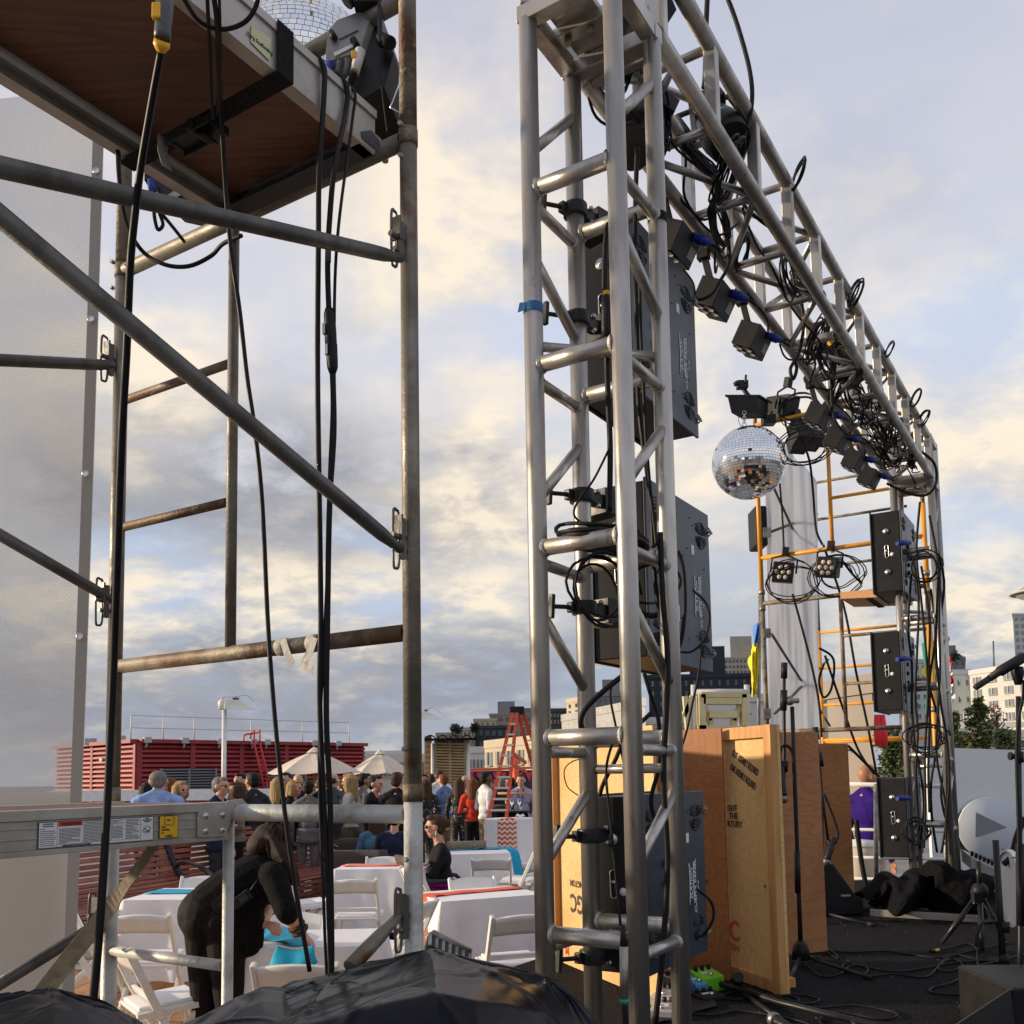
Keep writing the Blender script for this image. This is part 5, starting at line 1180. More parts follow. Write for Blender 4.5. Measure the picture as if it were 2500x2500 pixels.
# ================================================================== terrace: ground, tables, chairs, bench, tarps, screen
mat('roof_grey', (.20, .195, .19), .85, 0, (.26, .25, .24), .5, bump=.2)
mat('paver_grey', (.30, .29, .28), .8, 0, (.24, .235, .23), 3, bump=.2)
mat('deck_wood', (.40, .21, .085), .6, 0, (.28, .14, .055), 6, stretch=(1, 8, 8), bump=.15)
mat('city_ground', (.10, .10, .095), .9, 0, (.05, .065, .04), .02)
gd = part('ground', MB().grid(lambda u, v: V((-3000+6000*u, -600+4200*v, -14)), 2, 2, False), 'city_ground'); tag(gd, kind='structure')
rf = part('terrace', MB().box((5, 20, -7.06), (90, 74, 14)), 'roof_grey'); tag(rf, kind='structure')
# boards under the tables, pavers beyond
dk = part('wooden_deck', MB().box((-3.2, 5.4, -.038), (6.6, 6.6, .03)), 'deck_wood'); tag(dk, kind='structure')
me_ = None
for i in range(46):
    mb = MB().box((0, 0, 0), (.135, 6.6, .022)); 
    if me_ is None: me_ = mb.mesh('plank', 'deck_wood')
    o = part('plank', me_, None, dk, world=False); o.location = (-6.43+.1432*i, 5.4, -.011)
    o.location.z += random.uniform(-.001, .001)
pv = part('paving', MB().box((1, 20.2, -.040), (40, 22.8, .03)), 'roof_grey'); tag(pv, kind='structure')
pm = MB().box((0, 0, 0), (.59, .59, .026)).mesh('paving_slab', 'paver_grey')
k_ = 0
for j in range(14):
    for i in range(18):
        o = part('paving_slab', pm, None, pv, world=False); o.location = (-7.2+.6*i, 9.1+.6*j, -.012+random.uniform(-.0012, .0012))
gz = lambda x, y, z=0.0: on(x, y, z)

# ------------------------------------------------------------------ tables
mat('cloth_white', (.80, .78, .785), .8, 0, (.75, .735, .75), 6, bump=.35, bscale=9)
mat('cloth_cyan', (.0, .33, .52), .75, 0, (.0, .27, .45), 14, bump=.2, bscale=40)
mat('cloth_orange', (.80, .11, .035), .75, 0, (.70, .09, .03), 14, bump=.2, bscale=40)
mat('cloth_coral', (.80, .20, .13), .75)
def zigzag_mat():
    m = bpy.data.materials.new('cloth_zigzag'); m.use_nodes = True; t = m.node_tree; t.nodes.clear(); g = NG(t)
    tc = g.n('ShaderNodeTexCoord').outputs['Object']; x, y, z = g.n('ShaderNodeSeparateXYZ', {0: tc}).outputs
    tri = g.math('ABSOLUTE', g.math('SUBTRACT', g.math('FRACT', g.math('MULTIPLY', x, 13.5)), .5))
    f = g.math('FRACT', g.math('ADD', g.math('MULTIPLY', z, 15.0), g.math('MULTIPLY', tri, 1.0)))
    colr = g.mix(g.step(f, .47, .53), (.60, .10, .03), (.76, .66, .62))
    g.n('ShaderNodeOutputMaterial', {0: g.n('ShaderNodeBsdfPrincipled', {'Base Color': colr, 'Roughness': .8}).outputs[0]}); MAT['cloth_zigzag'] = m
zigzag_mat()
def clothed_table(label, C, rz, w, d, h=.75, drop=.62, seed=0):
    """rectangular folding table under a cloth; returns a function giving points on its top"""
    t = thing('folding_table', 'folding table under the ' + label, 'table', (C.x, C.y, 0), rz, group='tables on the terrace')
    part('table_top', MB().box((0, 0, h-.02), (w-.02, d-.02, .03)), 'white_paint', t, world=False)
    for sx in (-1, 1):
        for sy in (-1, 1): part('leg', MB().cyl((sx*(w/2-.12), sy*(d/2-.1), 0), (sx*(w/2-.12), sy*(d/2-.1), h-.036), .014, 8), 'steel_dull', t, world=False)
    mb = MB(); rnd = random.Random(seed); nu = 28
    ring = []
    per = [(-w/2, -d/2), (w/2, -d/2), (w/2, d/2), (-w/2, d/2)]
    for e in range(4):
        a, b = V((*per[e], 0)), V((*per[(e+1) % 4], 0))
        for k in range(nu): ring.append((a.lerp(b, k/nu), e, k/nu))
    N = len(ring); vs = []; fs = []
    rows = 12
    cz = V((0, 0, h))
    for r in range(rows+1):
        f = r/rows
        for (p, e, s) in ring:
            corner = max(0, 1-min(s, 1-s)*5.5); n = V((p.x/(w/2), p.y/(d/2), 0)); out = V(((1 if n.x > .99 else -1 if n.x < -.99 else 0), (1 if n.y > .99 else -1 if n.y < -.99 else 0), 0))
            fold = sin((p.x*1.3+p.y)*15+seed*2.1)*.028*f + mnoise.noise(V((p.x*5+seed, p.y*5, f*2)))*.035*f
            flare = .05*f+corner*(.10*f)+fold
            q = p+out*(flare+.004*min(1, f*8))*(0.75 if corner > 0 else 1)
            zz = h+.004-(drop*f*(1-.0)) - .004*min(1, f*6) + (corner*-.02*f)
            vs.append(V((q.x, q.y, max(.02, zz))))
    for r in range(rows):
        for k in range(N): fs.append((r*N+k, r*N+(k+1) % N, (r+1)*N+(k+1) % N, (r+1)*N+k))
    mb.add(vs, fs, True)
    top = [V((p.x, p.y, h+.004)) for p, _, _ in ring]; mb.add(top, [tuple(range(N))])
    o = bpy.data.objects.new('tablecloth', mb.mesh('tablecloth', 'cloth_white')); COL.objects.link(o); o.location = (C.x, C.y, 0); o.rotation_euler = (0, 0, rz)
    tag(o, label, 'tablecloth', 'white tablecloths on the terrace')
    M = Matrix.Translation((C.x, C.y, 0)) @ Matrix.Rotation(rz, 4, 'Z')
    return lambda x, y, z=0: M @ V((x, y, h+.0065+z))
def runner(label, f, pts, w, m, seed=0):
    """cloth strip laid along the points (x, y, dz on the table), hanging where the points leave the top"""
    mb = MB(); path = smooth_path([V(p) for p in pts], 6); n = len(path); vs = []
    for i, p in enumerate(path):
        t = path[min(n-1, i+1)]-path[max(0, i-1)]; t2 = V((t.x, t.y, 0)); s_ = V((-t2.y, t2.x, 0)).normalized() if t2.length > 1e-5 else s_
        for k in range(7):
            q = p+s_*w*(k/6-.5); q.z += .003*sin(i*1.1+k+seed)*(1 if p.z > -.02 else 2)+.002
            vs.append(f(q.x, q.y, q.z))
    mb.add(vs, [(i*7+k, (i+1)*7+k, (i+1)*7+k+1, i*7+k+1) for i in range(n-1) for k in range(6)], True)
    return single('table_runner', mb, m, label, 'table runner', sol=.002)
def tab(px, py): return on(px, py, .75)
# (front left corner pixel, front right corner pixel, depth of the table)
def tbl(label, fl, fr, d, seed, drop=.62):
    A, B = tab(*fl), tab(*fr); x = (B-A); w = x.length; rz = atan2(x.y, x.x); n = V((-sin(rz), cos(rz), 0)); C = (A+B)/2+n*d/2
    return clothed_table(label, C, rz, w, d, .75, drop, seed), w
T1, w1 = tbl('white tablecloth with bright orange runner beside the near tower', (1077, 2203), (1330, 2184), .66, 1)
runner('bright orange runner hanging off the left end of its table', T1, [(w1/2, .12, .004), (0, .10, .003), (-w1*.36, .06, .003), (-w1/2+.01, .0, .004), (-w1/2-.03, -.02, -.10), (-w1/2-.055, -.04, -.25), (-w1/2-.07, -.05, -.36)], .17, 'cloth_orange')
T2, w2 = tbl('white tablecloth with blue runner in front of the zigzag one', (1085, 2087), (1246, 2083), .95, 2)
runner('bright blue runner along the back of its table, hanging at the right', T2, [(-w2/2+.02, .18, .003), (-.1, .2, .003), (.05, .22, .02), (.2, .22, .003), (w2/2-.01, .14, .004), (w2/2+.03, .02, -.12), (w2/2+.05, -.15, -.34), (w2/2+.06, -.25, -.42)], .30, 'cloth_cyan')
T4, w4 = tbl('white tablecloth with coral runner behind the right scaffold pole', (812, 2124), (1034, 2122), .60, 4)
runner('coral runner lying along its table beside the bench', T4, [(-w4/2+.01, .1, .003), (0, .1, .003), (w4/2-.02, .1, .003)], .24, 'cloth_coral')
T5, w5 = tbl('white tablecloth under the leaning person in black', (598, 2318), (918, 2311), .62, 5)
T6, w6 = tbl('white tablecloth with flat blue runner at the left, by the bench', (296, 2199), (540, 2197), .80, 6)
runner('flat blue runner along the left table', T6, [(-w6/2+.02, .1, .003), (0, .1, .003), (w6/2-.02, .1, .003)], .30, 'cloth_cyan')
# the blue runner being laid out by the woman: heaped on the table, one end over the edge
def tabz(px, py, dz=0.0): return tab(px, py)+V((0, 0, .008+dz))
top_b = smooth_path([tabz(618, 2290), tabz(636, 2276, .012), tabz(662, 2270, .03), tabz(694, 2276, .022), tabz(722, 2288, .012), tabz(752, 2296, .004)], 5)
top_f = smooth_path([tabz(640, 2302), tabz(662, 2303, .006), tabz(690, 2308, .002), tabz(708, 2314), tabz(730, 2314), tabz(758, 2309)], 5)
flap_t = smooth_path([at(676, 2310, 5.24), at(712, 2318, 5.22), at(735, 2318, 5.2), at(766, 2306, 5.22)], 5)
flap_b = smooth_path([at(656, 2366, 5.17), at(686, 2376, 5.12), at(735, 2372, 5.12), at(776, 2350, 5.17)], 5)
mb = MB()
mb.grid(lambda u, v: top_b[int(u*(len(top_b)-1))].lerp(top_f[int(u*(len(top_f)-1))], v)+V((0, 0, .016*sin(v*5+u*6)**2)), len(top_b)-1, 8)
mb.grid(lambda u, v: flap_t[int(u*(len(flap_t)-1))].lerp(flap_b[int(u*(len(flap_b)-1))], v)+V((0, -.022*sin(v*3.1)*(1+.5*sin(u*9)), 0)), len(flap_t)-1, 10)
single('table_runner', mb, 'cloth_cyan', 'crumpled blue runner being laid out by the person in black', 'table runner', sol=.002)
# round cocktail table with zigzag cloth
cc = on(1244, 1999, 1.07); ct = thing('cocktail_table', 'tall round cocktail table in white cloth with orange zigzag runner', 'table', (cc.x, cc.y, 0))
def skirt(u, v):
    a = u*2*pi; r = .36+(.14*v*v)+.022*v*sin(a*9+1)+.012*v*sin(a*17); return V((cc.x+r*cos(a), cc.y+r*sin(a), 1.075-1.05*v))
sk_ = MB().grid(skirt, 72, 12); sk_.add([V((cc.x+.36*cos(a*pi/36), cc.y+.36*sin(a*pi/36), 1.075)) for a in range(72)], [tuple(range(72))])
part('tablecloth', sk_, 'cloth_white', ct)
part('centre_pole', MB().cyl((cc.x, cc.y, .02), (cc.x, cc.y, 1.05), .04, 10), 'steel_dull', ct)
rb = MB()
def zz_(u, v):
    a = -pi/2-.46+v*.72
    if u < .3: k = 1-u/.3; r = .36*(1-k*1.2); return V((cc.x+.365*cos(a)*(1-k*.9), cc.y+.365*sin(a)*(1-k*1.6), 1.082))
    w = (u-.3)/.7; r = .372+.12*(w*.62)**2; return V((cc.x+r*cos(a), cc.y+r*sin(a), 1.080-.66*w))
single('table_runner', rb.grid(zz_, 20, 8), 'cloth_zigzag', 'orange and white zigzag runner hanging over the cocktail table', 'table runner', sol=.002)
single('napkin', MB().grid(lambda u, v: V((cc.x+.08+.14*u, cc.y-.05+.12*v, 1.09+.05*sin(u*3.1)*sin(v*3.1)+.02*sin(u*9))), 8, 8), 'cloth_white', 'crumpled white napkin on the cocktail table', 'napkin', sol=.003)

# ------------------------------------------------------------------ white folding chairs
mat('chair_white', (.74, .73, .70), .42, 0, (.68, .67, .64), 4)
def bar(mb, pts, w, th, wide=V((1, 0, 0))):
    for a, b in zip(pts, pts[1:]): mb.beam(V(a), V(b), w, th, wide)
    return mb
def make_chair(label):
    t = thing('folding_chair', label, 'folding chair', group='white folding chairs on the terrace')
    for s in (-1, 1):
        x = s*.205
        part('back_post', bar(MB(), [(x, -.24, .80), (x, -.05, .40), (x, .18, .0)], .045, .028), 'chair_white', t, world=False, bev=.007)
        part('rear_leg', bar(MB(), [(x*.84, .17, .43), (x*.84, -.23, .0)], .040, .026), 'chair_white', t, world=False, bev=.006)
        part('seat_rail', bar(MB(), [(x*.93, -.18, .43), (x*.93, .20, .455)], .035, .03, ZZ), 'chair_white', t, world=False)
    sl = MB()
    def bk(z0, z1, arch):
        mb = MB()
        def f(u, v):
            x = -.205+.41*u; z = z0+(z1-z0)*v+arch*sin(u*pi)*(.5+.5*v); yy = -.24+(.80-z)*.475; return V((x, yy-.022*sin(u*pi), z))
        return mb.grid(f, 14, 4)
    part('top_rail', bk(.665, .775, .022), 'chair_white', t, world=False, sol=.022)
    part('lower_rail', MB().box((0, -.105, .515), (.40, .02, .04), Matrix.Rotation(.44, 3, 'X')), 'chair_white', t, world=False, bev=.004)
    part('seat', MB().box((0, .01, .452), (.37, .38, .022), Matrix.Rotation(.06, 3, 'X')), 'chair_white', t, world=False, bev=.006)
    part('seat_pad', MB().box((0, .01, .472), (.345, .355, .024), Matrix.Rotation(.06, 3, 'X')), 'cloth_white', t, world=False, bev=.011)
    part('front_stretcher', MB().box((0, .115, .11), (.40, .022, .035)), 'chair_white', t, world=False)
    part('rear_stretcher', MB().box((0, -.165, .07), (.34, .022, .035)), 'chair_white', t, world=False)
    return t
ch0 = make_chair('white folding chair at the left table, its back towards the camera')
def chair(px, d, rz, lab=None, flat=False, z=0):
    global _c
    o = ch0 if lab is None else dup(ch0, (0, 0, 0), 0, lab)
    p = at(px, 2200, d); o.location = (p.x, p.y, z); o.rotation_euler = (0, 0, rz)
chair(372, 6.75, .0)
chair(222, 7.6, -1.35, 'white folding chair at the left end of the left table, turned to the right')
chair(478, 8.75, pi, 'white folding chair behind the left table, only its top rail showing')
chair(398, 5.5, -.95, 'white folding chair seen from the side, nearest the left scaffold pole')
chair(752, 4.95, -.06, 'white folding chair nearest the camera, cut off by the black tarp')
chair(874, 8.75, -.02, 'white folding chair in front of the coral runner table')
chair(745, 9.55, -1.2, 'white folding chair at the left end of the coral runner table, beside the bench')
chair(965, 7.0, 1.25, 'white folding chair half behind the right scaffold pole')
chair(934, 10.6, pi, 'white folding chair behind the coral runner table')
chair(1250, 6.45, .3, 'white folding chair in front of the bright orange runner table')
chair(1202, 10.6, .0, 'white folding chair in front of the blue runner table')
chair(1276, 11.4, 1.2, 'white folding chair at the right end of the blue runner table')
chair(1296, 9.0, 1.1, 'white folding chair by the left leg of the near tower, mostly hidden')
chair(1052, 9.6, -1.0, 'white folding chair between the coral and blue runner tables, beside the pole')
chair(1170, 8.3, pi+.3, 'white folding chair behind the orange runner table, only its top rail showing')
chair(1300, 13.2, 1.0, 'white folding chair beside the cocktail table')
chair(700, 6.25, pi, 'white folding chair across the table from the person in black')

# ------------------------------------------------------------------ slatted bench
mat('slat_wood', (.235, .062, .036), .5, 0, (.15, .038, .024), 5, stretch=(1, 1, 6), c3=(.30, .10, .06), s3=2)
mat('slat_wood_light', (.30, .095, .055), .5, 0, (.2, .06, .035), 5)
mat('iron_black', (.02, .021, .026), .4, .3)
bA, bB = V((-4.95, 9.4, 0)), V((-2.93, 14.1, 0))
bx = (bB-bA).normalized(); bn = V((bx.y, -bx.x, 0))
be = thing('slat_bench', 'long curved bench of reddish brown slats with black arm rests', 'bench', (bA+bB)/2)
prof = smooth_path([V((-.24, 1.07, 0)), V((-.21, 1.05, 0)), V((-.15, .93, 0)), V((-.06, .74, 0)), V((.06, .56, 0)), V((.22, .45, 0)), V((.45, .43, 0)), V((.70, .44, 0)), V((.86, .42, 0)), V((.94, .34, 0)), V((.95, .22, 0)), V((.92, .12, 0))], 12)
acc = 0; stops = []
for i in range(1, len(prof)):
    acc += (prof[i]-prof[i-1]).length
    if acc >= .058: acc = 0; stops.append(i)
for i in stops:
    p, tg = prof[i], (prof[min(i+1, len(prof)-1)]-prof[i-1]).normalized()
    c0 = bA+bn*p.x+V((0, 0, p.y)); c1 = bB+bn*p.x+V((0, 0, p.y)); up_ = bn*(-tg.y)+ZZ*tg.x
    part('slat', MB().beam(c0, c1, .046, .026, up_), 'slat_wood' if i % 3 else 'slat_wood_light', be)
Lb = (bB-bA).length
def endframe(s, arm=True):
    o = bA+bx*s
    mb = MB(); pts = [o+bn*(p.x)+V((0, 0, p.y)) for p in prof[::3]]
    for a, b in zip(pts, pts[1:]): mb.beam(a, b+(b-a)*.08, .07, .085, bn)
    part('end_frame', mb, 'iron_black', be)
    if arm:
        m2 = MB(); ap = smooth_path([o+bn*.02+ZZ*.66, o+bn*.12+ZZ*.72, o+bn*.32+ZZ*.70, o+bn*.50+ZZ*.62, o+bn*.62+ZZ*.50, o+bn*.70+ZZ*.45], 4)
        for a, b in zip(ap, ap[1:]): m2.beam(a, b+(b-a)*.05, .075, .022, ZZ)
        part('arm_rest', m2, 'iron_black', be)
    part('bench_leg', MB().beam(o+bn*.1+ZZ*.52, o+bn*.1, .06, .08, bn).beam(o+bn*.75+ZZ*.42, o+bn*.75, .06, .08, bn), 'iron_black', be)
endframe(Lb+.03); endframe(Lb*.0); endframe(Lb*.44)
be2 = thing('planter_wall', 'low brown slatted wall behind the seated people', 'planter', at(890, 2050, 14.5))
for k in range(9): part('slat', MB().box(at(880, 2000, 14.8)*1+V((0, 0, -1.02+.085*k)), (1.5, .03, .066)), 'slat_wood', be2)

# ------------------------------------------------------------------ lounge chairs
mat('wicker_dark', (.045, .038, .036), .7, 0, (.075, .065, .06), 120, .4, .6, .6, 200)
mat('wicker_light', (.36, .29, .19), .7, 0, (.18, .13, .08), 90, .42, .58, .6, 150)
def lounge(label, px, d, rz, m, w=.62):
    p = at(px, 2100, d); t = thing('lounge_chair', label, 'lounge chair', (p.x, p.y, 0), rz, group='woven lounge chairs')
    part('backrest', MB().grid(lambda u, v: V((-w/2+w*u, -.28-.16*(v)+.03*sin(u*pi), .40+.46*v)), 6, 6), m, t, world=False, sol=.035)
    part('seat', MB().box((0, .02, .38), (w, .58, .06)), m, t, world=False, bev=.015)
    for s in (-1, 1):
        part('arm', MB().tube(smooth_path([(s*(w/2+.02), -.40, .64), (s*(w/2+.03), -.1, .62), (s*(w/2+.03), .28, .60), (s*(w/2+.02), .32, .4), (s*(w/2), .32, 0)], 4), .022, 8), 'iron_black', t, world=False)
        part('leg', MB().cyl((s*w/2, -.30, 0), (s*w/2, -.32, .62), .020, 8), 'iron_black', t, world=False)
    return t
lounge('dark woven lounge chair with its back to the camera, left of the scaffold pole', 893, 11.4, -.12, 'wicker_dark', .74)
lounge('dark woven lounge chair further back beside the first one', 872, 13.6, .3, 'wicker_dark')
lounge('dark woven lounge chair under the person in the magenta skirt', 1085, 10.2, -1.1, 'wicker_dark')
lounge('light woven lounge chair left of the cocktail table', 1132, 12.6, .15, 'wicker_light', .5)

# ------------------------------------------------------------------ black tarps over equipment in front
mat('tarp_black', (.006, .0065, .011), .25, 0, (.008, .009, .014), 5, rvar=.08, spec=.05)
MAT['tarp_black'].node_tree.nodes['Principled BSDF'].inputs['Specular Tint'].default_value = (.72, .78, 1, 1)  # bluish sheen of the sky put into the plastic's reflection tint
def tarp(label, rows, seed, nx=64, ny=36, amp=.016, name='tarp_cover', peaks=()):
    G = [[at(*p) for p in r] for r in rows]
    def lin(ps, k):
        out = []
        for a, b in zip(ps, ps[1:]): out += [a.lerp(b, j/k) for j in range(k)]
        out.append(ps[-1]); sm = smooth_path(ps, k); return [p.lerp(q, .08) for p, q in zip(out, sm)]
    Gs = [lin(r, 8) for r in G]; m = min(len(r) for r in Gs)
    cols = [lin([Gs[j][i] for j in range(len(Gs))], 8) for i in range(m)]; n = len(cols[0])
    def fn(u, v):
        a = u*(m-1); i = min(m-2, int(a)); b = v*(n-1); j = min(n-2, int(b))
        p = cols[i][j].lerp(cols[i+1][j], a-i).lerp(cols[i][j+1].lerp(cols[i+1][j+1], a-i), b-j)
        k = V((p.x*2.2+seed, (p.y+p.z)*2.6, p.z*1.2)); w = max(0, .13-abs(mnoise.noise(k)))*5+max(0, .08-abs(mnoise.noise(V((k.x*2.4+p.z*3, k.y*.8, 7)))))*4+max(0, .07-abs(mnoise.noise(V((k.y*1.6, k.x*2.9+p.z*4, 3)))))*2.5
        for pk, rad in peaks:
            e = p-pk; rr = e.length; th = atan2(e.z*1.5-e.y, e.x); w += (abs(sin(th*4.3+1.1*sin(rr*9)))-.5)*1.6*math.exp(-rr/rad)*min(1, rr*14)
        return p+V((0, -.5, .8))*(w-.3)*amp
    return single(name, MB().grid(fn, nx, ny), 'tarp_black', label, 'tarp')
tarp('black plastic tarp peaked over equipment in the foreground centre',
     [[(250, 2560, 1.880), (420, 2505, 2.030), (560, 2452, 2.080), (700, 2402, 2.080), (840, 2365, 2.030), (960, 2338, 2.000), (1052, 2313, 1.980), (1130, 2336, 1.960), (1230, 2358, 1.930), (1340, 2384, 1.900), (1400, 2428, 1.860), (1440, 2470, 1.830), (1490, 2530, 1.780)],
      [(260, 2600, 1.730), (430, 2550, 1.780), (560, 2500, 1.780), (700, 2450, 1.760), (840, 2410, 1.740), (960, 2378, 1.740), (1060, 2345, 1.740), (1140, 2368, 1.720), (1240, 2382, 1.760), (1330, 2402, 1.800), (1390, 2450, 1.780), (1430, 2500, 1.760), (1480, 2560, 1.730)],
      [(270, 2680, 1.480), (430, 2620, 1.480), (560, 2560, 1.460), (700, 2510, 1.440), (840, 2470, 1.430), (960, 2440, 1.430), (1070, 2420, 1.430), (1160, 2440, 1.460), (1250, 2455, 1.540), (1320, 2470, 1.620), (1375, 2515, 1.630), (1420, 2560, 1.630), (1470, 2610, 1.630)],
      [(280, 2800, 1.330), (430, 2760, 1.300), (560, 2720, 1.280), (700, 2690, 1.260), (840, 2670, 1.240), (960, 2660, 1.240), (1080, 2650, 1.240), (1180, 2660, 1.260), (1260, 2660, 1.330), (1310, 2660, 1.400), (1360, 2680, 1.430), (1410, 2700, 1.460), (1460, 2720, 1.480)]], 2.0, 190, 95, .012, peaks=[(at(1052, 2318, 1.97), .22), (at(1340, 2390, 1.86), .12), (at(640, 2440, 1.9), .14)])
tarp('black plastic tarp in the bottom left corner with a sharp peak',
     [[(-120, 2470, 1.45), (-20, 2440, 1.5), (60, 2428, 1.52), (126, 2416, 1.54), (180, 2432, 1.54), (260, 2452, 1.52), (330, 2482, 1.5), (390, 2530, 1.5)],
      [(-120, 2520, 1.3), (-20, 2480, 1.32), (60, 2460, 1.34), (128, 2438, 1.36), (190, 2462, 1.36), (270, 2484, 1.34), (340, 2515, 1.34), (400, 2560, 1.36)],
      [(-120, 2620, 1.15), (-20, 2590, 1.15), (60, 2570, 1.15), (130, 2540, 1.15), (200, 2560, 1.17), (280, 2590, 1.18), (350, 2620, 1.2), (410, 2660, 1.22)],
      [(-120, 2760, 1.05), (-20, 2740, 1.05), (60, 2720, 1.05), (130, 2700, 1.05), (200, 2710, 1.06), (280, 2730, 1.08), (350, 2750, 1.1), (410, 2780, 1.12)]], 9.0, 130, 80, .011, peaks=[(at(126, 2420, 1.52), .16), (at(330, 2484, 1.48), .10)])
tarp('crumpled black plastic sheet end lying left of the large tarp',
     [[(430, 2520, 1.630), (500, 2470, 1.730), (570, 2432, 1.830), (640, 2408, 1.880), (690, 2410, 1.880), (700, 2440, 1.830)],
      [(440, 2550, 1.480), (520, 2500, 1.560), (590, 2462, 1.620), (640, 2440, 1.680), (690, 2442, 1.700), (715, 2465, 1.680)],
      [(460, 2620, 1.380), (540, 2580, 1.400), (600, 2550, 1.430), (650, 2530, 1.460), (700, 2530, 1.480), (730, 2540, 1.500)]], 5.0, 90, 60, .020)
# what the tarps rest on
mat('case_dark', (.02, .02, .02), .7)
single('flight_case', MB().box((-.14, 1.86, .96), (.55, .25, .42), Matrix.Rotation(.1, 3, 'Z')), 'case_dark', 'dark flight case under the central tarp, hidden by it', 'case')
gb = thing('vent_cover', 'grey ribbed metal cover sticking up behind the black tarp', 'vent', at(1100, 2330, 3.0))
vq = lambda x, y, o=0: at(x, y, 3.0+o)
part('frame', MB().tube([vq(1045, 2318), vq(1047, 2285), vq(1056, 2278), vq(1150, 2326)], .012, 8), 'steel_dull', gb)
for k in range(13):
    x = 1052+k*8; part('rib', MB().beam(vq(x, 2280+k*3.9), vq(x-2, 2300+k*3.6+12, -.05), .010, .016, V((0, 1, 0))), 'print_black' if k % 2 else 'steel_dull', gb)

# ------------------------------------------------------------------ mesh screen at the left
def screen_mat():
    m = bpy.data.materials.new('mesh_fabric'); m.use_nodes = True; t = m.node_tree; t.nodes.clear(); g = NG(t)
    tc = g.n('ShaderNodeTexCoord').outputs['Object']
    d = g.n('ShaderNodeMixShader', {0: .5, 1: g.n('ShaderNodeBsdfDiffuse', {'Color': (.60, .58, .56, 1)}).outputs[0], 2: g.n('ShaderNodeBsdfTranslucent', {'Color': (.66, .64, .61, 1)}).outputs[0]})
    tr = g.n('ShaderNodeBsdfTransparent', {'Color': (.92, .92, .90, 1)})
    wv = g.n('ShaderNodeTexWave', {'Vector': tc, 'Scale': 55.0}, bands_direction='Z', wave_profile='SIN').outputs[1]
    wx = g.n('ShaderNodeTexWave', {'Vector': tc, 'Scale': 46.0}, bands_direction='DIAGONAL', wave_profile='SIN').outputs[1]
    f = g.math('ADD', .46, g.math('ADD', g.math('MULTIPLY', wv, .16), g.math('MULTIPLY', wx, .10)))
    mx = g.n('ShaderNodeMixShader', {0: f, 1: tr.outputs[0], 2: d.outputs[0]})
    g.n('ShaderNodeOutputMaterial', {0: mx.outputs[0]}); MAT['mesh_fabric'] = m
screen_mat()
mat('hem_grey', (.22, .21, .21), .8)
ys = 3.05
mat('canvas_grey', (.52, .485, .45), .85, 0, (.46, .43, .40), 3)
_t = MAT['canvas_grey'].node_tree; _o = [n for n in _t.nodes if n.type == 'OUTPUT_MATERIAL'][0]; _g = NG(_t)
_t.links.new(_g.n('ShaderNodeMixShader', {0: .5, 1: _t.nodes['Principled BSDF'].outputs[0], 2: _g.n('ShaderNodeBsdfTranslucent', {'Color': (.62, .58, .54, 1)}).outputs[0]}).outputs[0], _o.inputs[0])
sn = thing('mesh_screen', 'translucent grey mesh screen with eyelets, hanging at the left edge', 'screen', at(120, 2400, ys))
et, eb = at(258, 200, ys), at(176, 2560, ys); lt, lb2 = et+V((-1.6, .25, 0)), eb+V((-1.6, .25, 0))
part('mesh_panel', MB().grid(lambda u, v: et.lerp(eb, v).lerp(lt.lerp(lb2, v), u)+V((0, .012*sin(u*9+v*3), 0)), 16, 24), 'mesh_fabric', sn)
hd = (lt-et).normalized()
part('lower_panel', MB().grid(lambda u, v: et.lerp(eb, .752+.248*v).lerp(lt.lerp(lb2, .752+.248*v), .03+.97*u)+V((0, .03+.012*sin(u*9+v*3), 0)), 16, 8), 'canvas_grey', sn)
part('hem', MB().grid(lambda u, v: et.lerp(eb, v)+hd*(.040*u)+V((0, .012*sin(v*3)-.004, 0)), 1, 24, False), 'hem_grey', sn)
for y in (437, 820, 1208, 1605, 2010, 2380):
    f_ = (y-200)/(2560-200); p = et.lerp(eb, f_)+hd*.020+V((0, -.008, 0))
    part('eyelet', MB().tube([p+V((.010*cos(a*pi/6), 0, .010*sin(a*pi/6))) for a in range(12)], .0022, 6, closed=True).lathe([(0, 0), (.009, 0)], 10, Matrix.Translation(p) @ Matrix.Rotation(pi/2, 4, 'X')), 'steel_bright', sn)
# ================================================================== people
import numpy as np
def cmat(name, c, rough=.8, c2=None, scale=12): return mat(name, c, rough, 0, c2 or tuple(x*.7 for x in c), scale, bump=.4, bscale=22, spec=.15)
for n_, c_ in {'skin_fair': (.56, .30, .20), 'skin_tan': (.40, .19, .11), 'skin_deep': (.13, .058, .032)}.items():
    m_ = mat(n_, c_, .5, 0, tuple(x*.88 for x in c_), 20); m_.node_tree.nodes['Principled BSDF'].inputs['Subsurface Weight'].default_value = .06
for n_, c_ in {'shirt_lightblue': (.30, .44, .78), 'shirt_blue': (.16, .24, .46), 'shirt_white': (.72, .72, .74), 'shirt_lavender': (.36, .34, .52), 'suit_navy': (.018, .024, .058), 'suit_black': (.012, .012, .014), 'suit_charcoal': (.032, .036, .046), 'suit_grey': (.16, .15, .15), 'jacket_cream': (.56, .52, .45), 'jacket_tan': (.24, .18, .14), 'top_red': (.62, .055, .03), 'top_green': (.02, .14, .10), 'denim': (.09, .19, .30), 'skirt_magenta': (.26, .008, .17), 'suit_purple': (.026, .006, .16), 'khaki': (.28, .20, .12), 'skirt_olive': (.10, .085, .06), 'shirt_slate': (.07, .085, .11), 'shoe_dark': (.02, .017, .015), 'trousers_white': (.6, .55, .5)}.items(): cmat(n_, c_)
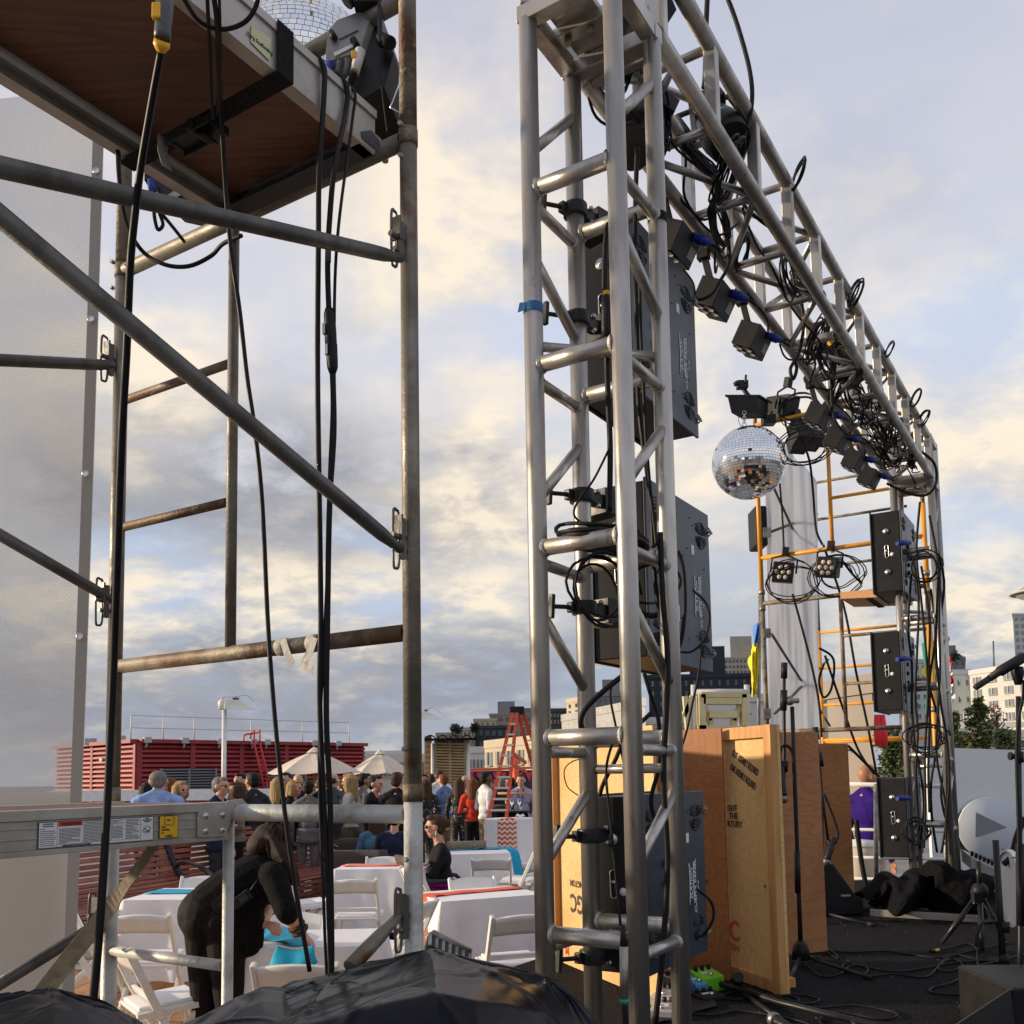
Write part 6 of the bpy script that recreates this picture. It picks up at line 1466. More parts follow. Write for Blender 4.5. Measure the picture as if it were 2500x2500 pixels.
mat('floral_black', (.012, .012, .013), .8, 0, (.45, .42, .38), 26, .60, .63)
def hair_mat(name, c): mat(name, c, .6, 0, tuple(x*.45 for x in c), 30, .35, .65, .5, 90, (3, 3, .35), spec=.22)
for n_, c_ in {'hair_dark': (.016, .011, .009), 'hair_brown': (.075, .035, .018), 'hair_auburn': (.19, .065, .02), 'hair_blond': (.46, .30, .13), 'hair_grey': (.24, .22, .21)}.items(): hair_mat(n_, c_)

def cap(a, b, ra, rb, t): return ('c', V(a), V(b), ra, rb, t)
def ell(c, r, t, rot=None): return ('e', V(c), V(r), rot, t)
def solid(prims, voxel, name, smooth=3):
    """one continuous skin over overlapping rounded pieces; each face keeps the number of the piece under it"""
    mb = MB()
    for p in prims:
        if p[0] == 'c':
            _, a, b, ra, rb, t = p; d = (b-a)
            if d.length < 1e-5: d = V((0, 0, 1e-4))
            d.normalize(); pts, rs = [], []
            for k in range(5): an = pi/2*(1-k/4)*.98; pts.append(a-d*ra*sin(an)); rs.append(max(1e-4, ra*cos(an)))
            for k in range(5): an = pi/2*k/4*.98; pts.append(b+d*rb*sin(an)); rs.append(max(1e-4, rb*cos(an)))
            mb.tube(pts, rs, 14)
        else: mb.ball(p[1], p[2], 18, 12, p[3])
    me = mb.mesh(name, []); ob = bpy.data.objects.new(name, me); COL.objects.link(ob)
    r = ob.modifiers.new('r', 'REMESH'); r.mode = 'VOXEL'; r.voxel_size = voxel
    s_ = ob.modifiers.new('s', 'SMOOTH'); s_.factor = .5; s_.iterations = smooth
    dg = bpy.context.evaluated_depsgraph_get(); out = bpy.data.meshes.new_from_object(ob.evaluated_get(dg))
    bpy.data.objects.remove(ob); bpy.data.meshes.remove(me)
    n = len(out.polygons); cen = np.empty(n*3); out.polygons.foreach_get('center', cen); cen = cen.reshape(n, 3)
    best = np.full(n, 1e9); tagv = np.zeros(n, int)
    for p in prims:
        if p[0] == 'c':
            a, b = np.array(p[1]), np.array(p[2]); ab = b-a; L = max(ab@ab, 1e-9); h = np.clip((cen-a)@ab/L, 0, 1)
            dd_ = np.linalg.norm(cen-a-h[:, None]*ab, axis=1)-(p[3]+(p[4]-p[3])*h)
        else:
            q = cen-np.array(p[1])
            if p[3] is not None: q = q @ np.array(p[3])
            rr = np.array(p[2]); dd_ = (np.linalg.norm(q/rr, axis=1)-1)*rr.min()
        k = dd_ < best; best[k] = dd_[k]; tagv[k] = p[-1]
    out.polygons.foreach_set('use_smooth', np.ones(n, bool)); out.name = name
    return out, cen, tagv
SK, TOP, BOT, SHOE, UND, EYE_ = 0, 1, 2, 3, 4, 5
def head_prims(c, fwd=V((0, 1, 0)), s=1.0):
    """head of about 23 cm around c, looking along fwd"""
    f = fwd.normalized(); r = f.cross(ZZ).normalized(); u = r.cross(f); Rm = rotm(r, f, u); P = lambda x, y, z: V(c)+(r*x+f*y+u*z)*s
    E = lambda x, y, z, a, b, d, t: ell(P(x, y, z), (a*s, b*s, d*s), t, Rm)
    return [E(0, .0, .02, .074, .094, .095, SK), E(0, .03, -.05, .056, .062, .066, SK), E(0, .052, -.088, .030, .030, .026, SK), E(0, .098, -.012, .013, .020, .026, SK), E(0, .094, .028, .045, .012, .012, SK),
            E(-.079, -.005, -.005, .012, .026, .034, SK), E(.079, -.005, -.005, .012, .026, .034, SK), E(0, .088, -.062, .024, .010, .008, SK),
            E(-.031, .090, .010, .014, .009, .008, EYE_), E(.031, .090, .010, .014, .009, .008, EYE_), E(-.04, .07, -.02, .025, .022, .025, SK), E(.04, .07, -.02, .025, .022, .025, SK)]
def hand_prims(w, d, side, up=ZZ, s=1.0, curl=.35, t=SK):
    """palm, four fingers of different lengths and a thumb from the side of the palm; w wrist, d pointing direction"""
    d = V(d).normalized(); sd_ = d.cross(V(up)).normalized()*side; nrm = sd_.cross(d)*side; out = []
    pc = V(w)+d*.045*s
    for k in (-1, 0, 1): out.append(cap(V(w)+sd_*.012*k*s, V(w)+d*.085*s+sd_*.022*k*s, .015*s, .012*s, t))
    for k, L in enumerate((.062, .072, .068, .052)):
        b = V(w)+d*.085*s+sd_*(.030-.020*k)*s; m = b+(d*cos(curl*.6)-nrm*sin(curl*.6))*L*.5*s; e = m+(d*cos(curl*1.8)-nrm*sin(curl*1.8))*L*.5*s
        out += [cap(b, m, .0095*s, .0085*s, t), cap(m, e, .0085*s, .0068*s, t)]
    b = V(w)+d*.025*s+sd_*.022*s; m = b+(d*.6+sd_*.7-nrm*.2).normalized()*.038*s; e = m+(d*.9+sd_*.25-nrm*.3).normalized()*.030*s
    return out+[cap(b, m, .012*s, .0105*s, t), cap(m, e, .010*s, .008*s, t)]
def standing(arm_l, arm_r, fem=False, sleeve='long', lean=0.0, skirt=False, step=.0):
    P = []; w = .92 if fem else 1.0; L = BOT if not skirt else SK
    for s in (-1, 1):
        kx = s*.10*w; y = s*step
        P += [cap((s*.088, 0, .92), (kx, y*.5+.01, .49), .092, .062, BOT if not skirt else BOT), cap((kx, y*.5+.01, .49), (kx, y-.02, .10), .064 if not skirt else .052, .05 if not skirt else .036, L),
              cap((kx, y-.05, .05), (kx+s*.02, y+.14, .04), .044, .036, SHOE)]
    P += [ell((0, -.005, .95), (.168*w, .122, .13), BOT), ell((0, .0, 1.10), (.150*w, .112, .15), TOP), ell((0, .0, 1.29), (.185*w, .122, .165), TOP), cap((-.145*w, -.01, 1.412), (.145*w, -.01, 1.412), .074, .074, TOP), cap((-.10*w, -.02, 1.45), (-.02, -.02, 1.50), .055, .05, TOP), cap((.10*w, -.02, 1.45), (.02, -.02, 1.50), .055, .05, TOP),
          cap((0, -.01, 1.43), (0, .012, 1.55), .064, .054, SK)]
    if fem: P += [ell((-.07, .09, 1.27), (.062, .055, .06), TOP), ell((.07, .09, 1.27), (.062, .055, .06), TOP)]
    P += head_prims((0, .02, 1.645), V((lean, 1, -.06)), 1.07)
    for s, (e, h) in ((-1, arm_l), (1, arm_r)):
        S0 = V((s*.195*w, -.01, 1.395)); e, h = V(e), V(h); e.x *= s; h.x *= s
        P += [cap(S0, e, .062, .048, TOP), cap(e, h, .046, .033, TOP if sleeve == 'long' else SK)]
        d = (h-e).normalized(); P += hand_prims(h, d, -s if s < 0 else s, V((0, 1, .2)) if abs(d.z) > .8 else ZZ)
    return P
AR = {'down': ((.245, -.04, 1.12), (.255, .03, .86)), 'bent': ((.25, -.05, 1.13), (.16, .22, 1.16)), 'fold': ((.25, -.02, 1.13), (-.02, .17, 1.15)), 'pocket': ((.27, -.10, 1.12), (.20, .06, .92)), 'drink': ((.24, -.02, 1.13), (.15, .20, 1.26))}
BODY = {}
def body(key, prims, voxel=.0125, jacket=False):
    if key in BODY: return BODY[key]
    me, cen, tg = solid(prims, voxel, 'person_body')
    if jacket:
        z = cen[:, 2]; v = (tg == TOP) & (cen[:, 1] > .05) & (np.abs(cen[:, 0]) < np.clip((z-1.13)*.26, 0, .06)) & (z < 1.5); tg[v] = UND
    hz_ = (tg == BOT) & (cen[:, 2] > .94); tg[hz_] = TOP
    me.polygons.foreach_set('material_index', tg.astype(np.int32))
    for _ in range(6): me.materials.append(MAT['skin_fair'])
    BODY[key] = me; return me
HAIR = {}
def hair_mesh(kind):
    if kind in HAIR: return HAIR[kind]
    c = V((0, .02, 1.645)); P = []
    if kind == 'fringe': P = [ell(c+V((0, -.045, -.0)), (.080, .060, .055), 0)]
    else: P = [ell(c+V((0, -.022, .034)), (.083, .092, .088), 0), ell(c+V((0, -.05, -.01)), (.074, .058, .075), 0), ell(c+V((0, .045, .088)), (.055, .045, .030), 0)]
    if kind in ('long', 'bob'):
        zl = -.26 if kind == 'long' else -.115
        for a in range(-6, 7):
            an = a/6*1.95; x, y = sin(an)*.083, -cos(an)*.088-.012
            P.append(cap(c+V((x*.95, y*.9, .04)), c+V((x*1.15+.008*sin(a*3), y*1.05-.004, zl+.03*abs(a)/6+.015*sin(a*2))), .030, .022, 0))
    if kind == 'bun': P.append(ell(c+V((0, -.115, .03)), (.045, .042, .045), 0))
    me, _, _ = solid(P, .010, 'hair', 2); me.materials.append(MAT['hair_dark']); me.transform(Matrix.Translation(c) @ Matrix.Scale(1.07, 4) @ Matrix.Translation(-c)); HAIR[kind] = me; return me
def person(label, px, top, d, rz, key, mats, hair=None, jacket=False, arms=('down', 'down'), fem=False, sleeve='long', skirt=False, extras=(), lean=0.0, group='guests standing on the terrace'):
    pk = (arms, fem, sleeve, skirt, jacket, lean)
    me = body(pk, standing(AR[arms[0]], AR[arms[1]], fem, sleeve, lean, skirt, .03), .0125, jacket)
    p = at(px, 1900, d); h = 1.7-(top-(1893-.0164*(px-1250)))*d/FPX; k = min(1.14, max(.82, h/1.765))
    t = thing('person', label, 'person', (p.x, p.y, 0), rz, group)
    b = part('body', me, None, t, world=False)
    for i, m in enumerate(mats+[None]*(6-len(mats))):
        b.material_slots[i].link = 'OBJECT'; b.material_slots[i].material = MAT[m or ('shirt_white' if i == 4 else 'hair_dark')]
    t.scale = (k, k, k)
    if hair:
        o = part('hair', hair_mesh(hair[0]), None, t, world=False); o.material_slots[0].link = 'OBJECT'; o.material_slots[0].material = MAT[hair[1]]
    c = V((0, .02, 1.645))
    for e in extras:
        if e in ('glasses', 'sunglasses'):
            g = MB()
            for s in (-1, 1):
                if e == 'sunglasses': g.ball(c+V((s*.033, .100, .008)), (.026, .008, .019), 10, 6)
                else: g.tube([c+V((s*.033+.024*cos(a), .106, .008+.019*sin(a))) for a in [i*pi/5 for i in range(10)]], .004, 5, closed=True)
                g.tube([c+V((s*.056, .100, .012)), c+V((s*.080, .0, .01))], .004, 5)
            part('glasses', g, 'print_black', t, world=False)
        if e == 'lanyard':
            part('lanyard', MB().tube(smooth_path([(-.055, .03, 1.49), (-.045, .115, 1.40), (0, .145, 1.14), (.045, .115, 1.40), (.055, .03, 1.49)], 4), .008, 5), 'suit_navy', t, world=False)
            part('badge', MB().box((0, .15, 1.10), (.07, .006, .09)), 'print_white', t, world=False)
        if e == 'skirt':
            part('skirt', MB().grid(lambda u, v: V(((.17+.05*v+.01*sin(u*50)*v)*cos(u*2*pi), (.125+.06*v)*sin(u*2*pi), 1.0-.48*v)), 28, 6), mats[2], t, world=False, sol=.01)
        if e == 'jacket_hem':
            part('jacket_skirt', MB().grid(lambda u, v: V(((.165+.02*v)*cos(.4*pi*0+u*5.6+1.91), (.125+.02*v)*sin(u*5.6+1.91), 1.05-.22*v)), 24, 4), mats[1], t, world=False, sol=.012)
    return t
F, A_ = 'skin_fair', pi
sd_ = 'shoe_dark'
person('person in light blue shirt with short grey hair, back to the camera', 386, 1886, 12.3, .15, 0, [F, 'shirt_lightblue', 'khaki', sd_], ('short', 'hair_grey'), arms=('bent', 'bent')).scale.x *= 1.25
person('person with auburn hair and sunglasses behind the light blue shirt', 413, 1901, 12.8, 2.5, 0, [F, 'suit_charcoal', 'suit_black', sd_], ('bob', 'hair_auburn'), fem=True, extras=('sunglasses',))
person('person with blond hair, green top and grey jacket, smiling to the right', 440, 1910, 12.6, -2.2, 0, [F, 'suit_grey', 'suit_black', sd_, 'top_green'], ('bob', 'hair_blond'), True, ('bent', 'bent'), True)
person('person with dark hair mostly hidden left of the light blue shirt', 360, 1912, 13.2, .6, 0, [F, 'top_red', 'suit_black', sd_], ('long', 'hair_dark'), fem=True)
person('person in navy jacket and white shirt with grey hair and glasses', 536, 1900, 12.0, -1.9, 0, [F, 'suit_navy', 'suit_charcoal', sd_], ('short', 'hair_grey'), True, ('down', 'bent'), extras=('glasses', 'lanyard', 'jacket_hem'))
person('person in tan jacket with brown bob and glasses, facing left', 580, 1912, 12.6, 1.9, 0, [F, 'jacket_tan', 'suit_black', sd_], ('bob', 'hair_brown'), True, ('bent', 'down'), True, extras=('glasses',))
person('person in grey jacket facing the camera beyond the tan jacket', 588, 1891, 15.2, 2.7, 0, [F, 'suit_charcoal', 'suit_charcoal', sd_], ('short', 'hair_dark'), True)
person('person in black suit by the red ladder, seen from behind', 618, 1889, 13.2, .9, 0, ['skin_tan', 'suit_charcoal', 'suit_charcoal', sd_], ('short', 'hair_dark'), True, ('down', 'pocket'), extras=('jacket_hem',))
person('person with long blond hair in black jacket, back turned', 678, 1901, 14.0, -.3, 0, [F, 'suit_black', 'suit_black', sd_], ('long', 'hair_blond'), True, fem=True)
person('person in blue suit with dark hair facing the camera beyond the blond hair', 699, 1889, 15.6, 2.9, 0, [F, 'suit_navy', 'suit_navy', sd_], ('short', 'hair_dark'), True)
person('person with blond bob and black top, facing right', 716, 1908, 13.8, -1.7, 0, [F, 'suit_black', 'suit_black', sd_], ('bob', 'hair_blond'), fem=True, arms=('bent', 'bent'))
person('bald person in navy suit under the left umbrella', 728, 1893, 16.8, .5, 0, [F, 'suit_navy', 'suit_navy', sd_], None, True)
person('person in grey suit with dark hair, back to the camera', 753, 1908, 13.6, -.1, 0, ['skin_tan', 'suit_grey', 'suit_grey', sd_], ('short', 'hair_dark'), True, extras=('jacket_hem',))
person('person in black jacket between the hanging cables, back turned', 783, 1901, 16, .2, 0, [F, 'suit_black', 'suit_black', sd_], ('short', 'hair_brown'), True)
person('bald person in slate shirt right of the hanging cables', 812, 1890, 15.6, -.4, 0, [F, 'shirt_slate', 'suit_charcoal', sd_], ('fringe', 'hair_brown'), arms=('bent', 'bent'))
person('person beyond the slate shirt with brown hair, facing left', 838, 1900, 18.5, 1.6, 0, [F, 'suit_charcoal', 'suit_black', sd_], ('bob', 'hair_brown'), fem=True)
person('person with long blond hair, cream jacket and olive skirt, facing left', 856, 1892, 13.8, 1.35, 0, [F, 'jacket_cream', 'skirt_olive', sd_, 'suit_black'], ('long', 'hair_blond'), True, ('drink', 'bent'), True, skirt=True, extras=('sunglasses', 'skirt'))
person('person in grey suit with dark hair, turned right beyond the cream jacket', 888, 1891, 15.6, -1.2, 0, ['skin_tan', 'suit_grey', 'suit_grey', sd_], ('short', 'hair_dark'), True)
person('person in black hoodie with hair in a bun, smiling to the right', 914, 1897, 13.6, -1.9, 0, [F, 'suit_black', 'suit_black', sd_], ('bun', 'hair_dark'), fem=True)
person('person in black polo shirt left of the scaffold pole, back turned', 968, 1888, 13.4, -.2, 0, [F, 'suit_black', 'khaki', sd_], ('short', 'hair_brown'), sleeve='short')
person('person with dark beardless face looking over, right of the scaffold pole', 1036, 1893, 20.5, 2.9, 0, ['skin_tan', 'shirt_slate', 'suit_black', sd_], ('short', 'hair_dark'))
person('person in black top with cropped hair behind the blue checked shirt', 1053, 1892, 21, .3, 0, [F, 'suit_black', 'suit_black', sd_], ('short', 'hair_brown'))
person('tall person in white shirt behind the blue checked shirt', 1073, 1882, 20.3, .2, 0, [F, 'shirt_white', 'suit_charcoal', sd_], ('short', 'hair_brown'), arms=('bent', 'bent'), sleeve='short')
person('person in blue shirt and khaki trousers holding a drink, turned left', 1083, 1893, 18.4, .85, 0, [F, 'shirt_blue', 'khaki', sd_], ('short', 'hair_auburn'), arms=('drink', 'pocket'))
person('person in black floral dress with brown hair beside the scaffold pole', 1040, 1905, 17, .3, 0, [F, 'floral_black', 'floral_black', sd_], ('long', 'hair_brown'), fem=True, arms=('bent', 'bent'))
person('person in black floral dress with long brown hair, back turned', 1120, 1903, 18, -.2, 0, [F, 'floral_black', 'floral_black', sd_], ('long', 'hair_brown'), fem=True)
person('bald person facing the camera beyond the red top', 1136, 1896, 21, 2.8, 0, [F, 'suit_charcoal', 'suit_black', sd_], None, True)
person('person in bright red top with long auburn hair, back turned', 1154, 1903, 17.2, -.1, 0, [F, 'top_red', 'suit_black', sd_], ('long', 'hair_auburn'), fem=True, sleeve='short', arms=('bent', 'bent'))
person('person with dark curly hair beyond the red top', 1160, 1896, 22.5, .1, 0, [F, 'suit_black', 'suit_black', sd_], ('bob', 'hair_dark'), fem=True)
person('person in white polo shirt and khaki trousers left of the orange ladder', 1184, 1887, 16.8, -1.1, 0, ['skin_deep', 'shirt_white', 'khaki', sd_], ('short', 'hair_dark'), sleeve='short', arms=('bent', 'bent'))
person('person with glasses facing the camera beyond the white polo shirt', 1196, 1908, 20, 2.9, 0, [F, 'suit_charcoal', 'suit_black', sd_], ('bun', 'hair_brown'), fem=True, extras=('glasses',))
person('person in black suit behind the orange ladder, back turned', 1224, 1901, 18.8, .2, 0, [F, 'suit_charcoal', 'suit_charcoal', sd_], ('short', 'hair_grey'), True, extras=('jacket_hem',))
person('person in black suit right of the orange ladder, facing left', 1247, 1900, 19.4, 1.7, 0, ['skin_tan', 'suit_black', 'suit_black', sd_], ('short', 'hair_dark'), True)
person('person in lavender shirt with lanyard facing the camera beside the tower', 1272, 1893, 18, 3.0, 0, [F, 'shirt_lavender', 'khaki', sd_], ('short', 'hair_brown'), arms=('pocket', 'pocket'), extras=('lanyard',))
person('person with brown hair hidden between the black suits', 1212, 1906, 21.5, .5, 0, [F, 'suit_black', 'suit_black', sd_], ('bob', 'hair_brown'), fem=True)
# man in purple behind the rail
person('bald person in purple suit and pale trousers behind the guard rail', 2114, 1868, 9.2, -1.2, 0, ['skin_tan', 'suit_purple', 'trousers_white', sd_], None, False, ('down', 'down'), group='people near the stage')

def seated(label, px, d, rz, top, mats, hair, arms, skirt=None, extras=()):
    P = [ell((0, -.02, .50), (.17, .14, .11), BOT), ell((0, -.02, .66), (.145, .11, .16), TOP), ell((0, .0, .85), (.175, .12, .16), TOP), cap((-.135, .0, .955), (.135, .0, .955), .07, .07, TOP), cap((0, .0, .98), (0, .03, 1.10), .058, .05, SK)]
    P += head_prims((0, .05, 1.19), V((.15, 1, -.12)))
    for s in (-1, 1):
        P += [cap((s*.085, .02, .49), (s*.11, .44, .50), .09, .065, BOT), cap((s*.11, .44, .49), (s*.11, .42, .10), .062, .045, BOT if not skirt else SK), cap((s*.11, .38, .05), (s*.12, .56, .04), .042, .034, SHOE)]
        e, h = V(arms[0]), V(arms[1]); e.x *= s; h.x *= s
        P += [cap((s*.185, .0, .945), e, .058, .045, TOP), cap(e, h, .044, .032, TOP)]+hand_prims(h, V((-s*.7, .7, -.1)), -s)
    me, cen, tg = solid(P, .011, 'person_body'); me.polygons.foreach_set('material_index', tg.astype(np.int32))
    for m in mats: me.materials.append(MAT[m])
    p = at(px, 2000, d); t = thing('person', label, 'person', (p.x, p.y, -.03), rz, 'people seated on the terrace')
    part('body', me, None, t, world=False)
    off = V((0, .03, -.455))
    if hair:
        hm = hair_mesh(hair[0]).copy(); hm.transform(Matrix.Translation(off)); hm.materials.clear(); hm.materials.append(MAT[hair[1]]); part('hair', hm, None, t, world=False)
    c = V((0, .05, 1.19))
    if 'sunglasses' in extras:
        g = MB()
        for s in (-1, 1): g.ball(c+V((s*.034+.012, .100, .0)), (.028, .012, .021), 10, 6); g.tube([c+V((s*.06, .1, .005)), c+V((s*.08, .0, .01))], .004, 5)
        part('sunglasses', g, 'print_black', t, world=False)
        for s in (-1, 1): part('earring', MB().ball(c+V((s*.086, .0, -.065)), (.012, .012, .03), 8, 6), 'jacket_cream', t, world=False)
    if skirt:
        part('skirt', MB().grid(lambda u, v: V(((.19+.10*v)*cos(u*2*pi)+.0, .16+(.30+.16*v+.02*sin(u*40)*v)*sin(u*2*pi)*(.9), .60-.50*v)), 36, 8), skirt, t, world=False, sol=.01)
        part('skirt_lap', MB().grid(lambda u, v: V((-.2+.4*u, -.1+.62*v, .585+.03*sin(u*pi)-.05*max(0, v-.7))), 10, 10), skirt, t, world=False, sol=.012)
    return t
seated('person in black top, magenta skirt and sunglasses, seated and leaning left', 1074, 10.15, 1.75, 1985, [F, 'suit_black', 'skirt_magenta', sd_, 'suit_black', 'print_black'], ('bun', 'hair_brown'), ((.26, .10, .70), (.09, .34, .68)), 'skirt_magenta', ('sunglasses',))
seated('person in denim jacket with brown hair, seated with back to the camera', 922, 12.6, .15, 2010, [F, 'denim', 'suit_black', sd_, 'denim', 'print_black'], ('long', 'hair_brown'), ((.26, .05, .70), (.12, .34, .66)))
seated('person in navy jacket seated beside the denim jacket, back to the camera', 962, 12.2, -.1, 2010, [F, 'suit_navy', 'suit_navy', sd_, 'suit_navy', 'print_black'], ('short', 'hair_dark'), ((.27, .05, .70), (.12, .34, .66)))

# ------------------------------------------------------------------ the woman in black bending over the table
YW = 5.45
w_ = lambda x, y, o=0.0: at(x, y, YW+o)
wp = thing('person', 'person in black bending over a white table to lay out the blue runner', 'person', V((w_(520, 2300).x, YW, 0)))
hipL, hipR = w_(497, 2240, .03), w_(548, 2240, -.04)
kneeL, kneeR = w_(505, 2470, .05), w_(565, 2470, -.05)
ankL, ankR = V((kneeL.x-.03, kneeL.y, .08)), V((kneeR.x+.02, kneeR.y, .08))
sh = w_(652, 2128, .05); shR, shL = w_(668, 2140, -.13), w_(648, 2122, .17)
elR, wrR = w_(699, 2226, -.26), w_(736, 2277, -.20)
elL, wrL = w_(655, 2215, .22), w_(642, 2254, .0)
hc = w_(660, 2066, .06)
P = [ell(w_(515, 2232), (.185, .165, .165), BOT), ell(w_(496, 2252, -.05), (.120, .115, .125), BOT), ell(w_(540, 2252, -.06), (.118, .115, .125), BOT),
     cap(w_(525, 2212), w_(575, 2172), .155, .148, TOP), cap(w_(575, 2172), w_(635, 2138, .03), .148, .142, TOP), ell(w_(600, 2175, .02), (.16, .13, .12), TOP), ell(w_(632, 2150, .03), (.15, .15, .12), TOP), cap(shL, shR, .078, .078, TOP),
     cap(sh, hc.lerp(sh, .35), .07, .055, SK), cap(w_(625, 2185, -.0), w_(640, 2170, .02), .09, .08, TOP), cap(w_(600, 2205, -.02), w_(607, 2300, -.02), .105, .085, TOP), cap(w_(560, 2210, -.04), w_(566, 2290, -.05), .13, .105, TOP),
     cap(hipL, kneeL, .115, .082, BOT), cap(kneeL, ankL, .085, .075, BOT), cap(hipR, kneeR, .118, .084, BOT), cap(kneeR, ankR, .086, .078, BOT),
     cap(ankL-ZZ*.03, ankL+V((.16, .04, -.04)), .045, .036, SHOE), cap(ankR-ZZ*.03, ankR+V((.16, .04, -.04)), .045, .036, SHOE),
     cap(shR, elR, .076, .060, TOP), cap(elR.lerp(shR, .06), elR.lerp(wrR, .10), .062, .058, TOP), cap(elR, wrR, .045, .029, SK),
     cap(shL, elL, .070, .056, TOP), cap(elL, wrL, .043, .028, SK)]
P += hand_prims(wrR, (w_(766, 2312, -.16)-wrR), 1, V((.2, -.4, 1)), 1.05, .45)
P += hand_prims(wrL, (w_(668, 2262, -.06)-wrL), -1, V((0, -.3, 1)), 1.0, .7)
fw = V((.78, .30, -.62)).normalized(); P += head_prims(hc, fw, 1.02)
me, cen, tg = solid(P, .0085, 'person_body', 3); me.polygons.foreach_set('material_index', tg.astype(np.int32))
mat('knit_black', (.006, .0055, .006), .9, 0, (.011, .010, .010), 40, bump=.5, bscale=45, spec=.1); hair_mat('hair_dark2', (.034, .018, .012))
mat('legging_black', (.008, .0068, .0066), .75, 0, (.013, .011, .010), 20, bump=.3, bscale=25, spec=.14)
for m in (F, 'knit_black', 'legging_black', sd_, 'knit_black', 'print_black'): me.materials.append(MAT[m])
me.transform(Matrix.Translation(-wp.location)); part('body', me, None, wp, world=False)
r_ = fw.cross(ZZ).normalized(); u_ = r_.cross(fw)
HP = [ell(hc-fw*.022+u_*.030, (.094, .105, .094), 0, rotm(r_, fw, u_)), ell(hc-fw*.055-u_*.02, (.088, .07, .09), 0, rotm(r_, fw, u_))]
rnd = random.Random(6)
for k in range(24):
    an = -2.0+4.0*k/23; b = hc+r_*sin(an)*.082-fw*cos(an)*.078+u_*.045; e = b+V((.05*sin(an)+.03, 0, -.20-.05*rnd.random()))+r_*sin(an)*.035+V((.02, -.01, 0)); m_ = b.lerp(e, .5)+r_*sin(an)*.03
    HP += [cap(b, m_, .032, .028, 0), cap(m_, e, .026, .012+.006*rnd.random(), 0)]
for k in range(8): HP.append(cap(hc+fw*(.06)-r_*(.05)+u_*.05, w_(690+k*2, 2120+k*8, -.07+.012*k), .026, .010, 0))
hm, _, _ = solid(HP, .0095, 'hair', 2); hm.materials.append(MAT['hair_dark2'] if 'hair_dark2' in MAT else MAT['hair_dark']); hm.transform(Matrix.Translation(-wp.location)); part('hair', hm, None, wp, world=False)
st_ = MB()
for k in range(150):
    an = rnd.uniform(-2.3, 2.3); el_ = rnd.uniform(.1, 1.4); q0 = hc+r_*sin(an)*.100*cos(el_*.4)-fw*cos(an)*.095+u_*(.02+.09*sin(el_))
    q1_ = q0+r_*sin(an)*.03-fw*cos(an)*.02-ZZ*.08; q2_ = q1_+V((.02+.03*sin(an), 0, -.14-.06*rnd.random()))+r_*rnd.gauss(0, .015)
    st_.tube(smooth_path([hc+u_*.118+r_*sin(an)*.05-fw*.02, q0, q1_, q2_], 4), [.0045]*8+[.004, .004, .003, .002, .001], 4)
o = part('hair_strands', st_, 'hair_dark2', wp, kind='stuff')
# bracelets
brc = wrR.lerp(elR, .10); bd = (wrR-elR).normalized()
for k, o in enumerate((0, .035)):
    q = brc-bd*o; mb = MB(); a_, b_ = bd.orthogonal().normalized(), None; b_ = bd.cross(a_)
    mb.tube([q+a_*.040*cos(t)+b_*.040*sin(t) for t in [i*2*pi/14 for i in range(14)]], .012, 8, closed=True)
    part('bracelet', mb, 'floral_brown' if k else 'floral_brown', wp) if 'floral_brown' in MAT else part('bracelet', mb, 'hair_brown', wp)
rd_ = thing('two_way_radio', 'black radio clipped to the back of the person in black', 'radio', w_(590, 2200, -.2))
Rr_ = rotm(V((.80, 0, .60)), V((0, 1, 0)), V((-.60, 0, .80)))
part('case', MB().box(w_(591, 2195, -.19), (.115, .035, .058), Rr_), 'black_plastic', rd_, bev=.006)
part('screen', MB().box(w_(594, 2193, -.21), (.05, .004, .036), Rr_), 'panel_face', rd_)
part('antenna', MB().tube([w_(606, 2180, -.19), w_(628, 2148, -.17)], [.004, .002], 6), 'cable_grey', rd_)
bdg = single('pin_badge', MB().lathe([(0, .004), (.010, .003), (.012, 0)], 12, Matrix.Translation(w_(681, 2176, -.215)) @ Matrix.Rotation(pi/2, 4, 'X')), 'print_white', 'small white round badge on the sleeve of the person in black', 'badge')
